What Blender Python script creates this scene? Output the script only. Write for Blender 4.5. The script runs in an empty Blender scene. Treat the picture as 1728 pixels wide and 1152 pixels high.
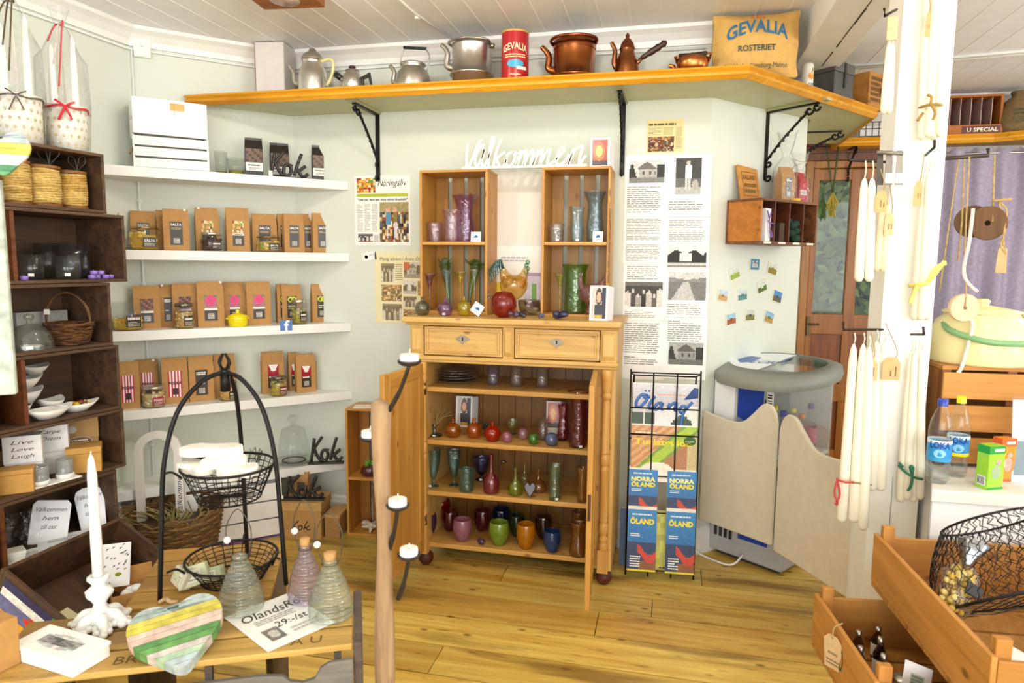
import bpy, math, random
from math import sin, cos, pi, radians, sqrt, atan2, floor as fl
from mathutils import Vector as V, Matrix
rnd = random.Random(7)
SC = bpy.context.scene
COL = SC.collection
# ------------------------------------------------------------ camera numbers
H, F = 1.42, 1150.0
YAW, PIT, ROLL = radians(13), radians(6.5), radians(.5)
FW = V((-sin(YAW)*cos(PIT), cos(YAW)*cos(PIT), -sin(PIT)))
R0 = V((cos(YAW), sin(YAW), 0)); U0 = R0.cross(FW)
RT = R0*cos(ROLL)+U0*sin(ROLL); UP = U0*cos(ROLL)-R0*sin(ROLL)
EYE = V((0, 0, H))
def ray(px, py): return FW+RT*((px-864)/F)-UP*((py-576)/F)
def atz(px, py, z):
    r = ray(px, py); t = (z-H)/r.z
    return V((r.x*t, r.y*t, z))
def aty(px, py, y):
    r = ray(px, py); t = y/r.y
    return EYE+r*t
def pm(p): return (V(p)-EYE).dot(FW)/F          # metres per photo pixel at p
class Fr:                                        # a wall's frame: x along it, y into it, z up
    def __init__(s, o, ang):
        s.o = V((o[0], o[1], 0)); s.a = ang
        s.u = V((cos(ang), sin(ang), 0)); s.n = V((sin(ang), -cos(ang), 0))
    def at(s, px, py, off=0, z=None):
        r = ray(px, py); q = s.o+s.n*off
        p = EYE+r*((q-EYE).dot(s.n)/r.dot(s.n))
        if z is not None: p.z = z
        return p
    def w(s, x, off=0, z=0): return s.o+s.u*x+s.n*off+V((0, 0, z))
# ------------------------------------------------------------ colours and materials
_h = {}
def C(h):
    if isinstance(h, tuple): return h
    if h not in _h:
        t = []
        for i in (0, 2, 4):
            c = int(h[i:i+2], 16)/255
            t.append(c/12.92 if c <= .04045 else ((c+.055)/1.055)**2.4)
        _h[h] = tuple(t)+(1.0,)
    return _h[h]
def mix(a, b, t): return tuple(x+(y-x)*t for x, y in zip(C(a), C(b)))
MATS = {}
def nt(name):
    m = bpy.data.materials.new(name); m.use_nodes = True
    t = m.node_tree; t.nodes.clear(); MATS[name] = m
    def N(k, **kw):
        n = t.nodes.new(k)
        for a, b in kw.items():
            if a.startswith('i_'): n.inputs[a[2:].replace('_', ' ')].default_value = b
            else: setattr(n, a, b)
        return n
    return m, N, lambda a, b: t.links.new(a, b)
def coords(N, L, sc):
    tc = N('ShaderNodeTexCoord'); mp = N('ShaderNodeMapping'); mp.inputs['Scale'].default_value = sc
    L(tc.outputs['Object'], mp.inputs['Vector']); return mp.outputs['Vector']
def ramp(N, a, b, p0=0., p1=1.):
    r = N('ShaderNodeValToRGB'); e = r.color_ramp.elements
    if p0 > p1: a, b, p0, p1 = b, a, p1, p0
    e[0].position = p0; e[0].color = C(a); e[1].position = p1; e[1].color = C(b); return r
def mul(N, L, a, b, f=1.0):
    m = N('ShaderNodeMix', data_type='RGBA', blend_type='MULTIPLY'); m.inputs[0].default_value = f
    L(a, m.inputs[6]); L(b, m.inputs[7]); return m.outputs[2]
def attr(N): return N('ShaderNodeVertexColor', layer_name='Col').outputs['Color']
def paint(name, rough=.6, metal=0., var=.1, sc=25., bump=0., bsc=120., spec=.5, coat=0.):
    m, N, L = nt(name)
    nz = N('ShaderNodeTexNoise', i_Scale=1.0, i_Detail=4.0); L(coords(N, L, (sc,)*3), nz.inputs['Vector'])
    v = 1-var
    r = ramp(N, (v, v, v, 1), (1+var*.3,)*3+(1,), .3, .7); L(nz.outputs['Fac'], r.inputs['Fac'])
    b = N('ShaderNodeBsdfPrincipled', i_Roughness=rough, i_Metallic=metal)
    b.inputs['Specular IOR Level'].default_value = spec; b.inputs['Coat Weight'].default_value = coat
    L(mul(N, L, attr(N), r.outputs['Color']), b.inputs['Base Color'])
    if bump:
        n2 = N('ShaderNodeTexNoise', i_Scale=1.0, i_Detail=3.0); L(coords(N, L, (bsc,)*3), n2.inputs['Vector'])
        bp = N('ShaderNodeBump', i_Strength=bump, i_Distance=.004); L(n2.outputs['Fac'], bp.inputs['Height']); L(bp.outputs[0], b.inputs['Normal'])
    o = N('ShaderNodeOutputMaterial'); L(b.outputs[0], o.inputs[0]); return m
def wood(name, c1, c2, axis=0, rough=.5, sc=1., knots=None, bump=.15, stain=None):
    m, N, L = nt(name)
    s = [26*sc]*3; s[axis] = 1.6*sc
    nz = N('ShaderNodeTexNoise', i_Scale=1.0, i_Detail=6.0, i_Roughness=.62, i_Distortion=.6); L(coords(N, L, s), nz.inputs['Vector'])
    r = ramp(N, c1, c2, .33, .66); L(nz.outputs['Fac'], r.inputs['Fac'])
    col = mul(N, L, r.outputs['Color'], attr(N))
    def patch(scale, lo, hi, colr, f, kind='ShaderNodeTexNoise'):
        nonlocal col
        n = N(kind, i_Scale=1.0)
        if kind.endswith('Noise'): n.inputs['Detail'].default_value = 5.0
        L(coords(N, L, scale), n.inputs['Vector'])
        q = ramp(N, (0, 0, 0, 1), (1, 1, 1, 1), lo, hi); L(n.outputs[0], q.inputs['Fac'])
        x = N('ShaderNodeMix', data_type='RGBA', blend_type='MIX'); 
        mm = N('ShaderNodeMath', operation='MULTIPLY'); mm.inputs[1].default_value = f
        L(q.outputs['Color'], mm.inputs[0]); L(mm.outputs[0], x.inputs[0]); L(col, x.inputs[6]); x.inputs[7].default_value = C(colr); col = x.outputs[2]
    if knots:
        k = [14*sc]*3; k[axis] = 7*sc
        patch(k, .16, .06, knots, .8, 'ShaderNodeTexVoronoi')
    if stain:
        k = [7*sc]*3; k[axis] = 1.1*sc
        patch(k, .55, .66, stain, .7)
        k = [34*sc]*3; k[axis] = 8*sc
        patch(k, .6, .72, stain, .55)
    b = N('ShaderNodeBsdfPrincipled', i_Roughness=rough); L(col, b.inputs['Base Color'])
    if bump:
        bp = N('ShaderNodeBump', i_Strength=bump, i_Distance=.002); L(nz.outputs['Fac'], bp.inputs['Height']); L(bp.outputs[0], b.inputs['Normal'])
    o = N('ShaderNodeOutputMaterial'); L(b.outputs[0], o.inputs[0]); return m
def glassy(name, body=.05, gl=.35, rough=.03, base=.06, ripple=0.):
    """thin coloured glass: tinted see-through + fresnel gloss + a little milky body; colour from Col"""
    m, N, L = nt(name); a = attr(N)
    tr = N('ShaderNodeBsdfTransparent'); gs = N('ShaderNodeBsdfGlossy', i_Roughness=rough); df = N('ShaderNodeBsdfDiffuse')
    tl = N('ShaderNodeBsdfTranslucent')
    fr = N('ShaderNodeLayerWeight', i_Blend=.5)
    pw = N('ShaderNodeMath', operation='POWER'); pw.inputs[1].default_value = 3.2; L(fr.outputs['Facing'], pw.inputs[0])
    gm = N('ShaderNodeGamma', i_Gamma=.13)
    nz = N('ShaderNodeTexNoise', i_Scale=1.0, i_Detail=3.0); L(coords(N, L, (40,)*3), nz.inputs['Vector'])
    r = ramp(N, (.82, .82, .82, 1), (1, 1, 1, 1), .35, .65); L(nz.outputs['Fac'], r.inputs['Fac'])
    c = mul(N, L, a, r.outputs['Color'])
    L(c, gm.inputs[0]); L(gm.outputs[0], tr.inputs[0]); L(c, df.inputs[0]); L(c, tl.inputs[0])
    if ripple:
        bp = N('ShaderNodeBump', i_Strength=ripple, i_Distance=.01); L(nz.outputs['Fac'], bp.inputs['Height'])
        L(bp.outputs[0], gs.inputs['Normal'])
    dm = N('ShaderNodeMixShader'); dm.inputs[0].default_value = .5; L(df.outputs[0], dm.inputs[1]); L(tl.outputs[0], dm.inputs[2])
    x = N('ShaderNodeMixShader'); x.inputs[0].default_value = body; L(tr.outputs[0], x.inputs[1]); L(dm.outputs[0], x.inputs[2])
    mm = N('ShaderNodeMath', operation='MULTIPLY'); mm.operation = 'MULTIPLY_ADD'; mm.inputs[1].default_value = gl*.75; mm.inputs[2].default_value = base; L(pw.outputs[0], mm.inputs[0]); mm.use_clamp = True
    y = N('ShaderNodeMixShader'); L(mm.outputs[0], y.inputs[0]); L(x.outputs[0], y.inputs[1]); L(gs.outputs[0], y.inputs[2])
    o = N('ShaderNodeOutputMaterial'); L(y.outputs[0], o.inputs[0]); return m
paint('paper', .75, var=.04); paint('plaster', .9, var=.035, sc=3, bump=.06, bsc=60)
paint('gloss', .28, var=.03, spec=.5); paint('satin', .45, var=.06); paint('iron', .42, .6, var=.25, bump=.1, bsc=90)
paint('alu', .3, .95, var=.18, sc=14, bump=.03); paint('copper', .27, 1., var=.4, sc=16, bump=.04)
paint('fabric', .95, var=.2, sc=60, bump=.3, bsc=400); paint('wax', .4, var=.03, sc=8, spec=.4); paint('leaf', .6, var=.4, sc=9)
paint('kraft', .8, var=.12, sc=45, bump=.05, bsc=200); paint('twine', .95, var=.35, sc=90, bump=.5, bsc=300)
paint('whitewood', .42, var=.05, sc=9, bump=.05, bsc=30)
wood('pine', 'bd8f48', 'd8b068', 2, .42, knots='7a4a18'); wood('pinex', 'bd8f48', 'd8b068', 0, .42, knots='7a4a18')
wood('darkx', '38271a', '61462e', 0, .6, knots='20140c')
wood('floorwood', 'c89c42', 'e7c96e', 0, .32, knots='5e3c14', stain='6e4c1c', bump=.08)
wood('greywood', '6a6560', '8f8a80', 0, .8, stain='4d4a46'); wood('cratewood', 'b07a35', 'd09a52', 0, .6, knots='5c3712')
wood('cratez', 'b07a35', 'd09a52', 2, .6, knots='5c3712'); wood('driftwood', '7e6146', 'ba9872', 2, .8, knots='3f2814', sc=1.3, bump=.7, stain='6a4c34')
wood('doorwood', '84501c', 'b27a35', 2, .4); wood('oldtop', 'a8823c', 'cfa85c', 0, .6, stain='7b5a3a', knots='5a3714')
wood('ochre', 'c98a16', 'dfa02a', 0, .38, stain='a56a10', bump=.05); wood('redwood', '5c341c', '86542e', 0, .55, knots='3a1a0c')
glassy('glass', .03, .7, base=.035); glassy('wavy', .1, .9, base=.1, ripple=.9); glassy('opal', .6, .5, .1); glassy('film', .02, .9, .08, .05, ripple=.9); glassy('tintglass', .22, .8, base=.08, ripple=.3)
paint('worn', .75, var=.42, sc=38, bump=.1); paint('shelfboard', .42, var=.03, sc=6)
# ------------------------------------------------------------ mesh builder
_txt = {}
def textgeo(s, shear=0., bold=0.):
    k = (s, shear, bold)
    if k not in _txt:
        cu = bpy.data.curves.new('t', 'FONT'); cu.body = s; cu.shear = shear; cu.offset = bold; cu.resolution_u = 2
        o = bpy.data.objects.new('t', cu); me = o.to_mesh()
        vs = [tuple(v.co) for v in me.vertices]; fs = [tuple(p.vertices) for p in me.polygons]
        o.to_mesh_clear(); bpy.data.objects.remove(o); bpy.data.curves.remove(cu); _txt[k] = (vs, fs)
    return _txt[k]
def cr(P, n=6, closed=False):
    """smooth curve through points"""
    P = [V(p) for p in P]; out = []; k = len(P)
    for i in range(k if closed else k-1):
        g = (lambda j: P[j % k]) if closed else (lambda j: P[min(max(j, 0), k-1)])
        a, b, c, d = g(i-1), g(i), g(i+1), g(i+2)
        for t in range(n):
            t /= n
            out.append(.5*((2*b)+(c-a)*t+(2*a-5*b+4*c-d)*t*t+(3*b-a-3*c+d)*t**3))
    if not closed: out.append(P[-1])
    return out
class MB:
    def __init__(s, mat='paper', col='ffffff', smooth=False):
        s.v = []; s.f = []; s.fm = []; s.fc = []; s.fs = []; s.ms = []; s.X = None; s.mat = mat; s.col = col; s.sm = smooth
    def set(s, mat=None, col=None, smooth=None):
        if mat: s.mat = mat
        if col: s.col = col
        if smooth is not None: s.sm = smooth
        return s
    def a(s, vs, fs, col=None, mat=None, sm=None):
        n = len(s.v); X = s.X
        s.v += [X @ V(p) for p in vs] if X else [V(p) for p in vs]
        mt = mat or s.mat
        if mt not in s.ms: s.ms.append(mt)
        mi = s.ms.index(mt); c = C(col or s.col); b = s.sm if sm is None else sm
        for f in fs:
            s.f.append([i+n for i in f]); s.fm.append(mi); s.fc.append(c); s.fs.append(b)
        return s
    def box(s, x0, x1, y0, y1, z0, z1, **k):
        return s.a([(x0, y0, z0), (x1, y0, z0), (x1, y1, z0), (x0, y1, z0), (x0, y0, z1), (x1, y0, z1), (x1, y1, z1), (x0, y1, z1)],
                   [(3, 2, 1, 0), (4, 5, 6, 7), (0, 1, 5, 4), (1, 2, 6, 5), (2, 3, 7, 6), (3, 0, 4, 7)], sm=False, **k)
    def ext(s, P, y0, y1, **k):
        """outline of (x,z) points, thick in y"""
        n = len(P)
        A = sum(P[i][0]*P[(i+1) % n][1]-P[(i+1) % n][0]*P[i][1] for i in range(n))
        if A < 0: P = P[::-1]
        vs = [(x, y0, z) for x, z in P]+[(x, y1, z) for x, z in P]
        return s.a(vs, [list(range(n)), list(range(2*n-1, n-1, -1))]+[(i, n+i, n+(i+1) % n, (i+1) % n) for i in range(n)], sm=False, **k)
    def flat(s, P, z0, z1, **k):
        """outline of (x,y) points, thick in z"""
        n = len(P)
        A = sum(P[i][0]*P[(i+1) % n][1]-P[(i+1) % n][0]*P[i][1] for i in range(n))
        if A < 0: P = P[::-1]
        vs = [(x, y, z0) for x, y in P]+[(x, y, z1) for x, y in P]
        return s.a(vs, [list(range(n-1, -1, -1)), list(range(n, 2*n))]+[(i, (i+1) % n, n+(i+1) % n, n+i) for i in range(n)], sm=False, **k)
    def lathe(s, prof, seg=20, c=(0, 0, 0), wob=None, sx=1., sy=1., **k):
        vs = []; fs = []
        for r, z in prof:
            for j in range(seg):
                a = 2*pi*j/seg; q = max(r, 1e-4)
                if wob: q *= wob(a, z)
                vs.append((c[0]+q*cos(a)*sx, c[1]+q*sin(a)*sy, c[2]+z))
        for i in range(len(prof)-1):
            for j in range(seg):
                j2 = (j+1) % seg
                fs.append((i*seg+j, i*seg+j2, (i+1)*seg+j2, (i+1)*seg+j))
        k.setdefault('sm', True)
        return s.a(vs, fs, **k)
    def ball(s, c, rx, ry=None, rz=None, seg=12, **k):
        ry = ry or rx; rz = rz or rx; n = max(5, seg//2)
        return s.lathe([(rx*sin(pi*i/n), -rz*cos(pi*i/n)) for i in range(n+1)], seg, c, sy=ry/rx, **k)
    def tube(s, P, r, seg=6, closed=False, **k):
        P = [V(p) for p in P]; n = len(P); rr = r if isinstance(r, (list, tuple)) else [r]*n
        T = []
        for i in range(n):
            d = (P[(i+1) % n]-P[i-1]) if closed else (P[min(i+1, n-1)]-P[max(i-1, 0)])
            T.append(d.normalized() if d.length > 1e-9 else V((0, 0, 1)))
        t = T[0]; e = V((0, 0, 1)) if abs(t.z) < .9 else V((1, 0, 0))
        nn = (e-t*e.dot(t)).normalized(); vs = []; fs = []
        for i in range(n):
            nn = nn-T[i]*nn.dot(T[i])
            nn = nn.normalized() if nn.length > 1e-6 else T[i].orthogonal().normalized()
            b = T[i].cross(nn)
            for j in range(seg):
                a = 2*pi*j/seg; vs.append(P[i]+(nn*cos(a)+b*sin(a))*rr[i])
        for i in range(n if closed else n-1):
            for j in range(seg):
                j2 = (j+1) % seg; i2 = (i+1) % n
                fs.append((i*seg+j, i*seg+j2, i2*seg+j2, i2*seg+j))
        if not closed: fs += [list(range(seg))[::-1], [(n-1)*seg+j for j in range(seg)]]
        k.setdefault('sm', seg > 4)
        return s.a(vs, fs, **k)
    def rect(s, x0, x1, z0, z1, y=0., **k):
        return s.a([(x0, y, z0), (x1, y, z0), (x1, y, z1), (x0, y, z1)], [(0, 1, 2, 3)], sm=False, **k)
    def text(s, t, x, z, h, y=0., w=None, al='c', shear=0., bold=0., arch=0., **k):
        vs, fs = textgeo(t, shear, bold)
        if not vs: return s
        x0 = min(v[0] for v in vs); x1 = max(v[0] for v in vs); kz = h/.72
        W = (x1-x0)*kz; kx = kz
        if w: kx = kz*w/W; W = w
        ox = x-(W/2 if al == 'c' else W if al == 'r' else 0)
        out = []
        for v in vs:
            X = ox+(v[0]-x0)*kx; q = (X-ox)/W*2-1
            out.append((X, y, z+v[1]*kz+arch*(1-q*q)))
        return s.a(out, fs, sm=False, **k)
    def lines(s, x0, x1, z0, z1, y, n, col='777777', fill=.5, words=True):
        """rows of small print"""
        dz = (z1-z0)/n; w = x1-x0
        for i in range(n):
            z = z1-(i+.8)*dz; e = x0+w*(rnd.uniform(.9, 1) if rnd.random() > .15 else rnd.uniform(.3, .8)); x = x0
            while x < e-w*.02:
                l = min(rnd.uniform(.08, .25)*w, e-x) if words else e-x
                s.rect(x, x+l, z, z+dz*fill, y, col=col); x += l+w*.025
        return s
    def pic(s, x0, x1, z0, z1, y, fn, nx=18, nz=14, seed=1, jit=.12):
        r = random.Random(seed); nx = int(nx*1.8); nz = int(nz*1.8)
        for i in range(nx):
            for j in range(nz):
                c = C(fn((i+.5)/nx, (j+.5)/nz)); g = 1+r.uniform(-jit, jit)*1.6
                s.rect(x0+(x1-x0)*i/nx, x0+(x1-x0)*(i+1)/nx, z0+(z1-z0)*j/nz, z0+(z1-z0)*(j+1)/nz, y, col=(c[0]*g, c[1]*g, c[2]*g, 1))
        return s
    def obj(s, name, parent=None, loc=None, rz=0., bev=0., rot=None, seg=2, sub=0):
        me = bpy.data.meshes.new(name); me.from_pydata([tuple(v) for v in s.v], [], s.f)
        for m in s.ms: me.materials.append(MATS[m])
        me.polygons.foreach_set('material_index', s.fm); me.polygons.foreach_set('use_smooth', s.fs)
        at = me.color_attributes.new('Col', 'FLOAT_COLOR', 'CORNER'); d = []
        for f, c in zip(s.f, s.fc): d += list(c[:4])*len(f)
        at.data.foreach_set('color', d); me.update()
        o = bpy.data.objects.new(name, me); COL.objects.link(o)
        if parent: o.parent = parent
        if loc is not None: o.location = loc
        if rot: o.rotation_euler = rot
        elif rz: o.rotation_euler.z = rz
        if bev:
            b = o.modifiers.new('b', 'BEVEL'); b.width = bev; b.segments = seg; b.limit_method = 'ANGLE'; b.angle_limit = radians(40)
        if sub:
            q = o.modifiers.new('s', 'SUBSURF'); q.levels = q.render_levels = sub
        return o
    def th(s, name, label, cat, loc=None, rz=0., group=None, kind=None, **k):
        return tag(s.obj(name, None, loc, rz, **k), label, cat, group, kind)
def tag(o, label, cat, group=None, kind=None):
    o['label'] = label; o['category'] = cat
    if group: o['group'] = group
    if kind: o['kind'] = kind
    return o
def T(name, label, cat, loc=(0, 0, 0), rz=0., group=None, rot=None):
    o = bpy.data.objects.new(name, None); o.empty_display_size = .05; COL.objects.link(o)
    o.location = loc; o.rotation_euler = rot or (0, 0, rz)
    return tag(o, label, cat, group)
def struct(mb, name, label=None, **k):
    o = mb.obj(name, **k); o['kind'] = 'structure'
    o['label'] = label or name.replace('_', ' '); o['category'] = name.split('_')[0]; return o
def dup(r, loc, rz=None, label=None):
    c = r.copy(); COL.objects.link(c); c.location = loc
    if rz is not None: c.rotation_euler.z = rz
    if label: c['label'] = label
    for ch in r.children:
        d = ch.copy(); COL.objects.link(d); d.parent = c
        for g in ch.children:
            e = g.copy(); COL.objects.link(e); e.parent = d
    return c
# ------------------------------------------------------------ small picture motifs (u right, v up)
def inr(u, v, a, b, c, d): return a < u < b and c < v < d
def p_house(u, v, w='b8b8b4', d='3a3a38', sky='d6d6d4', g='8a8a86'):
    if inr(u, v, .28, .75, .25, .62): return '5a5a58' if (inr((u*6) % 1, v, .3, .7, .34, .52)) else w
    if v < .95-abs(u-.5)*1.1 and v > .6 and .25 < u < .78: return '77736f'
    if v < .25: return g
    if u < .25 and v < .55+.3*sin(u*20) or u > .78 and v < .8: return d
    return sky
def p_man(u, v):
    if inr(u, v, .36, .62, .45, .8): return 'f0f0ec'
    if (u-.49)**2+(v-.86)**2 < .006: return 'c9c4bd'
    if inr(u, v, .38, .47, .1, .45) or inr(u, v, .51, .6, .1, .45): return 'cfcfca'
    if (u-.78)**2+(v-.25)**2 < .02: return 'b5b0a8'
    return 'b9b9b4' if v < .2 else ('6b6b68' if v < .45 else '4a4a48')
def p_road(u, v):
    if v > .62: return 'd2d2d0' if v > .72+.2*abs(u-.5) else '8c8c8a'
    return 'c3c3bf' if abs(u-.5+.1*(1-v)) < .08+.4*(.62-v) else '7d7d7a'
def p_crowd(u, v):
    k = int(u*7); h = .55+.12*sin(k*2.3)
    if ((u*7) % 1-.5)**2*.02*7+(v-h)**2 < .008: return 'd8d3cc'
    if v < h: return ('e0ddd6', '55534f', 'a8a49c', '3a3835', 'c9c6c0', '6a6763', 'dedbd5')[k % 7]
    return '4b4a47' if v < .85 else '6f6e6a'
def p_trees(u, v):
    if v < .22: return 'cfcfca' if abs(v-.12) < .06 else '8c8c88'
    if inr(u, v, .3, .62, .25, .6): return 'e3e3df'
    return '2d2d2b' if v < .5+.22*abs(sin(u*7)) else 'e4e4e2'
def p_shop(u, v, tint=None):
    k = int(abs(sin(int(u*17)*12.9+int(v*13)*78.2)*4375.8)*9) % 9
    if v > .8: k = 1 if k % 2 else 5+2*(k % 3 == 0)
    return ('8a6a3a', 'c9a662', '3f3020', 'e8dcc0', '6b4a26', 'a03a24', 'd8c090', '54606a', '2d2418')[k]
def p_land(sky, field, bld):
    def f(u, v):
        if inr(u, v, .35, .65, .3, .62): return bld
        return sky if v > .48 else field
    return f
def p_woman(u, v):
    if (u-.5)**2+(v-.68)**2*.7 < .022: return 'e0a988'
    if (u-.5)**2+(v-.7)**2*.6 < .05: return '4a2a1a'
    if v < .45 and abs(u-.5) < .3: return '23202a' if v > .12 else 'caa24a'
    return '1c2036' if u > .7 else 'c9c2b8'
def p_oven(u, v):
    d = (u-.45)**2+(v-.55)**2
    return 'f6c26a' if d < .05 else 'dd6a34' if d < .14 else 'a23a2a' if v > .2 else '3a201a'
def p_food(u, v): return ('c8562c', 'e6b23c', '7d9a3a', 'f0e0c0', '8a3a22', 'd98a2e')[int(abs(sin(int(u*8)*12.9+int(v*8)*78.2)*4375.8)*6) % 6]
# ============================================================ the room
WB = Fr((-1.98, 3.36), 0.); W1 = Fr((-1.98, 3.36), radians(44)); W0 = Fr((-2.52, 2.84), radians(85))
W3 = Fr((.16, 3.36), radians(48)); FAR = Fr((.8, 5.0), 0.)
WALL = 'dbdfd3'; CZ = 2.5
# floor: pine boards laid left to right
b = MB('floorwood'); y = -2.6; k = 0
while y < 6.6:
    w = rnd.uniform(.155, .205); x = -3.6-rnd.random()
    while x < 4.2:
        l = rnd.uniform(1.2, 2.6); g = rnd.uniform(.8, 1.12); h = rnd.uniform(.9, 1.05)
        b.box(x, x+l-.003, y, y+w-.0055, -.03, 0, col=(g, g*h, g*h*h*.95, 1)); x += l
    y += w
b.box(-3.8, 4.4, -2.7, 6.8, -.06, -.031, col='2a1a08')
struct(b, 'floor', 'varnished yellow pine floorboards')
# ceiling of white boards
b = MB('whitewood', 'f6f9fc'); x = -3.4
while x < 4.2:
    b.box(x, x+.127, -2.6, 6.8, CZ, CZ+.02); b.box(x+.127, x+.133, -2.6, 6.8, CZ-.0015, CZ+.02, col='ffffff'); x += .133
struct(b, 'ceiling', 'white boarded ceiling')
def wallbox(fr, x0, x1, th=.1): 
    P = [fr.w(x0, 0), fr.w(x1, 0), fr.w(x1, -th), fr.w(x0, -th)]
    return [(p.x, p.y) for p in P]
struct(MB('plaster', WALL).flat(wallbox(WB, 0, 2.14), 0, CZ), 'wall_back', 'cream plaster back wall')
struct(MB('plaster', WALL).flat(wallbox(W1, -.752, 0), 0, CZ), 'wall_left', 'cream chamfered wall behind the white shelves')
struct(MB('plaster', WALL).flat(wallbox(W0, -5.2, 0), 0, CZ), 'wall_side', 'cream wall behind the crate stack')
struct(MB('plaster', WALL).flat([(.16, 3.36), (.672, 3.928), (.74, 4.95), (.6, 4.95), (.56, 4.0), (.1, 3.46)], 0, CZ), 'wall_right', 'angled cream wall end with the photo magnets')
# far wall: pieces round the door and window openings
b = MB('plaster', 'dcd9d0')
DX0, DX1, DZ = .86, 1.50, 2.12
for a_, c_, z0, z1 in ((.6, DX0, 0, CZ), (DX0, DX1, DZ, CZ), (DX1, 1.72, 0, CZ), (1.72, 2.9, 0, .85), (1.72, 2.9, 2.1, CZ), (2.9, 4.2, 0, CZ)):
    b.box(a_, c_, 5.0, 5.1, z0, z1)
struct(b, 'wall_far', 'wall with the glazed door and the curtained window')
struct(MB('plaster', 'dcd9d0').box(4.1, 4.2, -2.6, 5.0, 0, .9).box(4.1, 4.2, -2.6, 5, 2.2, CZ).box(4.1, 4.2, 4, 5, .9, 2.2).box(4.1, 4.2, 1.6, 2.2, .9, 2.2), 'wall_east', 'window wall far right')
# dark board lining above the door
b = MB('doorwood', 'b09070')
for i in range(3): b.box(.78, 1.62, 4.972, 4.999, 2.12+.045*i, 2.16+.045*i)
struct(b, 'trim_1', 'brown boarding above the door')
# mouldings
def run(fr, x0, x1, prof, m):
    n = len(prof); vs = []
    for x in (x0, x1):
        for o, z in prof: vs.append(fr.w(x, o, z))
    m.a(vs, [(i, (i+1) % n, n+(i+1) % n, n+i) for i in range(n)]+[list(range(n))[::-1], list(range(n, 2*n))], sm=False)
cor = [(0, 2.5), (.075, 2.5), (.07, 2.485), (.045, 2.47), (.02, 2.445), (.014, 2.42), (0, 2.42)]
base = [(0, 0), (.02, 0), (.02, .1), (.014, .112), (.014, .125), (.006, .135), (0, .135)]
for i, (fr, x0, x1) in enumerate(((WB, 0, 2.14), (W1, -.75, 0), (W0, -5, 0), (FAR, -.2, 3.3))):
    m = MB('whitewood', 'f2f1ec'); run(fr, x0, x1, cor, m); struct(m, 'trim_%d' % (i+2), 'white ceiling cornice')
m = MB('whitewood', 'f2f1ec'); run(W3, 0, .76, base, m); struct(m, 'baseboard_right')
m = MB('whitewood', 'f2f1ec'); run(WB, 0, 2.14, base, m); struct(m, 'baseboard_back')
m = MB('whitewood', 'f2f1ec'); run(W1, -.75, 0, base, m); struct(m, 'baseboard_left')
# white cables clipped to walls and ceiling
m = MB('gloss', 'f2f2ee')
m.tube([W0.w(-2.5, .012, 2.405), W0.w(-.02, .012, 2.405), W1.w(-.73, .012, 2.405), W1.w(-.02, .012, 2.405), WB.w(.03, .012, 2.405), WB.w(2.1, .012, 2.405)], .005)
m.tube([W1.w(-.735, .012, 2.4), W1.w(-.735, .012, .05)], .005)
for z in (.5, .9, 1.3, 1.7, 2.1): m.box(*(lambda p: (p.x-.008, p.x+.008, p.y-.008, p.y+.008))(W1.w(-.735, .012, z)), z, z+.014)
tag(m.obj('wall_cable'), 'thin white cable clipped along the cornice and down the corner', 'cable')
m = MB('gloss', 'f2f2ee'); m.tube([(-1.06, 3.3, 2.494), (-1.12, 2.9, 2.494), (-1.25, -1, 2.494)], .006)
for i in range(3): m.box(-1.13-.02*i, -1.115-.02*i, 2.95-.6*i, 2.97-.6*i, 2.484, 2.5)
tag(m.obj('ceiling_cable'), 'white cable running across the ceiling boards to the cornice', 'cable')
m = MB('gloss', 'f2f2ee'); m.tube([(.75, 4.15, 2.494), (3.6, 3.75, 2.494)], .008); m.tube([(.75, 4.2, 2.494), (3.6, 3.8, 2.494)], .008)
tag(m.obj('conduit'), 'pair of white conduits crossing the ceiling right of the beam', 'conduit')
j = MB('gloss', 'eeeee9').box(-.036, .036, -.03, 0, -.05, .05)
t = j.th('junction_box', 'square white junction box under the cornice at the left corner', 'junction box', W1.at(239, 80, 0), W1.a, bev=.004)
MB('gloss', 'e2e2dc').lathe([(0, 0), (.006, 0), (.006, .003), (0, .003)], 10).obj('cover_screw', t, (0, -.031, 0), rot=(pi/2, 0, 0))
# ceiling beam with a cracked edge and the post
m = MB('whitewood', 'efeee9'); m.box(.54, .745, -2.4, 3.8, 2.36, 2.5)
r2 = random.Random(3); yy = -1.
while yy < 3.7:
    l = r2.uniform(.05, .2); m.box(.66, .664+r2.random()*.004, yy, yy+l, 2.3585, 2.362, col='2a2420'); yy += l+r2.uniform(.0, .08)
struct(m, 'ceiling_beam', 'white painted ceiling beam with a dark crack', bev=.008)
m = MB('whitewood', 'f4f2ea'); m.box(.655, .80, 2.36, 2.51, 0, 2.36)
m.box(.72, .722, 2.3585, 2.362, .2, .75, col='8a8478')
struct(m, 'pillar', 'white painted square post', bev=.01)
struct(MB('whitewood', 'f1f0ea').box(.655, .70, 2.512, 2.55, 0, 1.02), 'trim_7', 'white jamb of the swing doors', bev=.003)
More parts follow.
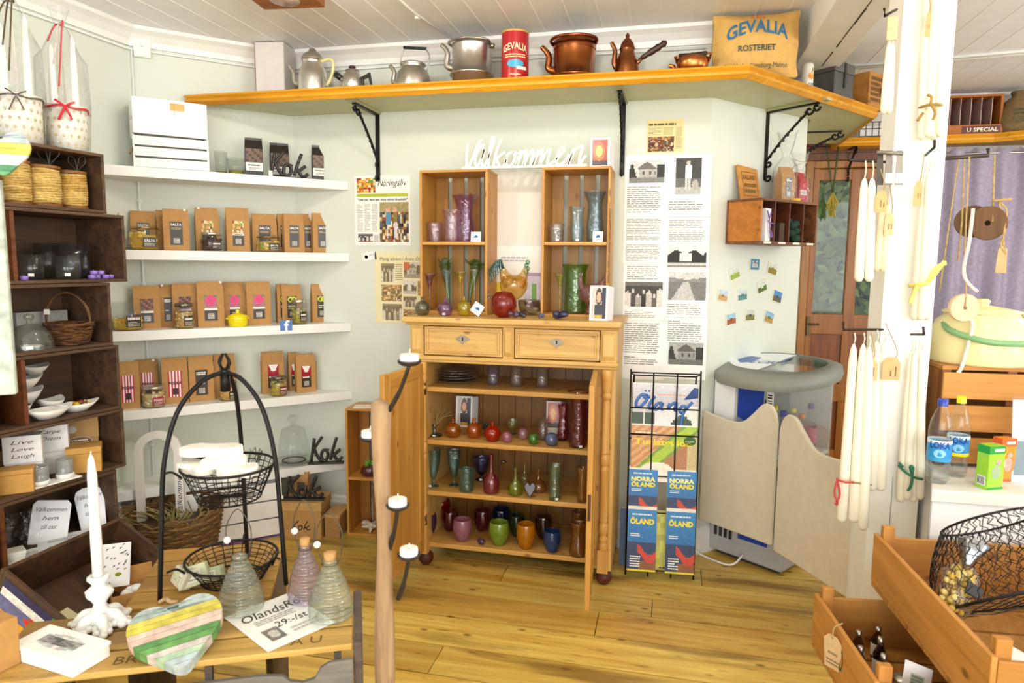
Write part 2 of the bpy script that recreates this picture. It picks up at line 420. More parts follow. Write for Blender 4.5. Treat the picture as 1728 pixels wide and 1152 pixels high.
# ---------------------------------------------------------------- glazed door
d = T('door_1', 'brown glazed panel door standing in the far wall', 'door', (0, 0, 0)); d['kind'] = 'structure'
f = MB('doorwood')
f.box(DX0, DX0+.05, 4.98, 5.06, 0, DZ).box(DX1-.05, DX1, 4.98, 5.06, 0, DZ).box(DX0+.01, DX1-.01, 4.982, 5.058, DZ-.05, DZ-.002)
f.obj('door_frame', d, bev=.006)
l = MB('doorwood', 'f0e0d0'); x0, x1 = DX0+.05, DX1-.05; xm = (x0+x1)/2
l.box(x0, x0+.04, 4.99, 5.03, .02, 2.07).box(x1-.04, x1, 4.99, 5.03, .02, 2.07).box(xm-.035, xm+.035, 4.989, 5.031, .03, 2.06)
l.box(x0+.01, x1-.01, 4.992, 5.028, 1.99, 2.065).box(x0+.01, x1-.01, 4.992, 5.028, .96, 1.1).box(x0+.01, x1-.01, 4.992, 5.028, .025, .16).box(x0+.01, x1-.01, 4.984, 5.027, .5, .62)
l.box(x0, x1, 5.005, 5.02, .1, 1.0, col='c9a070'); l.obj('door_leaf', d, bev=.005)
g = MB('glass', 'd8e4e0'); g.rect(x0+.04, xm-.035, 1.1, 1.99, 5.01).rect(xm+.035, x1-.04, 1.1, 1.99, 5.01); g.obj('pane', d)
MB('iron', '6a5a3a').box(x0+.008, x0+.03, 4.97, 4.99, .95, 1.08).tube([(x0+.02, 4.985, 1.03), (x0+.02, 4.95, 1.03), (x0+.08, 4.95, 1.03)], .007).obj('door_handle', d)
# garden behind the door
m = MB('leaf', '7fa05a'); r2 = random.Random(11)
for i in range(2600):
    c = V((r2.uniform(.4, 2.2), 6.9+r2.uniform(-.2, .2), r2.uniform(0, 1.9)+r2.random()*.9*r2.random())); e = V((r2.uniform(-1, 1), r2.uniform(-.4, .4), r2.uniform(-1, 1))).normalized()*.07
    q = e.cross(V((0, 1, .3))).normalized()*.035; g = r2.uniform(.6, 1.5)
    m.a([c-e, c+q, c+e, c-q], [(0, 1, 2, 3)], col=(.20*g, .34*g, .10*g, 1))
m.box(-1.5, 4.5, 7.15, 7.3, 0, 3.2, col=(.03, .06, .02, 1))  # dark sheet added behind the leaves to block the bright horizon
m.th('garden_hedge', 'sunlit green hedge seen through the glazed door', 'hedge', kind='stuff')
struct(MB('plaster', 'b9bfae').box(-1, 5, 5.12, 9, -.06, -.01), 'ground', 'paved yard outside the glazed door')
# window behind the curtain
w = T('window_1', 'white window behind the lilac curtain', 'window'); w['kind'] = 'structure'
f = MB('whitewood', 'efefea')
for a_, c_, z0, z1 in ((1.72, 1.77, .85, 2.1), (2.85, 2.9, .85, 2.1), (1.76, 2.86, .855, .9), (1.76, 2.86, 2.05, 2.095), (2.29, 2.33, .89, 2.06)): f.box(a_, c_, 5.01+a_*1e-3, 5.08-a_*1e-3, z0, z1)
f.obj('window_frame', w, bev=.004); MB('glass', 'e8f0f0').box(1.77, 2.85, 5.04, 5.045, .9, 2.05).obj('pane', w)
# ---------------------------------------------------------------- ochre wall shelf
SZ = 2.22
def edge(m, P, prof):
    """moulded front along the polyline P; prof = (out, z)"""
    n = len(prof); vs = []; fs = []
    D = [(P[i+1]-P[i]).normalized() for i in range(len(P)-1)]
    for i, p in enumerate(P):
        a_ = D[max(i-1, 0)]; b_ = D[min(i, len(D)-1)]
        na = V((a_.y, -a_.x, 0)); nb = V((b_.y, -b_.x, 0)); h = (na+nb).normalized(); h = h/max(.3, h.dot(na))
        for o, z in prof: vs.append(p+h*o+V((0, 0, z)))
    for i in range(len(P)-1):
        for j in range(n): fs.append((i*n+j, (i+1)*n+j, (i+1)*n+(j+1) % n, i*n+(j+1) % n))
    fs += [list(range(n)), list(range((len(P)-1)*n, len(P)*n))[::-1]]
    m.a(vs, fs, sm=False)
mould = [(-.01, 0), (.012, 0), (.016, -.008), (.006, -.016), (.012, -.024), (.012, -.034), (-.004, -.05), (-.01, -.05)]
s = T('wall_shelf', 'long ochre wall shelf running under the ceiling and round the corner', 'shelf')
P = [V((-2.29, 3.03, 0)), V((-2.31, 2.985, 0)), V((.275, 2.985, 0)), V((.99, 3.905, 0)), V((1.0, 4.72, 0))]
top = [(p.x, p.y) for p in P]+[(.75, 4.72), (.69, 3.95), (.17, 3.37), (-1.98, 3.35)]
MB('ochre', 'ffffff').flat(top, SZ-.012, SZ).obj('shelf_top', s)
under = MB('whitewood', 'c4c69c').flat(top, SZ-.034, SZ-.0125)
under.obj('underside', s)
m = MB('ochre'); edge(m, [p+V((0, 0, SZ)) for p in P], mould); m.obj('edge_moulding', s)
def bracket(parent, pos, ang, d=.24, h=.33):
    m = MB('iron', '1c1b1a'); R = .0065
    m.box(-.011, .011, -.006, 0, -h, 0).box(-.011, .011, -d, 0, -.006, 0)
    m.tube(cr([(0, -.004, -h*.72), (0, -d*.35, -h*.42), (0, -d*.8, -.035)], 8), R)
    for cy, cz, r_, s_ in ((-d*.83, -.03, .022, 1), (-d+.01, -.02, .02, 1), (-.02, -h*.76, .018, -1), (-.022, -h+.012, .02, -1)):
        m.tube([(0, cy-r_*(1-k/14)*cos(k*.55)*s_, cz-r_*(1-k/14)*sin(k*.55)) for k in range(12)], R*.9)
    # barley-twist on the stay
    for k in range(10):
        t_ = k/9; m.ball((0, -.004-d*.75*t_, -h*.72+(h*.72-.035)*t_), .0078, seg=6)
    if d > .25: MB('whitewood', 'b4b48c').box(-.02, .02, -d-.05, -.001, .0005, .011).obj('cleat', parent, pos, ang)
    return m.obj('bracket', parent, pos-V((0, 0, .0)), ang)
bracket(s, WB.at(637, 180, 0, SZ-.046), 0, .27); bracket(s, WB.at(1053, 160, 0, SZ-.046), 0, .27); bracket(s, W3.at(1296, 180, .0, SZ-.046), W3.a, .27)
bracket(s, V((.70, 4.3, SZ-.034)), radians(88), .22, .2)
s = T('wall_shelf', 'ochre shelf over the glazed door and lilac curtain', 'shelf')
P2 = [V((1.0, 4.74, 0)), V((1.86, 4.74, 0)), V((2.25, 4.5, 0)), V((2.6, 4.3, 0))]
MB('ochre').flat([(p.x, p.y) for p in P2]+[(2.75, 4.99), (1.0, 4.99)], SZ-.034, SZ).obj('shelf_top', s)
m = MB('ochre'); edge(m, [p+V((0, 0, SZ)) for p in P2], mould); m.obj('edge_moulding', s)
bracket(s, V((1.12, 5.0, SZ-.034)), 0, .2, .2)
# wooden lamp block at the top of the picture
t = T('ceiling_lamp', 'square wooden ceiling lamp at the top edge of the picture', 'lamp', atz(480, -6, 2.46), .1)
MB('cratewood', 'c0a080').box(-.13, .13, -.09, .09, -.015, .04).obj('lamp_base', t, bev=.004)
MB('opal', 'fff6e0').lathe([(.06, -.0155), (.055, -.02), (0, -.021)], 20).obj('lamp_shade', t)
# ============================================================ things on the ochre shelf
def lift(fr, px, yt, o, z): return fr.at(px, yt, o).z-z
def spot(fr, x0, x1, o, z):
    p = fr.at((x0+x1)/2, 120, o, z); return p, (x1-x0)*pm(p)
def spout(m, P, r0, r1, **k):
    P = cr(P, 7); n = len(P)
    return m.tube(P, [r0+(r1-r0)*(i/(n-1))**.7 for i in range(n)], 9, **k)
# grey-white carton
p, w = spot(WB, 441, 490, .15, SZ); h = lift(WB, 465, 78, .15, SZ)
t = T('storage_box', 'tall pale box at the left end of the ochre shelf', 'box', p, radians(8))
MB('kraft', 'cdc6c0').box(-w/2, w/2, -.07, .07, 0, h).obj('box_body', t, bev=.002)
MB('kraft', 'a88054').box(-w/2-.0025, -w/2-.0005, -.069, .069, .002, h-.002).obj('side_panel', t)
MB('paper', 'd8d2cc').rect(-w/2+.004, w/2-.004, .004, h-.004, -.0712).box(.0, .018, -.074, -.0715, .008, .016, col='f4f4f2').obj('front_sheet', t)
# tall aluminium coffee pot with cream handle
p, w = spot(WB, 503, 553, .2, SZ); h = lift(WB, 528, 82, .2, SZ); r = w/2
t = T('coffee_pot', 'tall aluminium coffee pot with a cream handle', 'coffee pot', p)
b = MB('alu', 'd8d4cc').lathe([(0, 0), (r*.98, 0), (r, .01), (r, h*.38), (r*.93, h*.52), (r*.75, h*.62), (r*.66, h*.68), (r*.67, h*.76), (r*.72, h*.77)], 28)
spout(b, [(-r*.85, 0, h*.28), (-r*1.35, 0, h*.36), (-r*1.45, 0, h*.55), (-r*1.75, 0, h*.7)], .016, .007)
b.obj('pot_body', t)
MB('alu', 'c9c5bc').lathe([(r*.73, h*.77), (r*.73, h*.8), (r*.6, h*.87), (r*.38, h*.92), (r*.22, h*.94), (r*.25, h*.97), (r*.16, h), (0, h)], 24).obj('lid', t)
MB('gloss', 'e8dca0', True).tube(cr([(r*.62, 0, h*.73), (r*1.2, 0, h*.77), (r*1.5, 0, h*.7), (r*1.45, 0, h*.52), (r*1.25, 0, h*.35), (r*.98, 0, h*.25)], 6), .0085, 8).obj('handle', t)
# small percolator
p, w = spot(WB, 577, 612, .22, SZ); h = lift(WB, 596, 113, .22, SZ); r = w/2
t = T('coffee_pot', 'small aluminium coffee pot with a black spout tip and dark lid knob', 'coffee pot', p)
MB('alu', 'd2cec6').lathe([(0, 0), (r, 0), (r, h*.45), (r*.9, h*.68), (r*.66, h*.8), (r*.64, h*.86)], 26).obj('pot_body', t)
l = MB('alu', 'c4c0b8').lathe([(r*.68, h*.85), (r*.66, h*.88), (r*.4, h*.92), (0, h*.93)], 20); l.obj('lid', t)
MB('gloss', '3a1418').lathe([(.0, h*.92), (r*.25, h*.93), (r*.35, h*.98), (r*.3, h*1.03), (0, h*1.04)], 12).obj('lid_knob', t)
s = MB('alu', 'c4c0b8'); s.tube([(-r*.8, 0, h*.55), (-r*1.2, 0, h*.63)], [.014, .012], 9); s.set('gloss', '1b1b1b'); s.tube([(-r*1.15, 0, h*.62), (-r*1.75, 0, h*.78)], [.014, .016], 9); s.obj('spout', t)
MB('gloss', '2a2826').ext([(r*.9, h*.62), (r*1.85, h*.78), (r*2.15, h*.1), (r*2.0, h*.1), (r*1.68, h*.6), (r*1.2, h*.55), (r*1.2, h*.3), (r*.95, h*.3)], -.007, .007).obj('handle', t, bev=.003)
# bail-handled kettle
p, w = spot(WB, 667, 727, .22, SZ); h = lift(WB, 697, 107, .22, SZ); r = w/2
t = T('kettle', 'round aluminium kettle with a raised wire bail handle', 'kettle', p)
b = MB('alu', 'c8c4ba').lathe([(0, 0), (r*.98, 0), (r, h*.2), (r*.97, h*.45), (r*.85, h*.68), (r*.66, h*.82), (r*.62, h*.86), (r*.72, h*.92), (r*.72, h*.98), (r*.66, h)], 28)
spout(b, [(-r*.85, 0, h*.3), (-r*1.15, 0, h*.42), (-r*1.12, 0, h*.75), (-r*1.38, 0, h*.97)], .018, .009); b.obj('kettle_body', t)
MB('alu', 'b8b4aa').lathe([(r*.66, h*.96), (r*.3, h*1.0), (r*.1, h*1.02), (0, h*1.02)], 18).obj('lid', t)
zt = lift(WB, 700, 79, .22, SZ)
hd = MB('iron', 'a8a49c'); hd.tube(cr([(-r*.7, 0, h*.75), (-r*.72, 0, h*1.15), (-r*.5, 0, zt)], 6), .0035).tube(cr([(r*.82, 0, h*.72), (r*.98, 0, h*1.2), (r*.75, 0, zt*.94)], 6), .0035)
hd.set('gloss', '1d1d1d').tube([(-r*.55, 0, zt), (r*.78, 0, zt*.945)], .007, 8); hd.obj('handle', t)
# large stock kettle
p, w = spot(WB, 763, 830, .2, SZ); h = lift(WB, 797, 66, .2, SZ); r = w/2
t = T('kettle', 'big straight-sided aluminium kettle with a flange round its foot', 'kettle', p)
b = MB('alu', 'cfcbc2').lathe([(0, 0), (r*.98, 0), (r, h*.26), (r*1.12, h*.28), (r*1.12, h*.3), (r, h*.31), (r*.98, h*.8), (r*1.02, h*.84), (r*1.02, h*.88), (r*.95, h*.88)], 32)
spout(b, [(-r*.9, 0, h*.45), (-r*1.3, 0, h*.52), (-r*1.3, 0, h*.78), (-r*1.6, 0, h*.93)], .02, .01); b.obj('kettle_body', t)
MB('alu', 'c0bcb2').lathe([(r*.98, h*.885), (r*.9, h*.92), (r*.5, h*.95), (r*.3, h*.96), (r*.28, h), (0, h)], 26).obj('lid', t)
MB('alu', 'b4b0a6').tube(cr([(-r*.9, -.02, h*.84), (-r*.98, -r*.7, h*.88), (0, -r*1.12, h*.9), (r*.98, -r*.7, h*.88), (r*.95, .0, h*.84)], 6), .006).tube([(r*.9, 0, h*.86), (r*1.15, 0, h*.84)], .012).obj('handle', t)
# red coffee tin
p, w = spot(WB, 846, 892, .24, SZ); h = lift(WB, 868, 56, .24, SZ); r = w/2
t = T('coffee_tin', 'red coffee tin with a blue oval and cream lettering', 'tin', p, radians(14))
b = MB('gloss', 'b01f22'); b.lathe([(0, 0), (r, 0), (r, .006)], 30, col='c9a552').lathe([(r, .006), (r, h-.008)], 30).lathe([(r, h-.008), (r*1.02, h-.006), (r*1.02, h), (r*.95, h), (r*.95, h-.004), (0, h-.004)], 30, col='c9a552'); b.obj('tin_body', t)
def wrapx(m, i0, r, e=.0012):                 # bend flat print round a tin of radius r
    for i in range(i0, len(m.v)):
        v = m.v[i]; a = v.x/r; m.v[i] = V(((r+e)*sin(a), -(r+e)*cos(a)-v.y*0, v.z))
    return m
q = MB('gloss', 'f0e2b8'); q.text('GEVALIA', 0, h*.56, h*.13, w=r*1.85, bold=.02, arch=h*.07).lines(-r*.8, r*.8, h*.47, h*.55, 0, 2, 'f0d8a0').lines(-r*.4, r*.4, h*.14, h*.18, 0, 1, 'f0d8a0'); wrapx(q, 0, r, .0022)
n0 = len(q.v); 
for k in range(20):
    xa, xb = -r*.62+r*.062*k, -r*.62+r*.062*(k+1); e = h*.075*sqrt(max(0, 1-((xa+xb)/2/(r*.62))**2)); q.rect(xa, xb, h*.36-e, h*.36+e, 0, col='4aa5cc')
wrapx(q, n0, r, .0014); n0 = len(q.v)
for k in range(6): q.rect(r*.1+r*.125*k, r*.1+r*.125*(k+1), h*.25, h*.31, 0, col='efe6d0')
wrapx(q, n0, r, .002); q.obj('print', t)
# copper kettle
p, w = spot(WB, 934, 1004, .22, SZ); h = lift(WB, 968, 64, .22, SZ); r = w/2
t = T('kettle', 'large old copper kettle with a broad lid and flanged foot', 'kettle', p)
b = MB('copper', 'b87040').lathe([(0, 0), (r*.98, 0), (r, h*.1), (r*1.14, h*.12), (r*1.14, h*.15), (r*.99, h*.16), (r, h*.72)], 32)
spout(b, [(-r*.85, 0, h*.3), (-r*1.25, 0, h*.38), (-r*1.25, 0, h*.65), (-r*1.6, 0, h*.85)], .022, .011); b.obj('kettle_body', t)
MB('copper', 'a8623a').lathe([(r*1.02, h*.72), (r*1.04, h*.9), (r*.95, h*.92), (r*.5, h*.94), (r*.45, h), (0, h)], 28).obj('lid', t)
MB('copper', 'a05a36').tube(cr([(-r*1.02, 0, h*.86), (-r*1.06, -r*.5, h*.9), (-r*.5, -r*1.14, h*.9), (r*.5, -r*1.14, h*.9), (r*1.06, -r*.5, h*.9), (r*1.02, 0, h*.86)], 6), .007, 8).obj('handle', t)
# copper coffee pot with wooden handle
p, w = spot(WB, 1036, 1079, .22, SZ); h = lift(WB, 1056, 56, .22, SZ); r = w/2
t = T('coffee_pot', 'tall copper coffee pot with a turned dark side handle', 'coffee pot', p)
b = MB('copper', 'a86a44').lathe([(0, 0), (r, 0), (r, h*.12), (r*.9, h*.35), (r*.68, h*.52), (r*.56, h*.6), (r*.58, h*.68)], 28)
spout(b, [(-r*.55, 0, h*.22), (-r*.95, 0, h*.38), (-r*.95, 0, h*.66), (-r*1.25, 0, h*.83)], .018, .008)
b.tube([(r*.6, 0, h*.3), (r*1.1, -.01, h*.45)], [.008, .009], 8); b.obj('pot_body', t)
MB('copper', '9a5a3a').lathe([(r*.62, h*.67), (r*.5, h*.78), (r*.3, h*.86), (r*.12, h*.9), (r*.17, h*.95), (r*.05, h), (0, h)], 20).obj('lid', t)
hp = [(r*1.1+r*1.9*k/9, -.01, h*.45+h*.31*k/9) for k in range(10)]
MB('satin', '3a2318', True).tube(hp, [.008, .012, .01, .014, .015, .013, .016, .011, .016, .006], 9).obj('handle', t)
# small copper pot
p, w = spot(WB, 1142, 1194, .24, SZ); h = lift(WB, 1168, 88, .24, SZ); r = w/2
t = T('kettle', 'small bright copper kettle with a dark grip across its lid', 'kettle', p)
b = MB('copper', 'cc7f45').lathe([(0, 0), (r*.92, 0), (r, h*.5), (r*1.02, h*.72), (r*.8, h*.78)], 28)
spout(b, [(-r*.8, 0, h*.12), (-r*1.15, 0, h*.2), (-r*1.2, 0, h*.45), (-r*1.5, 0, h*.5)], .014, .008); b.obj('kettle_body', t)
MB('copper', 'c9904a').lathe([(r*.85, h*.77), (r*.5, h*.85), (r*.15, h*.88), (r*.2, h*.95), (0, h)], 18).obj('lid', t)
hd = MB('copper', 'b87444').tube([(-r*.95, -.01, h*.55), (-r*1.1, -.02, h*.78), (-r*.8, -.03, h*.8)], .006).tube([(r*.95, -.01, h*.55), (r*1.15, -.02, h*.85), (r*.8, -.03, h*.85)], .006)
hd.set('satin', '2c1a12').tube([(-r*.85, -.03, h*.8), (0, -.035, h*.79), (r*.85, -.03, h*.85)], .009, 8); hd.obj('handle', t)
# coffee sack
p = WB.at(1270, 120, .12, SZ); p.y -= .03; w = 134*pm(p); h = lift(WB, 1270, 24, .15, SZ)
m = MB('kraft', 'd8ab5e', True); nx, nz = 16, 12; vs = []; fs = []
def sackpt(u, v, s):
    e = (1-abs(2*u-1)**3)*(1-abs(2*v-1)**3.5)
    x = (u-.5)*w*(1+.07*abs(2*v-1)**2-.03*sin(v*9)); z = v*h*(1-.04*sin(u*pi))
    return (x, s*(.012+.065*e**.7+.004*sin(u*17+v*11)), max(z, 0))
for s_ in (-1, 1):
    n0 = len(vs)
    for i in range(nx+1):
        for j in range(nz+1): vs.append(sackpt(i/nx, j/nz, s_))
    for i in range(nx):
        for j in range(nz):
            a_ = n0+i*(nz+1)+j; q_ = (a_, a_+nz+1, a_+nz+2, a_+1); fs.append(q_ if s_ < 0 else q_[::-1])
t = T('coffee_sack', 'full paper coffee sack with big blue lettering on the shelf corner', 'sack', p, radians(2))
m.a(vs, fs); m.obj('sack_body', t, sub=1)
def puff(q):
    for i, v_ in enumerate(q.v):
        u_, t_ = v_.x/w+.5, v_.z/h; e = max(0, (1-abs(2*u_-1)**3)*(1-abs(2*t_-1)**3.5)); q.v[i] = V((v_.x, -(.016+.066*e**.7), v_.z))
    return q
puff(MB('kraft', '2f6f9a').text('GEVALIA', 0, h*.52, h*.2, w=w*.72, bold=.02, arch=h*.12)).obj('brand_lettering', t)
puff(MB('kraft', '45554a').text('ROSTERIET', .0, h*.36, h*.09, w=w*.44, bold=.02)).obj('word_lettering', t)
puff(MB('kraft', 'c8462c').text('6 KG', 0, h*.85, h*.07, w=w*.16)).obj('weight_lettering', t); puff(MB('kraft', '4a5040').text('Stockholm-Göteborg-Malmö', 0, h*.12, h*.07, w=w*.75)).obj('town_lettering', t)
# can, box and wooden chest on the angled part
p = W3.at(1362, 140, .25, SZ); w = 19*pm(p); h = lift(W3, 1362, 107, .25, SZ); r = w/2
t = T('drink_can', 'white drink can with an orange fruit print beside the dark box', 'can', p, radians(30))
MB('gloss', 'f0ece0').lathe([(r*.85, 0), (r, .008), (r, h-.012), (r*.85, h), (r*.8, h), (r*.8, h-.004), (0, h-.004)], 22).obj('can_body', t)
q = MB('gloss', 'ef9a2a'); q.ext([(r*.6*cos(k*pi/9), h*.5+r*.6*sin(k*pi/9)) for k in range(18)], 0, 0).text('OP', 0, h*.1, h*.15, w=r*1.0, col='2a3f7a').ext([(0, h*.6), (r*.5, h*.72), (r*.2, h*.85)], 0, 0, col='c9c23a'); wrapx(q, 0, r); q.obj('print', t)
p = W3.at(1404, 150, .2, SZ); w = 58*pm(p); h = lift(W3, 1404, 110, .2, SZ)
t = T('tin_box', 'dark grey metal box on the ochre shelf with a strap', 'box', p, W3.a)
MB('satin', '4c4b48').box(-w/2, w/2, -.06, .08, 0, h*.72).obj('box_body', t, bev=.004)
MB('satin', '555350').box(-w/2-.003, w/2+.003, -.063, .083, h*.72, h).obj('lid', t, bev=.004)
MB('satin', '2b2a28').box(-.008, .008, -.067, -.0635, h*.3, h).obj('strap', t)
p = W3.at(1459, 160, .19, SZ); w = 60*pm(p); h = lift(W3, 1459, 129, .19, SZ)
t = T('wooden_box', 'printed light wooden box at the far end of the ochre shelf', 'box', p, W3.a)
MB('cratewood', 'e0d0b0').box(-w/2, w/2, -.07, .07, 0, h).obj('box_body', t, bev=.002)
q = MB('kraft', '5a4020'); q.lines(-w*.4, w*.4, h*.15, h*.9, -.0715, 5, '6a4a24', .6); q.ext([(w*.15+.02*cos(k*pi/6), h*.5+.02*sin(k*pi/6)) for k in range(12)], -.0716, -.0716, col='6a4a24'); q.obj('print', t)
# things on the far shelf
t = T('wire_tray', 'shallow wire letter tray on the shelf above the glazed door', 'tray', FAR.at(1478, 215, .2, SZ), 0)
m = MB('iron', '6a6a68')
for k in range(7): m.tube([(-.11+.037*k, -.07, .0), (-.11+.037*k, -.07, .09)], .003, 4)
for z in (.004, .05, .09): m.tube([(-.11, -.07, z), (.11, -.07, z), (.11, .07, z), (-.11, .07, z)], .003, 4, closed=True)
for k in range(5): m.tube([(-.11, -.07+.035*k, .004), (.11, -.07+.035*k, .004)], .003, 4)
m.obj('wire_frame', t)
m = MB('paper', 'f4f2ee').box(-.1, .1, -.05, .06, .008, .07); m.th('paper_stack', 'white paper stack lying in the wire tray', 'paper', FAR.at(1478, 215, .2, SZ))
p = FAR.at(1490, 200, .23, SZ); MB('gloss', 'b8281c').box(-.035, .035, -.01, .03, .0, .135).th('red_tin', 'small bright red tin beside the wire tray', 'tin', p+V((.13, -.05, 0)), bev=.004)
p = FAR.at(1630, 200, .16, SZ); w = 92*pm(p); h = lift(FAR, 1632, 165, .16, SZ)
t = T('drinks_crate', 'wooden drinks crate with a dark red divided inside on the far shelf', 'crate', p, 0)
m = MB('cratewood', 'e0b070').box(-w/2, w/2, -.09, -.075, 0, h*.24).box(-w/2, -w/2+.014, -.075, .09, 0, h).box(w/2-.014, w/2, -.075, .09, 0, h).box(-w/2+.014, w/2-.014, .076, .09, 0, h).box(-w/2+.014, w/2-.014, -.075, .076, 0, .01).box(-w/2+.014, w/2-.014, -.075, .076, h-.012, h)
m.obj('crate_body', t); MB('satin', '6a1418').box(-w/2+.016, w/2-.016, .07, .074, .012, h-.014).obj('back_lining', t)
m = MB('satin', 'b49a90')
for k in range(5): m.box(-w/2+w*(k+1)/6, -w/2+w*(k+1)/6+.004, -.06, .068, .012, h-.014)
m.obj('divider', t)
MB('gloss', 'f0e4c0').text('U SPECIAL', w*.18, h*.07, h*.1, -.0915, w=w*.5, bold=.02).rect(-.05, w*.46, h*.03, h*.21, -.0908, col='5a1c18').obj('lettering', t)
p = FAR.at(1722, 200, .2, SZ)
t = T('burlap_sack', 'brown burlap sack at the right end of the far shelf', 'sack', p, -.3)
MB('twine', '8a6f48').lathe([(0, 0), (.11, .0), (.125, .05), (.12, .13), (.09, .19), (.05, .225), (.06, .25), (0, .25)], 18, wob=lambda a, z: 1+.05*sin(a*5+z*30)).obj('sack_body', t)
MB('kraft', '4f4a38').lines(-.045, .045, .095, .135, -.129, 2, '4f4a38', .6).lines(-.04, .04, .05, .09, -.13, 3, '5a5440').obj('print', t)
# ============================================================ the pine cabinet
cab = T('cabinet', 'tall pine cabinet with two drawers and its doors standing open', 'cabinet', (0, 0, 0))
XL, XR, YF, YB_ = -1.15, -.215, 2.92, 3.33
m = MB('pine'); m.box(XL+.04, XL+.065, YF, YB_, .06, .985).box(XR-.02, XR, YF+.01, YB_, .06, .985).box(XL+.015, XR, YF, YB_, .985, 1.0, mat='pinex')
m.box(XL+.065, -1.085, YF, YF+.02, .06, .985).box(-.315, XR-.02, YF+.025, YF+.04, .06, .985).box(XL+.01, XL+.03, YF, YB_, 1, 1.148).box(XR-.015, XR+.003, YF, YB_, 1, 1.148)
m.box(XL+.065, XR-.02, YF+.14, YF+.16, .03, .08, mat='pinex', col='8a7a60')  # set-back strip, coloured dark for the shaded gap under the bottom shelf
m.obj('carcass', cab, bev=.003)
m = MB('pine', '9a8664')  # back boards tinted darker, shade of the deep interior put into their colour
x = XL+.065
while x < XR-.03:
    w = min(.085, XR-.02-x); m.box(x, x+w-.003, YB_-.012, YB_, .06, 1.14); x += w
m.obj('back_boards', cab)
MB('pinex', 'ffffff').box(XL-.035, XR+.02, YF-.03, YB_+.015, 1.152, 1.178).box(XL-.02, XR+.012, YF-.018, YB_, 1.14, 1.152).obj('cabinet_top', cab, bev=.006)
MB('pinex').box(XL-.02, XR+.012, YF-.022, YF+.04, .985, 1.002).box(XL-.01, XR+.005, YF-.012, YF+.03, .972, .985).obj('moulding', cab, bev=.004)
SHZ = (.852, .602, .357, .105)
for z in SHZ: MB('pinex', 'f4ead8').box(-1.083, -.30, YF+.02, YB_-.014, z-.022, z).obj('shelf', cab, bev=.003)
for a_, c_ in ((XL, XL+.062), (-.715, -.665), (XR-.068, XR)):
    m = MB('pine').box(a_, c_, YF-.004, YF+.02, 1.002, 1.14); q = (a_+.012, c_-.012)
    m.a([(a_+.004, YF-.005, 1.01), (c_-.004, YF-.005, 1.01), (c_-.004, YF-.005, 1.132), (a_+.004, YF-.005, 1.132), (q[0], YF-.014, 1.03), (q[1], YF-.014, 1.03), (q[1], YF-.014, 1.112), (q[0], YF-.014, 1.112)],
        [(4, 5, 6, 7), (0, 1, 5, 4), (1, 2, 6, 5), (2, 3, 7, 6), (3, 0, 4, 7)], sm=False)
    m.obj('stile', cab)
for x0, x1 in ((XL+.066, -.719), (-.661, XR-.072)):
    d = MB('pinex'); d.box(x0, x1, YF, YF+.3, 1.006, 1.136)
    for a_, b_, c_, e_ in ((x0+.012, x1-.012, 1.018, 1.026), (x0+.012, x1-.012, 1.116, 1.124)): d.box(a_, b_, YF-.008, YF, c_, e_)
    d.box(x0+.012, x0+.02, YF-.0078, YF, 1.02, 1.122).box(x1-.02, x1-.012, YF-.0078, YF, 1.02, 1.122)
    dr = d.obj('drawer', cab, bev=.002); xm = (x0+x1)/2
    e = MB('iron', '9a9080').ext([(xm-.034, 1.082), (xm-.018, 1.092), (xm-.008, 1.098), (xm+.008, 1.098), (xm+.018, 1.092), (xm+.034, 1.082), (xm+.018, 1.073), (xm+.007, 1.067), (xm, 1.056), (xm-.007, 1.067), (xm-.018, 1.073)], YF-.004, YF)
    e.set('iron', '1a1714').box(xm-.003, xm+.003, YF-.005, YF-.0035, 1.074, 1.09); e.obj('escutcheon', dr)
# turned quarter columns
cp = [(0, .16), (.02, .16), (.022, .19), (.017, .2), (.021, .21), (.021, .22), (.015, .23), (.022, .25), (.022, .28), (.016, .29), (.02, .3), (.017, .31), (.019, .33), (.019, .52), (.021, .525), (.021, .535), (.016, .545), (.022, .555), (.022, .585), (.017, .6), (.021, .605), (.018, .615), (.018, .82), (.015, .84), (.022, .85), (.022, .86), (.016, .87), (.023, .9), (.02, .92), (.024, .93), (.024, .972), (0, .972)]
for x in (-.252, XL+.055):
    MB('pine', 'fff4e4').lathe(cp, 18, (x, YF-.002, 0)).box(x-.024, x+.024, YF-.02, YF+.02, .06, .165).obj('column', cab, bev=.001)
    MB('redwood', 'a06040').lathe([(0, 0), (.02, 0), (.035, .02), (.035, .045), (.02, .062), (0, .062)], 18, (x+.005, YF+.02, 0)).obj('foot', cab)
for x in (XL+.06, -.25): MB('redwood', 'a06040').lathe([(0, 0), (.02, 0), (.035, .02), (.035, .045), (.02, .062), (0, .062)], 14, (x, YB_-.05, 0)).obj('foot', cab)
def door(hx, ang, side):
    """door leaf hinged at (hx, YF), local x runs out from the hinge"""
    m = MB('pine', 'f0dcb8'); W = .385; z0, z1 = .075, .968
    m.box(0, .055, -.011, .011, z0, z1).box(W-.055, W, -.011, .011, z0, z1).box(.054, W-.054, -.0108, .0108, z1-.06, z1-.001, mat='pinex').box(.054, W-.054, -.0108, .0108, z0+.001, z0+.07, mat='pinex')
    m.box(.05, W-.05, -.005, .005, z0+.06, z1-.05)
    o = m.obj('door', cab, (hx, YF-.008, 0), rot=(0, 0, ang), bev=.003)
    if side < 0: MB('iron', '5a3a24').box(W-.0005, W+.0012, -.006, .006, .44, .545).obj('lock_plate', o)
    for z in (.2, .82): MB('iron', '4a3a28').tube([(0, side*.013, z), (0, side*.013, z+.055)], .005).obj('hinge', o)
door(-1.092, radians(-94.5), 1); door(-.301, radians(-86), -1)
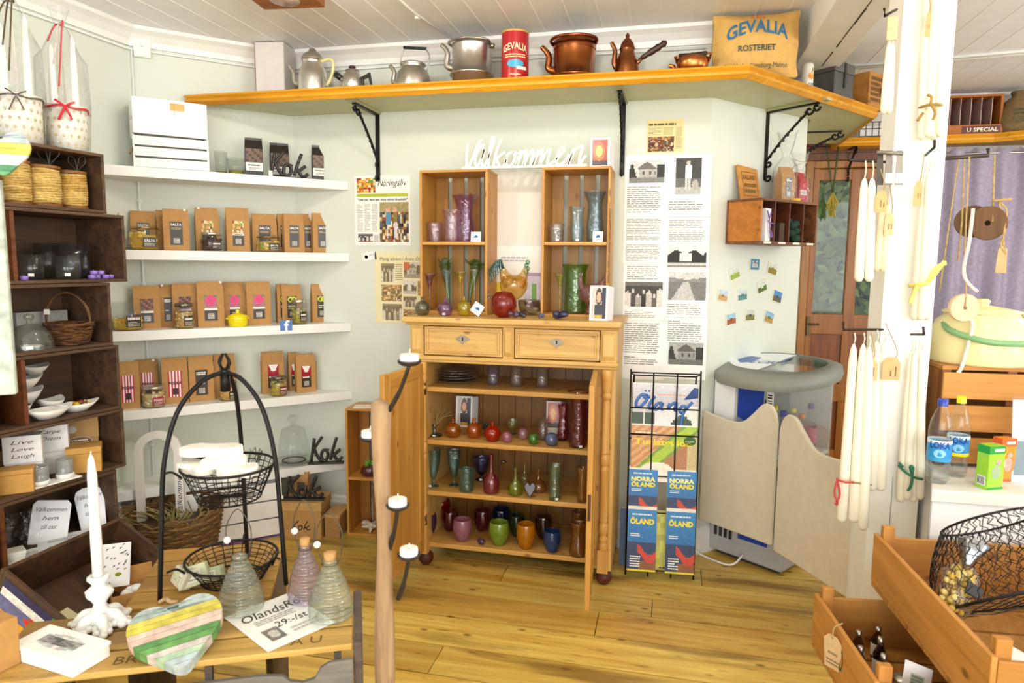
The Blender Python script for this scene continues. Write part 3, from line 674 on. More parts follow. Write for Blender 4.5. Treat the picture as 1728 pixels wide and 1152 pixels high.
# ---------------------------------------------------------------- pine crates on top
def tall_crate(x0, x1, label):
    t = T('wooden_crate', label, 'crate', ((x0+x1)/2, 3.1, 1.178), 0, 'pine crates on the cabinet'); w = (x1-x0)/2; h = .664; D = .215
    m = MB('pine', 'f2dcb4'); m.box(-w, -w+.012, 0, D, 0, h).box(w-.012, w, 0, D, 0, h).box(-w, w, .0005, D, h, h+.012, mat='pinex').box(-w+.012, w-.012, 0, D, 0, .014, mat='pinex')
    m.obj('frame', t, bev=.002)
    MB('pinex', 'f6e4c0').box(-w+.0125, w-.0125, .002, D-.013, .328, .343).obj('shelf', t, bev=.002)
    b = MB('pine', 'ccb67c'); n = 4; g = .02; ww = (2*w-.026-g*(n-1))/n
    for i in range(n): b.box(-w+.013+i*(ww+g), -w+.013+i*(ww+g)+ww, D-.012, D-.002, .015, h-.001)
    b.obj('back_slats', t); return t
tall_crate(-1.172, -.838, 'upright pine crate holding the purple jug and green trumpet vases'); c2 = tall_crate(-.582, -.272, 'upright pine crate holding the blue jug and green vase')
MB('kraft', '6a4a20').lines(-.18, .18, .05, .2, 0, 4, '7a5426', .4).obj('stamp', c2, (.1555, .1075, .34), rot=(0, -pi/2, pi/2))
# big pale poster board standing between the crates
p0 = aty(825, 530, 3.28); p1 = aty(914, 288, 3.28)
t = T('poster_board', 'tall white poster board between the two pine crates', 'poster', ((p0.x+p1.x)/2, 3.285, 1.178)); w = (p1.x-p0.x)/2+.012; h = p1.z-1.18
MB('paper', 'e9e6de').box(-w, w, 0, .012, 0, h).obj('board', t)
q = MB('paper', 'fbf8f2').rect(-w+.02, w-.004, .01, .33, -.001)
q.pic(-w+.02, -w+.075, .012, .15, -.002, lambda u, v: 'e8d44a' if v > .3 else 'd8c8a0', 3, 6, 2, .05).pic(w-.09, w-.006, .012, .2, -.002, lambda u, v: ('7fae5a' if inr(u, v, .4, .75, .3, .7) else 'b79fc4' if v > .9 else 'dcd2e4') if v > .25 else '8a6a6a', 8, 12, 3, .05)
q.lines(-.07, .07, .25, .28, -.002, 2, 'b4b4b4'); q.obj('printed_sheet', t)
# white welcome lettering on a bar
t = T('welcome_sign', 'white cut-out Välkommen lettering standing on top of the pine crates', 'sign', aty(884, 283, 3.13), 0)
t.location.z = 1.856; s = pm(t.location)
def px_stroke(m, P, ox, oz, k, r, n=5, y=0, seg=6, flat=None):
    Q = cr([((x-ox)*k, y, (oz-z)*k) for x, z in P], n); m.tube(Q, r, seg); return m
MB('whitewood', 'fbf8ee').box(-108*s, 107*s, -.012, .022, 0, .012).obj('base_bar', t, bev=.002)
K = s/5.76; strokes = [
 [(165, 160), (150, 260), (150, 395), (165, 410), (215, 300), (265, 180), (315, 125)],
 [(330, 225), (285, 215), (245, 290), (240, 370), (265, 380), (310, 300), (335, 225), (305, 340), (310, 390), (340, 370), (390, 270), (430, 150), (430, 115), (405, 130), (380, 290), (375, 390), (395, 400)],
 [(505, 130), (455, 250), (420, 400)], [(540, 255), (480, 300), (455, 320), (490, 400), (520, 400), (560, 330)],
 [(630, 265), (580, 270), (550, 340), (565, 395), (610, 380), (640, 310), (630, 262), (670, 280)],
 [(700, 245), (675, 320), (655, 400), (700, 300), (740, 250), (750, 265), (725, 400), (770, 300), (815, 245), (820, 265), (795, 390), (825, 390)],
 [(865, 245), (840, 320), (815, 395), (865, 290), (905, 245), (910, 265), (885, 395), (935, 290), (980, 240), (985, 260), (960, 385), (1000, 380)],
 [(1000, 375), (1060, 330), (1120, 265), (1105, 230), (1070, 270), (1050, 360), (1075, 395), (1130, 360), (1170, 300)],
 [(1215, 240), (1190, 320), (1165, 395), (1215, 280), (1280, 225), (1300, 235), (1270, 340), (1275, 385), (1330, 310)]]
m = MB('whitewood', 'fffdf4', True)
for S in strokes: px_stroke(m, S, 730, 418, K, .007)
for x in (290, 322): m.ball(((x-730)*K, 0, (418-190)*K), .009, seg=8)
for i in range(len(m.v)): m.v[i].z = max(m.v[i].z, .004)
m.obj('lettering', t)
def stand_card(name, label, cat, p, w, h, rz, fn, back=True, lean=.12, frame='fafaf6', inset=.1, seed=1, nx=10, nz=14, group=None, lo=None):
    t = T(name, label, cat, p, rz, group, rot=(-lean, 0, rz))
    MB('paper', frame).box(-w/2, w/2, 0, .003, 0, h).obj('card', t)
    i = inset*w; MB('gloss').pic(-w/2+i, w/2-i, (lo or i), h-i, -.0006, fn, nx, nz, seed).obj('picture', t)
    if back: MB('paper', 'e4e4e8').a([(w/2, .001, .0), (w/2+w*.25, .05, .0), (w/2+w*.25, .05, h*.98), (w/2, .001, h)], [(0, 1, 2, 3)]).obj('fold', t)
    return t
def cpt(x0, x1, y0, y1, Y, z):
    p = aty((x0+x1)/2, y1, Y); p.z = z; s = pm(p); return p, (x1-x0)*s, (y1-y0)*s
p, w, h = cpt(996, 1028, 228, 278, 3.14, 1.854); stand_card('postcard', 'glowing orange picture card on the right pine crate top beside the white lettering', 'card', p, w, h, .1, p_oven)
p, w, h = cpt(994, 1024, 482, 541, 2.97, 1.178); stand_card('folded_card', 'white folded card with a woman on the cabinet top in front of the green vase', 'card', p, w, h, -.05, p_woman)
# ---------------------------------------------------------------- glassware
PR = {
 'jug': [(.62, 0), (.66, .03), (.72, .3), (.62, .6), (.62, .75), (.8, .92), (1, 1)],
 'tumbler': [(.8, 0), (.85, .03), (.9, .5), (1, 1)],
 'cylinder': [(.95, 0), (1, .03), (1, 1)],
 'vase': [(.7, 0), (.75, .03), (.85, .25), (.8, .55), (.78, .8), (1, 1)],
 'flare': [(.75, 0), (.8, .03), (.78, .4), (.75, .75), (.85, .92), (1, 1)],
 'round': [(.45, 0), (.75, .06), (1, .35), (.9, .58), (.5, .74), (.24, .8), (.2, .9), (.26, 1)],
 'bowl': [(.45, 0), (.55, .02), (.85, .3), (1, .62), (.95, .88), (.88, 1)],
 'globe': [(.4, 0), (.75, .1), (1, .45), (.85, .8), (.5, .97), (.42, 1)],
 'bottle': [(.7, 0), (.95, .03), (1, .2), (.92, .36), (.5, .5), (.25, .6), (.2, .85), (.28, 1)],
 'goblet': [(.7, 0), (.68, .03), (.2, .07), (.16, .2), (.45, .3), (.8, .55), (.95, .85), (1, 1)],
 'trumpet': [(.5, 0), (.5, .02), (.13, .05), (.11, .45), (.2, .65), (.5, .85), (1, 1)],
 'low': [(.6, 0), (.8, .1), (.95, .6), (1, 1)],
 'pitcher': [(.85, 0), (.95, .04), (1, .15), (.8, .5), (.72, .7), (.9, 1)],
}
def glassthing(name, label, cat, prof, p, w, h, tint, mat='wavy', ruf=0., lobes=5, group=None, thick=.0025, sticker=None, seg=26, rz=None):
    P = [(r*w/2, z*h) for r, z in PR[prof]]
    Q = [(p_.x, p_.y) for p_ in cr([(r, z, 0) for r, z in P], 3)] if len(P) > 3 else P
    inner = [(max(r-thick, 1e-4), max(z, thick*2)) for r, z in Q[::-1]]
    ph = rnd.random()*6
    wob = (lambda a, z: 1+ruf*(.35+.65*max(0, z/h))*sin(lobes*a+ph+z/h*2)) if ruf else None
    m = MB(mat, tint, True).lathe([(0, 0)]+Q+inner+[(0, thick*2)], seg, wob=wob)
    rz = atan2(p[0], -p[1])*-1+pi if rz is None else rz
    if not sticker: return m.th(name, label, cat, p, 0, group)
    t = T(name, label, cat, p, 0, group); m.obj('glass_body', t)
    a = atan2(p[0], p[1])*-1; r = PR[prof][1][0]*w/2*(1+ruf)
    MB('paper', 'f6f4f0').box(-.007, .007, -r-.003, -r-.0018, .006, .016).obj('price_sticker', t, rot=(0, 0, a+sticker))
    return t
def on(x0, x1, y0, y1, Y, z):                    # pixel box at depth Y on a surface at height z
    p = aty((x0+x1)/2, y1, Y); s = pm(p); p.z = z; return p, (x1-x0)*s, (y1-y0)*s
G = lambda name, label, cat, prof, box, Y, z, tint, *a, **k: glassthing(name, label, cat, prof, *on(*box, Y, z), tint, *a, **k)
Z1, Z2, ZT = 1.521, 1.192, 1.178
# left crate, upper compartment
G('glass_tumbler', 'pale pink crackled glass tumbler at the left of the purple jug', 'glass', 'tumbler', (721, 747, 373, 406), 3.17, Z1, 'e6c0d0', ruf=.04)
G('glass_vase', 'pink wavy glass vase with a pulled rim left of the purple jug', 'vase', 'vase', (747, 779, 352, 406), 3.17, Z1, 'e8b8d4', ruf=.12, lobes=3)
G('glass_jug', 'tall purple glass jug with a twisted wavy body', 'jug', 'jug', (763, 808, 328, 406), 3.2, Z1, 'b070b8', ruf=.1, lobes=3)
# right crate, upper compartment
G('glass_tumbler', 'small clear ridged glass tumbler at the left of the blue jug', 'glass', 'tumbler', (926, 952, 375, 406), 3.17, Z1, 'dfe8ec', ruf=.05, lobes=8, sticker=.1)
G('glass_vase', 'pale blue glass vase with a ruffled rim left of the blue jug', 'vase', 'vase', (960, 986, 347, 406), 3.17, Z1, 'b4dce6', ruf=.1, lobes=6, sticker=.1)
G('glass_jug', 'large blue glass jug with a pulled lip in the right crate', 'jug', 'jug', (984, 1023, 322, 406), 3.2, Z1, '8fc0dc', ruf=.08, lobes=3)
def tag_card(label, box, Y, z, rz=0., diamond=False):
    p, w, h = on(*box, Y, z); t = T('price_card', label, 'card', p, 0, 'white cards with a blue bird', rot=(-.12, 0, rz))
    if diamond: w *= .72
    R = MB('paper', 'faf9f5'); X = Matrix.Translation((0, 0, w*.71)) @ Matrix.Rotation(radians(33), 4, 'Y') @ Matrix.Translation((0, 0, -w/2)) if diamond else None
    R.X = X; h = w if diamond else h; R.box(-w/2, w/2, 0, .0015, 0, h).obj('card', t)
    q = MB('paper', '2c5f9a'); q.X = X; q.ext([(-w*.25, h*.4), (-w*.1, h*.62), (w*.12, h*.66), (w*.28, h*.45), (w*.05, h*.4)], -.0004, -.0003).lines(-w*.3, w*.3, h*.15, h*.3, -.0004, 2, '8a93a0').obj('print', t)
tag_card('white card with a blue bird in front of the purple jug', (794, 811, 390, 407), 3.115, Z1); tag_card('white card with a blue bird in front of the blue jug', (1000, 1017, 389, 407), 3.115, Z1)
tag_card('tilted white card with a blue bird on the cabinet top', (792, 818, 505, 533), 3.0, ZT, diamond=True)
# left crate, lower compartment, and cabinet top
G('bud_vase', 'tall purple glass bud vase with a funnel mouth', 'vase', 'trumpet', (714, 737, 461, 522), 3.16, Z2, 'a46a98', ruf=.02)
G('bud_vase', 'pale blue slender glass bud vase behind the purple round bottle', 'vase', 'trumpet', (743, 765, 452, 520), 3.14, Z2, 'a8ccd8', ruf=.05)
G('bud_vase', 'yellow glass trumpet vase in the left crate', 'vase', 'trumpet', (765, 788, 456, 522), 3.15, Z2, 'e6cf4a', ruf=.05)
G('bud_vase', 'clear slender glass bud vase right of the yellow trumpet vase', 'vase', 'trumpet', (793, 808, 449, 520), 3.14, Z2, 'd4e4e0', ruf=.05)
def flower_vase(label, box, Y, lean, cw):
    p, w, h = on(*box, Y, Z2); t = T('trumpet_vase', label, 'vase', p, 0, 'green trumpet vases')
    MB('wavy', '7a2a50', True).lathe([(0, 0), (.016, 0), (.018, .004), (.006, .012), (.012, .03), (.008, .045)], 18).obj('foot', t)
    P = cr([(0, 0, .04), (lean*.2, 0, h*.4), (lean*.7, 0, h*.7), (lean, 0, h*.9)], 6); n = len(P)
    MB('tintglass', '4f9a48', True).tube(P, [.008+.026*(i/(n-1))**1.6 for i in range(n)], 12).obj('stem', t)
    m = MB('tintglass', '3f9438', True); R = w*.5; vs = []; fs = []; A = 28; B = 4
    for i in range(B+1):
        for j in range(A):
            a = 2*pi*j/A; r = R*(.35+.65*i/B)*(1+.08*sin(a*5)*i/B); vs.append((lean+r*cos(a)*cw, r*sin(a)*.8, h*.88+.022*(i/B)+.012*sin(a*4)*i/B-.03*(cos(a)*lean*6)*i/B))
    for i in range(B):
        for j in range(A): fs.append((i*A+j, i*A+(j+1) % A, (i+1)*A+(j+1) % A, (i+1)*A+j))
    m.a(vs, fs).obj('ruffled_rim', t)
flower_vase('dark green glass trumpet vase behind the pale blue bud vase', (742, 772, 434, 520), 3.24, -.02, .8); flower_vase('dark green glass trumpet vase with the widest ruffled rim', (772, 812, 437, 520), 3.25, .035, 1)
G('glass_bottle', 'small smoky grey round glass bottle at the left end of the cabinet top', 'bottle', 'round', (700, 726, 501, 532), 3.0, ZT, '7d7f68', mat='tintglass')
G('glass_bottle', 'round purple glass bottle on the cabinet top with a price sticker', 'bottle', 'round', (738, 764, 503, 532), 3.0, ZT, 'a878b0', mat='tintglass', sticker=-.2)
G('glass_bottle', 'round yellow glass bottle on the cabinet top', 'bottle', 'round', (771, 795, 500, 533), 3.02, ZT, 'e8d630', mat='tintglass')
# red glass apple
p, w, h = on(828, 871, 487, 532, 3.0, ZT); t = T('glass_apple', 'large red glass apple with a dark curled stem', 'ornament', p)
MB('opal', 'a4100a', True).lathe([(0, .006*0), (w*.2, 0), (w*.4, h*.16), (w*.5, h*.45), (w*.47, h*.72), (w*.32, h*.93), (w*.12, h*.97), (.0, h*.88)], 26).obj('apple_body', t)
s_ = MB('wavy', '2c2018', True); s_.tube(cr([(-w*.3, 0, h*.86), (-w*.52, -.01, h*.72), (-w*.64, -.01, h*.78)], 5), [.004]*11).tube(cr([(-w*.52, -.01, h*.72), (-w*.6, -.01, h*.9), (-w*.56, -.01, h*1.0)], 5), .003); s_.obj('stem', t)
# glass rooster
p, w, h = on(845, 888, 436, 524, 3.12, ZT); t = T('glass_rooster', 'amber glass rooster with a teal tail behind the red apple', 'ornament', p)
b = MB('tintglass', 'e29a14', True)
b.lathe([(0, 0), (w*.35, 0), (w*.33, .006), (w*.12, h*.1), (w*.12, h*.3), (w*.34, h*.36), (w*.52, h*.5), (w*.55, h*.62), (w*.42, h*.74), (w*.1, h*.78)], 22)
b.tube(cr([(-w*.12, 0, h*.6), (-w*.36, 0, h*.76), (-w*.45, 0, h*.9)], 5), [.036, .036, .035, .033, .03, .026, .023, .02, .017, .015, .013])
b.tube(cr([(w*.15, 0, h*.6), (w*.38, 0, h*.76), (w*.5, 0, h*.92)], 5), [.036, .036, .034, .031, .027, .022, .018, .016, .014, .013, .012]); b.obj('bird_body', t)
q = MB('tintglass', '3f8a86', True)
for k in range(7): q.tube(cr([(-w*.42, 0, h*.9), (-w*(.5+.07*k), .005*(k-3), h*(1.06-.01*k*k*.4)), (-w*(.5+.1*k), .008*(k-3), h*(.98-.05*k)), (-w*(.46+.09*k), .008*(k-3), h*(.86-.045*k))], 4), .006, 6)
q.obj('tail', t); q = MB('tintglass', '2f8a4a', True)
for k in range(4): q.ball((w*(.5+.05*(k % 2)), 0, h*(.84+.06*k)), .012, .008, .012, 10)
q.obj('comb', t)
G('glass_bowl', 'smoky brown glass bowl between the rooster and the right crate', 'bowl', 'low', (874, 911, 495, 520), 3.2, ZT, '8c7a74', ruf=.05)
def lump(name, label, box, Y, z, col, mat='tintglass', cat='ornament', n=5, tail=None):
    p, w, h = on(*box, Y, z); m = MB(mat, col, True); r_ = random.Random(label)
    for i in range(n): m.ball((w*.28*(r_.random()*2-1), w*.15*(r_.random()*2-1), h*(.28+.25*r_.random())), w*.26, w*.2, h*.28, 10)
    if tail: tail(m, w, h)
    return m.th(name, label, cat, p)
lump('glass_plum', 'mottled purple glass plum in front of the red apple', (856, 876, 521, 537), 2.96, ZT, '7f5a9a', n=4); lump('glass_plum', 'dark plum-black glass plum right of the mottled plum', (873, 891, 521, 536), 2.98, ZT, '2c1638', n=4)
lump('glass_flower', 'blue glass flower lying on its green stem on the cabinet top', (908, 922, 524, 537), 2.96, ZT, '5a78c0', tail=lambda m, w, h: m.tube(cr([(0, 0, h*.5), (-w*1.4, .04, h*.9), (-w*3.2, .1, h*1.6)], 5), [.007]*11, 8, col='b8b870').ball((-w*1.2, .05, h*1.2), w*.5, w*.3, h*.25, col='c8a070'))
lump('glass_bird', 'cobalt blue glass bird on the cabinet top', (929, 960, 520, 540), 2.97, ZT, '23409a', n=7)
# right crate, lower compartment
G('bud_vase', 'lime green glass bud vase in the right crate', 'vase', 'trumpet', (934, 954, 459, 525), 3.15, Z2, 'c4d848', ruf=.04)
G('glass_vase', 'tall wide green glass vase with a flared rim', 'vase', 'flare', (947, 993, 444, 526), 3.19, Z2, '5fae3e', ruf=.03)
p, w, h = on(972, 1022, 455, 526, 3.13, Z2); t = T('glass_bird', 'pink glass bird vase behind the folded card', 'ornament', p)
m = MB('tintglass', 'dc8a9a', True).lathe([(0, 0), (w*.2, 0), (w*.22, h*.04), (w*.1, h*.15), (w*.12, h*.28)], 18)
m.ball((0, 0, h*.48), w*.42, w*.3, h*.24, 16); m.tube(cr([(-w*.25, 0, h*.55), (-w*.38, 0, h*.78), (-w*.3, 0, h*1.0)], 5), [.02, .019, .017, .015, .013, .011, .009, .007, .005, .004, .003])
m.tube(cr([(w*.2, 0, h*.6), (w*.4, 0, h*.75), (w*.5, 0, h*.95)], 5), [.022, .022, .021, .02, .019, .017, .015, .012, .01, .007, .004]); m.obj('bird_body', t)
# ---------------------------------------------------------------- inside the cabinet: shelf 1
za, zb, zc, zd = SHZ
for k in range(5):
    p, w, h = on(732+k % 2*3, 808-k % 3*2, 630, 646, 3.12+.01*(k % 2), za); p.z = za+.013*k
    MB('wavy', 'efe8e8', True).lathe([(0, 0), (w*.3, 0), (w*.42, .008), (w*.5, .011), (w*.5, .014), (w*.4, .011), (w*.3, .004), (0, .004)], 30, wob=lambda a, z: 1+.03*sin(a*5+k)).th('glass_plate', 'wavy glass plate in the stack on the top shelf inside the cabinet', 'plate', p, k*.7, 'stacked glass plates')
for bx, nm in (((822, 842, 621, 651), 'left one with the blue foot'), ((861, 882, 621, 652), 'middle one below the drawer gap'), ((905, 925, 622, 653), 'right one')):
    G('glass_tumbler', 'clear straight glass tumbler on the cabinet top shelf, '+nm, 'glass', 'cylinder', bx, 3.08, za, 'c8c8e8' if 'blue' in nm else 'e4e0dc', group='clear tumblers on the cabinet shelf')
# shelf 2
p, w, h = on(765, 800, 663, 715, 3.22, zb); stand_card('folded_card', 'white folded card with a woman standing on the shelf with the orange bottles', 'card', p, w*.8, h, .1, p_woman)
p, w, h = on(921, 946, 673, 728, 3.2, zb); stand_card('folded_card', 'framed orange picture card standing beside the ruby vase', 'card', p, w, h, .1, p_oven, frame='f0e6da', lo=.03)
p, w, h = on(720, 747, 705, 736, 3.02, zb); t = T('glass_candle_stand', 'dark green glass flower stand with thin twig wires', 'ornament', p)
MB('wavy', '14321c', True).lathe([(0, 0), (w*.5, 0), (w*.5, .004), (w*.1, .01), (w*.1, h*.5), (w*.25, h*.6), (0, h*.62)], 20).obj('glass_foot', t)
m = MB('twine', 'a8905a')
for k in range(9): a = k*.7; m.tube([(0, 0, h*.5), (.03*cos(a)+.02, .03*sin(a), h*1.1), (.06*cos(a)+.03, .05*sin(a), h*(1.2+.1*(k % 4)))], .0013, 4)
m.obj('twigs', t); MB('paper', 'f4f2ee').box(.0, .014, -w*.42, -w*.41, .004, .011).obj('price_sticker', t)
for lab, bx, Y, c in (('amber orange round glass bottle, first of the three round bottles', (751, 778, 709, 740), 3.02, 'd8801a'), ('clear orange round glass bottle, middle of the three round bottles', (787, 813, 708, 741), 3.03, 'e87418')):
    G('glass_bottle', lab, 'bottle', 'round', bx, Y, zb, c, mat='tintglass')
G('glass_bottle', 'opaque red round glass bottle right of the orange bottles', 'bottle', 'round', (817, 845, 711, 743), 3.0, zb, 'd0300f', mat='opal')
lump('glass_leaf', 'small dark green glass leaf behind the red bottle', (812, 824, 704, 722), 3.18, zb, '1f4a20', n=4)
for lab, bx, Y, c in (('pink glass globe tealight nearest the shelf edge', (847, 864, 729, 747), 2.99, 'd890a0'), ('rose glass globe tealight behind the green one', (874, 891, 724, 743), 3.06, 'd8a0a8'), ('green glass globe tealight holder on the second cabinet shelf', (891, 909, 731, 749), 2.99, '62a83e'), ('greyish blue glass globe tealight holder', (919, 942, 731, 752), 2.99, '8494b4')):
    G('tealight_globe', lab, 'candle holder', 'globe', bx, Y, zb, c, mat='opal', group='glass globe tealight holders')
G('glass_bowl', 'clear yellow-green stemmed glass bowl at the back of the shelf', 'bowl', 'goblet', (853, 876, 706, 730), 3.15, zb, 'c8d890')
G('glass_tumbler', 'clear glass tumbler behind the greyish blue globe', 'glass', 'cylinder', (908, 924, 704, 740), 3.08, zb, 'e8dcd0')
G('glass_jug', 'small ruby glass jug left of the tall ruby vase', 'jug', 'pitcher', (940, 960, 678, 738), 3.1, zb, 'b02844', ruf=.05, lobes=3)
G('glass_vase', 'tall ruby glass vase with a flared rim beside the right door', 'vase', 'flare', (957, 993, 659, 754), 3.0, zb, '9a2034', ruf=.07, lobes=4, sticker=.3)
# shelf 3
G('glass_goblet', 'teal glass goblet with a ruffled bowl at the left of its shelf', 'goblet', 'goblet', (719, 744, 762, 827), 3.0, zc, '4f9aa0', ruf=.07, lobes=4, sticker=-.6)
G('glass_goblet', 'teal glass goblet second from the left with a price sticker', 'goblet', 'goblet', (754, 778, 761, 823), 3.04, zc, '3f8a94', ruf=.07, lobes=4, sticker=0)
G('glass_tumbler', 'teal ruffled glass tumbler with white streaks', 'glass', 'tumbler', (773, 801, 792, 832), 2.98, zc, '5aa8a4', ruf=.09, lobes=4, sticker=0)
G('glass_vase', 'cobalt blue flared glass vase at the back', 'vase', 'goblet', (797, 828, 783, 822), 3.16, zc, '1c2a8a', ruf=.04, sticker=-.1)
G('glass_bottle', 'ruby glass bottle with a dark flower stem in it', 'bottle', 'bottle', (815, 843, 766, 831), 2.99, zc, 'b83450', mat='tintglass')
p, w, h = on(830, 850, 757, 800, 2.99, zc+.03); m = MB('tintglass', '2a1018', True); m.tube(cr([(0, 0, 0), (.004, 0, h*.7), (.016, 0, h)], 5), .002, 5).ball((.026, 0, h*1.03), .016, .01, .008, 8); m.th('glass_rose', 'dark glass flower on a stem in the ruby bottle', 'ornament', p)
G('glass_bottle', 'lime green glass bottle on the third cabinet shelf', 'bottle', 'bottle', (857, 882, 786, 832), 2.99, zc, 'a8c030', mat='tintglass')
G('glass_bottle', 'pale yellow glass bottle behind the lime one', 'bottle', 'bottle', (877, 893, 781, 815), 3.15, zc, 'd8cc80', mat='tintglass')
G('glass_vase', 'amber glass vase with a closed top behind the dark heart', 'vase', 'bottle', (895, 922, 792, 830), 3.06, zc, 'c89040', mat='tintglass', ruf=.05)
p, w, h = on(884, 904, 818, 844, 2.96, zc); MB('gloss', '2a0c20').ext(cr([(0, 0, 0), (-w*.45, 0, h*.55), (-w*.4, 0, h*.9), (-w*.15, 0, h), (0, 0, h*.85), (w*.15, 0, h), (w*.4, 0, h*.9), (w*.45, 0, h*.55)], 4, True) and [(0, 0), (-w*.42, h*.5), (-w*.48, h*.75), (-w*.3, h), (-w*.08, h*.92), (0, h*.8), (w*.08, h*.92), (w*.3, h), (w*.48, h*.75), (w*.42, h*.5)], -.008, .008).th('glass_heart', 'dark purple glass heart leaning at the shelf edge', 'ornament', p, bev=.003, rot=(-.3, 0, .2))
G('glass_vase', 'green-clear glass vase with a flared top and a sticker', 'vase', 'flare', (923, 949, 783, 843), 2.97, zc, '8fbf9c', ruf=.04, sticker=.3)
G('glass_vase', 'amber brown glass vase on the third shelf beside the right door', 'vase', 'vase', (971, 993, 785, 845), 2.97, zc, 'c88a3a', mat='tintglass', ruf=.05)
# bottom shelf
for lab, bx, Y, c, mt in (
 ('violet glass bowl at the left end of the bottom shelf', (712, 737, 878, 914), 3.03, '6a4468', 'opal'), ('red glass bowl at the back left of the bottom shelf', (727, 761, 860, 898), 3.2, 'a81418', 'opal'),
 ('dark rose glass bowl in front of the red bowl', (745, 774, 876, 911), 3.1, '8a2432', 'tintglass'), ('milky pink glass bowl near the bottom shelf edge', (764, 796, 887, 924), 3.0, 'd090a8', 'opal'),
 ('wine red glass bowl behind the striped glass knot', (799, 829, 876, 912), 3.14, '7a1c34', 'tintglass'), ('dark blue glass bowl at the back of the bottom shelf', (830, 861, 872, 902), 3.22, '22306a', 'opal'),
 ('lime green glass bowl near the bottom shelf edge', (825, 859, 890, 929), 3.0, 'a8c848', 'opal'), ('dark green glass bowl behind the orange bowl', (858, 885, 883, 919), 3.12, '1c5a3a', 'tintglass'),
 ('orange yellow glass bowl near the bottom shelf edge', (871, 903, 892, 934), 2.99, 'e8a018', 'opal'), ('smoky brown glass bowl behind the blue bowl', (902, 931, 885, 924), 3.12, '5a3c30', 'tintglass'),
 ('swirled blue glass bowl near the right door', (916, 946, 902, 938), 2.98, '2c5490', 'opal')):
    G('glass_bowl', lab, 'bowl', 'bowl', bx, Y, zd, c, mat=mt, group='coloured glass bowls on the bottom shelf', thick=.004)
lump('glass_knot', 'purple and white striped glass knot on the bottom shelf', (802, 821, 910, 926), 2.96, zd, '6a3a7a', n=6)
G('glass_jug', 'amber glass jug at the right end of the bottom shelf', 'jug', 'pitcher', (960, 990, 884, 942), 2.97, zd, 'c07a34', mat='tintglass', ruf=.04)
G('glass_goblet', 'amber glass goblet behind the amber jug', 'goblet', 'goblet', (964, 988, 852, 905), 3.12, zd, 'c08a3c', mat='tintglass')
# ============================================================ white shelves on the chamfered wall
SHW = (1.842, 1.468, 1.097, .726, .345)
for i, z in enumerate(SHW):
    o = .22; q = (WB.o.y, 3.358)
    # the right end is cut along the back wall, the left end runs behind the crates
    a_ = W1.w(-.992, o); b_ = V((-1.664, 3.357, 0)) if i else V((-1.664, 3.357, 0)); c_ = W1.w(-.003, .002); d_ = W1.w(-.748, .002)
    MB('shelfboard', 'f2f1ec').flat([(p.x, p.y) for p in (a_, b_, c_, d_)], z-.045, z).th('wall_shelf', ('topmost white wall shelf holding the white crates', 'second white wall shelf from the top, with salt snack bags', 'middle white wall shelf with the yellow pot', 'fourth white wall shelf with the striped popcorn bags', 'lowest white wall shelf with the glass cloche')[i], 'shelf', group='white wall shelves', bev=.002)
def sp(x0, x1, yb, off, z):
    p = W1.at((x0+x1)/2, yb, off); s = pm(p); p.z = z; return p, (x1-x0)*s, s
# ---------------------------------------------------------------- kraft paper bags
def bagmesh(w, h, d=.05, mat='kraft', col='b98a52'):
    m = MB(mat, col); f = .012
    L_ = [(-w/2, -d/2, 0), (w/2, -d/2, 0), (w/2, d/2, 0), (-w/2, d/2, 0), (-w/2, -d/2, h*.72), (w/2, -d/2, h*.72), (w/2, d/2, h*.72), (-w/2, d/2, h*.72),
          (-w/2*.97, -.006, h-f), (w/2*.97, -.006, h-f), (w/2*.97, .006, h-f), (-w/2*.97, .006, h-f), (-w/2*.97, -.006, h), (w/2*.97, -.006, h), (w/2*.97, .006, h), (-w/2*.97, .006, h),
          (-w/2*.86, 0, h*.5), (w/2*.86, 0, h*.5), (-w/2*.93, 0, h*.84), (w/2*.93, 0, h*.84)]
    F_ = [(3, 2, 1, 0), (0, 1, 5, 4), (2, 3, 7, 6), (4, 5, 9, 8), (6, 7, 11, 10), (8, 9, 13, 12), (10, 11, 15, 14), (12, 13, 14, 15),
          (1, 17, 5), (1, 2, 17), (2, 6, 17), (5, 17, 19), (6, 19, 17), (5, 19, 9), (6, 10, 19), (9, 19, 10), (9, 10, 14, 13),
          (0, 4, 16), (0, 16, 3), (3, 16, 7), (4, 18, 16), (7, 16, 18), (4, 8, 18), (7, 18, 11), (8, 11, 18), (8, 12, 15, 11)]
    return m.a(L_, F_, sm=False)
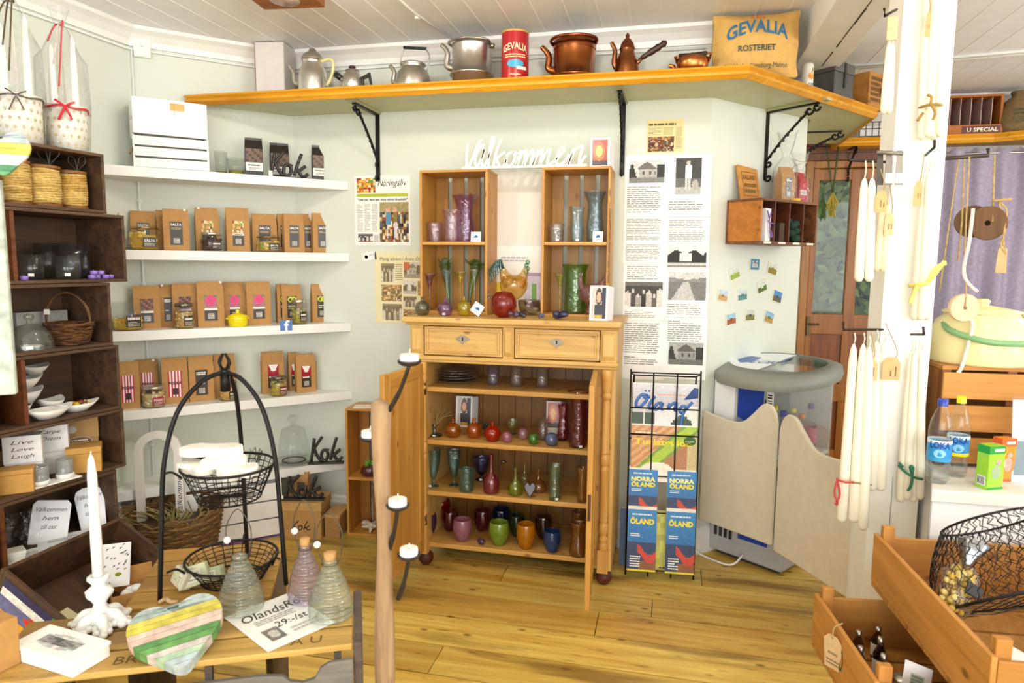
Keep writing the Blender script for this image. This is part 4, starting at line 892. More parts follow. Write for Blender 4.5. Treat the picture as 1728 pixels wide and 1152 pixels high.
def baglabel(kind, w, h, t, d=.05):
    """printed label on the bag front, lying on its slope"""
    q = MB('gloss'); y = -d/2-.0012; x = w*.24; z0, z1 = h*.14, h*.7
    if kind == 'polka':
        x = w*.27; z1 = h*.715
        for k in range(9): q.rect(-x+2*x*k/9, -x+2*x*(k+1)/9, z0, z1, y, col='c8304a' if k % 2 == 0 else 'f6eeee')
        q.text('POLKA', 0, h*.42, h*.07, y-.0012, w=w*.5, bold=.03, col='2a1430').rect(-x*.4, x*.4, z0+h*.06, z0+h*.2, y-.001, col='3a2a34')
    else:
        dark = '3d3633'
        q.rect(-x, x, z0, z1, y, col=dark)
        if kind == 'salta': q.rect(-x, x, h*.5, z1, y-.0006, col='4a4440').text('SALTA', 0, h*.6, h*.055, y-.0012, w=w*.42, bold=.03, col='f4f0e6').lines(-x*.8, x*.8, h*.5, h*.56, y-.0012, 2, 'c8b070')
        elif kind == 'window': q.pic(-x, x, h*.42, z1, y-.0006, p_food, 6, 7, 5).rect(-x, x, h*.37, h*.42, y-.0008, col='efe8da').lines(-x*.8, x*.8, h*.37, h*.42, y-.0012, 1, '6a5a4a')
        elif kind == 'pink': q.pic(-x, x, h*.42, z1, y-.0006, lambda u, v: 'd83c78' if (u-.5)**2+(v-.6)**2 < .16 else ('5a8a4a' if v > .85 else 'a86a7a'), 6, 7, 5).rect(-x, x, h*.37, h*.42, y-.0008, col='efe8da')
        elif kind == 'choc': q.pic(-x, x, h*.42, z1, y-.0006, lambda u, v: ('6a3a28', '9a5a44', '4a2a20')[(int(u*5)+int(v*6)) % 3], 6, 7, 5).rect(-x, x, h*.37, h*.42, y-.0008, col='efe8da')
        elif kind == 'lemon': q.pic(-x, x, h*.48, z1, y-.0006, lambda u, v: 'd8d83a' if .03 < (u-.35)**2+(v-.6)**2 < .1 or .03 < (u-.7)**2+(v-.6)**2 < .1 else dark, 8, 8, 5, .03).lines(-x*.8, x*.8, h*.37, h*.47, y-.001, 2, 'd8d0b0')
        elif kind == 'dame': q.pic(-x, x, h*.42, z1, y-.0006, lambda u, v: 'f4f0ee' if abs(u-.5) < v*.5-.05 and v > .45 else 'a01c2c', 7, 8, 5, .04).lines(-x*.8, x*.8, h*.37, h*.44, y-.001, 1, 'f0e8e0')
        elif kind == 'black': q.rect(-x, x, h*.56, z1, y-.0006, col='2c2826').lines(-x*.85, x*.85, h*.58, h*.66, y-.001, 2, 'f0ece4', .7).lines(-x*.7, x*.7, h*.38, h*.42, y-.001, 1, 'f0ece4')
        q.rect(-x*.5, x*.5, z0+h*.04, z0+h*.16, y-.0006, col='cfc8c0').lines(-x*.45, x*.45, z0+h*.045, z0+h*.155, y-.001, 4, '55504c', .5)
    # push the part above the fold back onto the sloping upper face
    for i, v_ in enumerate(q.v):
        if v_.z > h*.72: q.v[i] = V((v_.x, v_.y+(v_.z-h*.72)/(h*.28-.012)*(d/2-.006)-.0006, v_.z))
    return q.obj('label', t)
def bag(x0, x1, yt, z, off, kind, label, rz=0., group='kraft paper snack bags', knot=False):
    yb = {SHW[1]: 416, SHW[2]: 545, SHW[3]: 668}[z]
    p, w, s = sp(x0, x1, yb, off, z); w *= .94; h = W1.at((x0+x1)/2, yt, off).z-z
    t = T('paper_bag', label, 'bag', p, W1.a+rz, group); d = .045
    bagmesh(w, h, d).obj('bag_body', t); baglabel(kind, w, h, t, d)
    if knot: MB('paper', 'f2ece0').ball((w*knot, -.012, h-.004), .008, .006, .007, 8).obj('paper_seal', t)
A, B_, D_ = SHW[1], SHW[2], SHW[3]
for a in ((178, 202, 350, A, .06, 'salta', 'brown paper bag half hidden behind the crate of twine spools', .1, 'kraft paper snack bags', .1), (223, 263, 356, A, .045, 'salta', 'plain brown bag behind the clip-top jar of yellow snacks'),
          (266, 300, 355, A, .06, 'salta', 'brown bag tucked behind the first salted snack bag'), (277, 319, 353, A, .125, 'salta', 'brown bag with a black SALTA label right of the yellow snack jar', 0, 'kraft paper snack bags', .35),
          (331, 370, 351, A, .07, 'window', 'brown bag with a food picture behind the dark brown jar', 0, 'kraft paper snack bags', -.35), (382, 421, 351, A, .1, 'window', 'brown bag with a food picture standing clear between two jars'),
          (425, 467, 361, A, .06, 'salta', 'brown SALTA bag behind the low jar at the middle of its shelf'), (468, 486, 361, A, .05, 'salta', 'narrow brown bag edge behind the SALTA bags at the right'),
          (478, 513, 361, A, .12, 'salta', 'brown SALTA bag, left one of the three at the right of the shelf'), (505, 532, 361, A, .05, 'salta', 'brown SALTA bag partly hidden between two others'),
          (526, 560, 360, A, .1, 'salta', 'brown SALTA bag at the right end of the second white shelf')): bag(*a)
for a in ((228, 270, 482, B_, .1, 'choc', 'brown bag with a chocolate picture label beside the large half-full jar'), (271, 297, 480, B_, .055, 'black', 'brown bag peeking out behind the bag with the slim jar', 0, 'kraft paper snack bags', -.3),
          (293, 333, 478, B_, .085, 'choc', 'brown bag behind the slim jar with a dark label'), (334, 378, 475, B_, .12, 'pink', 'brown bag with a pink berry label left of the yellow pot', 0, 'kraft paper snack bags', .4),
          (378, 414, 476, B_, .055, 'pink', 'brown bag with a pink berry label right behind the yellow pot'), (416, 457, 475, B_, .1, 'pink', 'brown bag with a pink berry label right of the yellow pot'),
          (467, 488, 479, B_, .05, 'lemon', 'brown bag edge left of the bag with yellow rings'), (475, 509, 480, B_, .075, 'lemon', 'brown bag with yellow rings behind the small jar'),
          (525, 559, 479, B_, .085, 'lemon', 'brown bag with yellow rings at the right end of the middle shelf')): bag(*a)
for a in ((198, 235, 610, D_, .14, 'polka', 'pink striped brown bag at the left end of its shelf'), (233, 268, 606, D_, .055, 'polka', 'pink striped brown bag behind the low popcorn jar', -.08, 'kraft paper snack bags', .3),
          (275, 317, 603, D_, .11, 'polka', 'pink striped brown bag right of the popcorn jar'), (320, 361, 600, D_, .11, 'black', 'brown bag with a black label left of the basket stand top'), (362, 398, 597, D_, .07, 'black', 'brown bag with a black label behind the basket stand top'),
          (442, 480, 593, D_, .07, 'dame', 'brown bag with a red and white label behind the small red-labelled jar'), (487, 503, 594, D_, .05, 'dame', 'brown bag edge left of the front red-labelled bag'),
          (499, 533, 597, D_, .12, 'dame', 'brown bag with a red label standing in front near the shelf end'), (526, 558, 592, D_, .05, 'dame', 'brown bag with a red label at the right end of the fourth shelf')): bag(*a)
# ---------------------------------------------------------------- jars
def jar(x0, x1, yt, yb, z, off, label, fill, lid, card, fillh=.7, word=None):
    p, w, s = sp(x0, x1, yb, off, z); h = (yb-yt)*s; r = w/2
    t = T('glass_jar', label, 'jar', p, W1.a, 'glass jars among the bags')
    MB('glass', 'e6ece6', True).lathe([(0, .001), (r*.9, .001), (r, .01), (r, h*.72), (r*.86, h*.84), (r*.84, h*.9)], 22).obj('glass_body', t)
    m = MB('kraft'); r_ = random.Random(label); n = int(26*fillh+10)
    m.lathe([(0, .004), (r*.8, .004), (r*.86, .01), (r*.84, h*.68*fillh), (0, h*.7*fillh)], 16, col=mix(fill[0], '000000', .25))
    for i in range(n):
        a = r_.random()*6.28; zz = .012+r_.random()*h*.66*fillh
        m.ball((r*.78*cos(a), r*.78*sin(a), zz), r*.17, r*.15, r*.13, 6, col=fill[i % len(fill)])
    m.obj('filling', t)
    if lid == 'clip':
        l = MB('glass', 'd8dcd0', True).lathe([(r*.9, h*.9), (r*.92, h*.96), (r*.7, h), (0, h)], 22); o = l.obj('lid', t)
        MB('copper', 'b88a50').lathe([(r*.93, h*.86), (r*.97, h*.89), (r*.93, h*.92)], 22).tube([(r*.97, 0, h*.9), (r*1.05, 0, h*.7), (r*.99, 0, h*.66)], .0018, 5).obj('sealing_ring', t)
    elif lid: MB('alu', lid).lathe([(r*.84, h*.86), (r*.9, h*.87), (r*.9, h*.99), (r*.84, h), (0, h)], 22).obj('lid', t)
    q = MB('gloss', card); hh = h*.4; q.rect(-r*.1, r*.85, h*.12, h*.12+hh, 0)
    if word in (None, 'POLKA'): q.text(word or 'SALTA', r*.36, h*.34, h*.1, -.0, w=r*.75, bold=.03, col='f4f0ea')
    else: q.lines(-r*.02, r*.78, h*.33, h*.46, 0, 1, 'e8e0d8', .6)
    q.lines(-r*.02, r*.78, h*.15, h*.3, 0, 3, 'c8c0b0')
    for i in range(4, len(q.v)): q.v[i].y -= .0008
    for i in range(len(q.v)):
        v_ = q.v[i]; a = v_.x/r; e = r+.0015-v_.y; q.v[i] = V((e*sin(a), -e*cos(a), v_.z))
    q.obj('label', t)
yel = ('e2b23c', 'f0cf6a', 'd49a28'); brn = ('4a2418', '6a3420', '3a1a12')
jar(220, 266, 375, 416, A, .155, 'low clip-top jar filled with yellow snacks', yel, 'clip', '26221f', .9)
jar(340, 375, 385, 416, A, .165, 'low jar of dark chocolate pieces with a metal lid', brn, 'd4d0c4', '3a2c28', .95, 'CHOKLAD')
jar(433, 472, 389, 417, A, .155, 'low clip-top jar of mixed snacks with a black SALTA label', ('c89a3c', '8a9a3a', 'e0c070'), 'clip', '2a2a26', .9)
jar(191, 241, 497, 549, B_, .15, 'large clear jar half filled with pasta at the left end', yel, None, '2a1a18', .55, 'PASTA')
jar(296, 327, 505, 547, B_, .165, 'slim jar of nuts with a dark label', ('d8b060', 'c89a48', 'e4c888'), '8a8878', '302a2a', .95, 'NÖTTER')
jar(492, 518, 498, 539, B_, .165, 'slim jar with a yellow-ringed label near the sticker', ('a89a3a', 'c8b850'), 'd0ccc0', '2a2a1c', .85, 'LIME')
jar(241, 278, 645, 681, D_, .165, 'low popcorn jar with a striped label and metal lid', ('e8cf90', 'f4e4b8', 'd8b060'), 'd4d0c4', 'b8304a', .95, 'POLKA')
jar(372, 401, 637, 669, D_, .16, 'low jar of nuts behind the basket stand', ('e0b060', 'c88a3a'), '9a9890', '24201e', .9)
jar(457, 485, 630, 663, D_, .16, 'slim jar of yellow and green sweets with a red label', ('c8a83a', '8a9a3a', 'd8c050'), '8a8878', '8a1c2c', .95, 'ROMA')
# yellow lidded pot
p, w, s = sp(384, 419, 542, .165, B_); h = 28*s; r = w*.46
t = T('casserole_pot', 'small bright yellow lidded pot on the middle white shelf', 'pot', p, W1.a)
b = MB('gloss', 'f2dc10', True).lathe([(0, 0), (r*.85, 0), (r*.92, .004), (r, h*.55), (r*.98, h*.58), (r*.9, h*.58)], 26)
for k in range(3): b.lathe([(r*(.93+.03*k), h*(.15+.13*k)), (r*(.97+.03*k), h*(.17+.13*k)), (r*(.94+.03*k), h*(.2+.13*k))], 26)
b.ball((r*1.05, 0, h*.48), r*.14, r*.2, h*.06, 8).ball((-r*1.05, 0, h*.48), r*.14, r*.2, h*.06, 8); b.obj('pot_body', t)
MB('gloss', 'f6e012', True).lathe([(r*1.03, h*.58), (r*1.0, h*.63), (r*.6, h*.74), (r*.2, h*.8), (r*.14, h*.85), (r*.22, h*.93), (r*.1, h), (0, h)], 26).obj('lid', t)
# blue f sticker on the shelf edge
p = W1.at(483, 549, .222); s = pm(p)
t = T('edge_sticker', 'small blue square sticker with a white f on the shelf edge', 'sticker', p, W1.a)
MB('gloss', '4a78c0').box(-10*s, 10*s, 0, .0015, -9*s, 9*s).obj('sticker_base', t, bev=.001)
MB('gloss', 'ffffff').text('f', .003, -9*s, 18*s, -.001, bold=.03).obj('letter', t)
# small white cards lying on the fourth shelf
for x0, x1, yb, lab in ((418, 442, 664, 'small white printed card lying beside the basket stand top'), (562, 584, 655, 'small white card lying at the right end of the fourth shelf')):
    p, w, s = sp(x0, x1, yb, .1, D_); MB('paper', 'eeece6').box(-w/2, w/2, -.025, .025, 0, .002).flat([(-w*.3, -.012), (w*.25, -.012), (w*.25, -.006), (-w*.3, -.006)], .0021, .0022, col='b0a8a0').flat([(-w*.3, 0), (w*.1, 0), (w*.1, .006), (-w*.3, .006)], .0021, .0022, col='b0a8a0').th('card', lab, 'card', p, W1.a+.2)
# ---------------------------------------------------------------- topmost shelf
Z = SHW[0]
def slat_crate(t, w, d, h, th=.008, col='f5f4f0', front='slats', mat='whitewood'):
    m = MB(mat, col)
    for x in (-w/2, w/2-th): MB(mat, col).box(x, x+th, -d/2, d/2, 0, h).obj('end_panel', t, bev=.001)
    m.box(-w/2+th, w/2-th, -d/2+th, d/2-th, 0, th).obj('base_board', t)
    for nm, y0 in (('front_slat', -d/2-th*.5), ('back_slat', d/2-th*.5)):
        n = 3
        for k in range(n): MB(mat, col).box(-w/2, w/2, y0, y0+th, h*(k/n)+.002, h*((k+1)/n)-h*.045).obj(nm, t, bev=.001)
p = W1.at(290, 280, .13, Z); s = pm(p); w = 112*s
t = T('wooden_crate', 'white slatted wooden crate standing on the topmost shelf', 'crate', p, W1.a-.06, 'white crates on the topmost shelf'); h1 = 52*s
slat_crate(t, w, .17, h1); MB('twine', 'b89a60').tube([(-w/2-.003, -.03, h1*.62), (-w/2-.012, -.02, h1*.45), (-w/2-.003, -.01, h1*.62)], .004).obj('rope_handle', t)
t = T('wooden_crate', 'white crate lying upturned on top of the slatted one with a brown tag', 'crate', p+V((-.005, -.006, h1+.002)), W1.a+.03, 'white crates on the topmost shelf'); h2 = 56*s
m = MB('whitewood', 'fbfaf6').box(-w/2+.004, w/2-.002, -.095, -.083, 0, h2)
for k in range(2): m.box(-w/2+.004, -w/2+.012, -.083, .09, h2*(.03+.5*k), h2*(.47+.5*k)).box(w/2-.01, w/2-.002, -.083, .09, h2*(.03+.5*k), h2*(.47+.5*k))
m.box(-w/2+.004, w/2-.002, .083, .09, 0, h2).box(-w/2+.012, w/2-.01, -.083, .083, h2-.012, h2-.004); m.obj('crate_body', t, bev=.001)
MB('kraft', 'd8b070').box(.0, .03*2, -.0965, -.0955, h2*.72, h2*.93).tube([(.018, -.098, h2*.95), (.018, -.099, h2*.55)], .0012, 4).obj('paper_tag', t)
for x0, x1, yt, yb, lab, f_ in ((363, 384, 246, 285, 'tall clear glass tumbler right beside the white crates', .15), (384, 414, 259, 288, 'short clear glass tumbler with herbs left of the black bag', .3)):
    p, w, s = sp(x0, x1, yb, .11, Z); h = (yb-yt)*s; t = T('glass_tumbler', lab, 'glass', p)
    MB('glass', 'dde4da', True).lathe([(0, 0), (w*.42, 0), (w*.5, h), (w*.48, h), (w*.4, .005), (0, .005)], 22).obj('glass_body', t)
    MB('leaf', '9a8a2a').lathe([(0, .006), (w*.38, .006), (w*.4, h*f_), (0, h*f_*1.1)], 16).obj('filling', t)
def black_bag(x0, x1, yt, off, lab):
    p, w, s = sp(x0, x1, 292, off, Z); h = W1.at((x0+x1)/2, yt, off).z-Z; t = T('coffee_bag', lab, 'bag', p, W1.a-.1, 'black coffee bags')
    bagmesh(w, h, .04, 'gloss', '2a2420').obj('bag_body', t)
    q = MB('gloss').pic(-w*.46, w*.46, h*.38, h*.72, -.0212, lambda u, v: '6a4a30' if (int(u*6)+int(v*5)) % 3 else '2a1a12', 7, 6, 4).rect(-w*.48, w*.48, h*.16, h*.37, -.0212, col='f2ece6').lines(-w*.36, w*.36, h*.27, h*.34, -.0218, 1, '5a4a44').lines(-w*.3, w*.3, h*.18, h*.25, -.0218, 2, '7a7068'); q.obj('label', t)
black_bag(415, 443, 233, .1, 'black coffee bag left of the upper Kok sign'); black_bag(457, 487, 242, .03, 'black coffee bag right behind the upper Kok sign'); black_bag(527, 553, 246, .1, 'black coffee bag at the right end of the topmost shelf')
# "Kok" cut-out signs
KOK = [[(8, 0), (26, 90)], [(66, 96), (20, 46)], [(24, 52), (38, 22), (56, 2), (64, 6)], [(86, 44), (68, 40), (60, 20), (68, 2), (84, 4), (94, 24), (88, 42), (98, 40)], [(140, 92), (122, 50), (106, 4)], [(156, 44), (130, 26), (116, 22)], [(122, 30), (136, 6), (152, 2), (166, 14)]]
def kok(t, w, h, r, sx=1.0):
    m = MB('satin', '2e2826', True)
    for S in KOK:
        Q = cr([(x/166*w-w/2, 0, .012+y/96*(h-.012-r)+r*.5) for x, y in S], 6); m.tube(Q, r, 7)
    for v_ in m.v: v_.y *= 1.3
    m.obj('lettering', t); MB('satin', '2a2522').box(-w*.55, w*.55, -.02, .02, 0, .011).obj('base', t, bev=.002)
p, w, s = sp(453, 522, 291, .135, Z); t = T('kok_sign', 'dark brown cut-out Kok sign on the topmost white shelf', 'sign', p, W1.a, 'black Kok signs'); kok(t, w*.92, 46*s, .0085)
MB('paper', 'ece8de').box(-w*.5, -w*.5+.02, -.0235, -.0225, .008, .034).obj('price_tag', t)
# ---------------------------------------------------------------- lowest shelf
Z = SHW[4]
p, w, s = sp(524, 592, 764, .12, Z); t = T('kok_sign', 'black cut-out Kok sign standing on the lowest white shelf', 'sign', V((-1.77, 3.25, Z)), radians(20), 'black Kok signs'); kok(t, .2*.85, 46*s, .0085)
# glass cloche
p, w, s = sp(465, 527, 772, .13, Z); h = 82*s; r = w/2
t = T('glass_cloche', 'clear tall glass cloche on a glass plate on the lowest shelf', 'cloche', p)
MB('glass', 'dfe6e2', True).lathe([(r*.86, .014), (r*.8, h*.35), (r*.6, h*.72), (r*.3, h*.76), (r*.12, h*.8), (r*.1, h*.84), (r*.26, h*.9), (r*.28, h*.95), (r*.15, h), (0, h)], 28).obj('dome', t)
MB('wavy', 'dfe6e2', True).lathe([(0, 0), (r*.6, 0), (r*1.0, .012), (r*1.02, .02), (r*.98, .014), (0, .008)], 28).obj('plate', t)
MB('twine', '5a4a30').tube([(r*.6*cos(k*.35), r*.6*sin(k*.35), .017) for k in range(18)], .004, 6, closed=True).obj('wreath', t)
# wire crown basket
p, w, s = sp(338, 444, 768, .1, Z); r = w*.46
t = T('wire_basket', 'round wire basket with a zigzag rim on the lowest white shelf', 'basket', p)
m = MB('iron', '3a3632'); n = 22; zt = .085
for z, q in ((.003, .8), (.05, .92)): m.tube([(r*q*cos(2*pi*k/40), r*q*sin(2*pi*k/40), z) for k in range(40)], .0018, 4, closed=True)
m.tube([(r*(1.0 if k % 2 else .94)*cos(2*pi*k/(2*n)), r*(1.0 if k % 2 else .94)*sin(2*pi*k/(2*n)), zt if k % 2 else .055) for k in range(2*n)], .0018, 4, closed=True)
for k in range(n): a = 2*pi*k/n; m.tube([(r*.8*cos(a), r*.8*sin(a), .003), (r*.94*cos(a), r*.94*sin(a), .055)], .0015, 4)
m.obj('wire_frame', t); MB('kraft', 'c89a58').box(-.018, .018, -r-.003, -r-.0015, .03, .07).obj('paper_tag', t, rot=(0, 0, -.5))
# ---------------------------------------------------------------- floor beneath: carton, signs, small crate, white crate, basket, arch
p = V((-1.82, 3.12, 0)); t = T('cardboard_box', 'brown lidded cardboard box printed Kok on the floor', 'box', p, radians(12))
MB('kraft', 'b98c50').box(-.1, .1, -.075, .1, 0, .15).obj('box_body', t, bev=.002)
MB('kraft', 'c49a5c').box(-.104, .104, -.079, .104, .15, .195).obj('lid', t, bev=.002)
q = MB('satin', '1e1a18', True)
for S in KOK: q.tube(cr([(x/166*.1-.055, 0, .05+y/96*.05) for x, y in S], 4), .0028, 5)
for v_ in q.v: v_.y = -.0758+v_.y*.15
q.obj('print', t)
t = T('kok_sign', 'black cut-out Kok sign standing on the lid of the cardboard box', 'sign', p+V((.005, -.03, .195)), radians(14), 'black Kok signs'); kok(t, .2, .135, .0095)
MB('paper', 'f0ede6').box(-.118, -.098, -.0225, -.0215, .012, .03).obj('price_tag', t)
t = T('paper_bag', 'small brown paper bag on the carton lid behind the Kok sign', 'bag', p+V((-.05, .055, .195)), radians(10)); bagmesh(.075, .12, .04).obj('bag_body', t)
MB('gloss', '55504a').rect(-.02, .02, .02, .07, -.0212).obj('label', t)
t = T('cardboard_box', 'flat brown carton under the small pine crate side', 'box', V((-1.665, 3.12, 0)), radians(6)); MB('kraft', 'a87c44').box(-.04, .04, -.02, .12, 0, .11).obj('box_body', t, bev=.002); MB('kraft', 'c09658').box(-.042, .042, -.022, .122, .11, .125).obj('lid', t)
# small pine crate against the wall left of the cabinet
t = T('wooden_crate', 'small upright pine crate on the floor left of the cabinet door', 'crate', V((-1.49, 3.16, 0)), radians(4)); w, h, D = .115, .665, .17
m = MB('pine', 'f0d8ae').box(-w, -w+.012, 0, D, .0, h).box(w-.012, w, 0, D, .0, h).box(-w, w, 0, D, h, h+.012, mat='pinex').box(-w+.012, w-.012, .0, D, .0, .014, mat='pinex'); m.obj('frame', t, bev=.002)
MB('pinex', 'f0d8ae').box(-w+.0125, w-.0125, .002, D-.014, .3, .314).obj('shelf', t)
m = MB('pine', 'd0b088')
for k in range(3): m.box(-w+.013+k*.069, -w+.013+k*.069+.056, D-.012, D-.002, .016, h-.002)
m.obj('back_slats', t)
MB('paper', 'efe8d8').box(-.07, .06, .02, .1, 0, .004).th('card', 'cream card lying on top of the small pine crate', 'card', V((-1.49, 3.16, .677)), .3)
p = V((-1.5, 3.21, .3145)); t = T('potted_plant', 'small green plant in a purple pot inside the small pine crate', 'plant', p)
MB('tintglass', '5a1c6a', True).lathe([(0, 0), (.03, 0), (.045, .02), (.04, .045), (.034, .05), (0, .045)], 18, wob=lambda a, z: 1+.08*sin(a*7)).obj('pot', t)
m = MB('leaf', '6fa83a', True)
for k in range(12): m.ball((.018*cos(k*2.1), .018*sin(k*2.1), .06+.004*(k % 4)), .012, .009, .01, 6)
m.obj('foliage', t)
p = V((-1.5, 3.22, .0145)); t = T('starfish', 'pale starfish lying with shells in the bottom of the small crate', 'shell', p)
m = MB('kraft', 'd8c8b0', True)
for k in range(5): a = k*1.257; m.tube([(0, 0, .02), (.05*cos(a), .05*sin(a), .02+.02*sin(k))], [.016, .004], 7)
m.ball((.0, 0, .02), .02).ball((-.05, .03, .02), .02, .015, .015, 8); m.obj('body', t)
p = aty(628, 945, 3.05); p.z = 0; G2 = glassthing('floor_vase', 'tall dark red glass vase on the floor behind the driftwood pole', 'vase', 'jug', V((-1.375, 3.08, 0)), .085, .32, '8a1420', mat='tintglass')
# white slatted crate with a purple edge
a_ = atz(478, 903, 0); b_ = atz(378, 921, 0); e_ = (a_-b_).normalized(); w, h, D = .46, .31, .14; p = a_-e_*w/2+V((-e_.y, e_.x, 0))*(D/2+.012)
t = T('wooden_crate', 'large white slatted crate on the floor behind the basket stand', 'crate', p, atan2(e_.y, e_.x))
m = MB('whitewood', 'f6f4f2').box(-w/2, -w/2+.014, -D/2, D/2, .002, h).box(w/2-.014, w/2, -D/2, D/2, .002, h).box(-w/2+.014, w/2-.014, D/2-.012, D/2, .01, h); m.obj('crate_body', t, bev=.001)
for k in range(3): MB('whitewood', 'faf8f6').box(-w/2, w/2, -D/2-.01, -D/2, .012+k*.094, .012+k*.094+.086).obj('front_slat', t, bev=.001)
MB('satin', '7a4a8a').box(-w/2, w/2, -D/2-.011, D/2, 0, .008).obj('base_edge', t)
# big willow basket
def wicker(m, prof, n, rows, r=.005, col=('7a5a34', '8f6c40', '654a2a'), a0=0, wav=.006):
    """woven rows round stakes: prof(t)->(radius, z)"""
    for j in range(rows):
        q, z = prof(j/(rows-1)); ph = j % 2
        m.tube([((q+wav*(1 if (k+ph) % 2 else -1)*.7)*cos(2*pi*k/n), (q+wav*(1 if (k+ph) % 2 else -1)*.7)*sin(2*pi*k/n), z+rnd.uniform(-.002, .002)) for k in range(n)], r, 5, closed=True, col=col[j % len(col)])
    for k in range(n//2):
        a = 2*pi*(k*2)/n; m.tube([(prof(u/8)[0]*cos(a), prof(u/8)[0]*sin(a), prof(u/8)[1]) for u in range(9)], r*1.1, 5, col=col[0])
    return m
p = V((-2.205, 2.6, 0)); t = T('wicker_basket', 'large round woven willow basket on the floor under the white shelves', 'basket', p)
wicker(MB('twine'), lambda u: (.155+.06*u**.7, .01+.25*u), 32, 26, .0062).obj('woven_body', t)
MB('twine', '6a4c2c').lathe([(0, .004), (.15, .004), (.15, .012), (0, .012)], 24).obj('base', t)
m = MB('twine', '7f6038'); 
for k in range(60):
    a = rnd.random()*6.28; b_ = a+rnd.uniform(.3, .9); m.tube(cr([(.212*cos(a), .212*sin(a), .26), (.222*cos((a+b_)/2), .222*sin((a+b_)/2), .285+rnd.uniform(0, .02)), (.212*cos(b_), .212*sin(b_), .262)], 3), .005, 5)
m.obj('braided_rim', t)
m = MB('leaf', '8a7f4a')
for k in range(60):
    a = rnd.random()*6.28; q = rnd.random()*.17; m.tube([(q*cos(a), q*sin(a), .2+.03*rnd.random()), ((q+.04)*cos(a+.5), (q+.04)*sin(a+.5), .24+.04*rnd.random())], .003, 4, col=mix('8a7f4a', 'b8a468', rnd.random()))
m.lathe([(0, .19), (.19, .19), (.19, .2), (0, .21)], 20, col='5a4a2c'); m.obj('straw', t)
# white arched sign with lettering
pa = W1.at(232, 733, .0); P0 = V((-2.2, 2.42, .11))
t = T('arched_sign', 'white wooden arch with Välkommen written down its side', 'sign', V((-2.315, 2.665, .13)), radians(24))
R, r_, hh = .105, .068, .5; n = 20
O = [(-R, 0)]+[(-R*cos(pi*k/n), hh-R+R*1.0*sin(pi*k/n)) for k in range(n+1)]+[(R, 0), (r_, 0)]+[(r_*cos(pi*k/n), hh-R+r_*sin(pi*k/n)) for k in range(n+1)]+[(-r_, 0)]
MB('whitewood', 'f0ece2').ext(O, -.012, .012).obj('arch_body', t, bev=.002)
q = MB('satin', '2a2624'); q.X = Matrix.Translation(((R+r_)/2+.012, 0, .1)) @ Matrix.Rotation(-pi/2, 4, 'Y'); q.text('Välkommen', 0, 0, .024, -.0125, w=.2, al='l', shear=.35); q.obj('lettering', t)
# ============================================================ papers on the walls
def paper(fr, x0, x1, y0, y1, name, label, cat, draw, off=.0025, col='f6f4ee', group=None, mat='paper', tilt=0.):
    a, b = fr.at(x0, y1, off), fr.at(x1, y1, off); tp = fr.at((x0+x1)/2, y0, off).z; bt = fr.at((x0+x1)/2, y1, off).z
    p = (a+b)/2; p.z = bt; w = (b-a).length; h = tp-bt
    t = T(name, label, cat, p, fr.a, group, rot=(0, tilt, fr.a))
    MB(mat, col).box(-w/2, w/2, 0, .0015, 0, h).obj('sheet', t)
    q = MB('paper'); draw(q, w, h); q.obj('print', t); return t
Y1, Y2 = -.0006, -.0012
def d_naring(q, w, h):
    q.pic(-w*.46, -w*.12, h*.76, h*.97, Y1, p_food, 9, 8, 2).text('Näringsliv', w*.18, h*.85, h*.1, Y1, w=w*.52, shear=.3, col='33302c').rect(-w*.46, w*.46, h*.7, h*.745, Y1, col='b4c030')
    q.text('"Det var dags att göra något drastiskt"', 0, h*.645, h*.032, Y1, w=w*.9, bold=.03, col='1e1c28')
    for k in range(3): q.lines(-w*.46+w*.135*k, -w*.35+w*.135*k, h*.2, h*.6, Y1, 18, 'b8b4a8')
    def f(u, v):
        if inr(u, v, .2, .38, .45, .74): return '5a8fb0'
        if inr(u, v, .46, .62, .5, .76): return '8a7a3a'
        if (u-.29)**2+(v-.79)**2 < .005 or (u-.53)**2+(v-.81)**2 < .005: return 'd8a888'
        if inr(u, v, .24, .3, .08, .45) or inr(u, v, .5, .6, .08, .5): return 'd8d4e0'
        return p_shop(u, v) if v < .75 else 'a89868'
    q.pic(-w*.05, w*.47, h*.05, h*.62, Y1, f, 16, 18, 3).pic(-w*.45, -w*.18, h*.05, h*.17, Y1, lambda u, v: p_crowd(u, v) if v > .1 else 'c03a3a', 10, 6, 4).lines(-w*.16, -w*.07, h*.05, h*.16, Y1, 5, '88847a')
paper(WB, 600, 693, 296, 414, 'newspaper_page', 'newspaper page headed Näringsliv with a shop photo', 'newspaper', d_naring)
SEP = 'ece0b4'
def d_mysig(q, w, h):
    q.text('Mysig advent i Årets Öland', w*.1, h*.88, h*.05, Y1, w=w*.98, col='4a453a')
    sp_ = lambda f: (lambda u, v: mix(f(u, v), 'c8a868', .3))
    for x0, x1, z0, z1, f, s_ in ((-.46, -.1, .58, .84, p_crowd, 1), (.16, .62, .64, .86, lambda u, v: 'c83c2c' if u < .35 and v > .5 else p_house(u, v), 2), (-.46, .1, .31, .54, p_shop, 3), (.14, .5, .42, .6, p_trees, 4), (.14, .5, .23, .38, p_crowd, 5), (-.44, .1, .04, .27, p_crowd, 6), (.14, .5, .02, .2, p_shop, 7), (.53, .64, .4, .6, p_shop, 8)):
        q.pic(w*x0*.78, w*x1*.78, h*z0, h*z1, Y1, sp_(f), 12, 9, s_)
    q.lines(-w*.06, w*.1, h*.6, h*.84, Y1, 8, '9a9070')
paper(WB, 634, 712, 425, 545, 'newspaper_page', 'yellowed newspaper page Mysig advent partly behind the pine crate', 'newspaper', d_mysig, col=SEP)
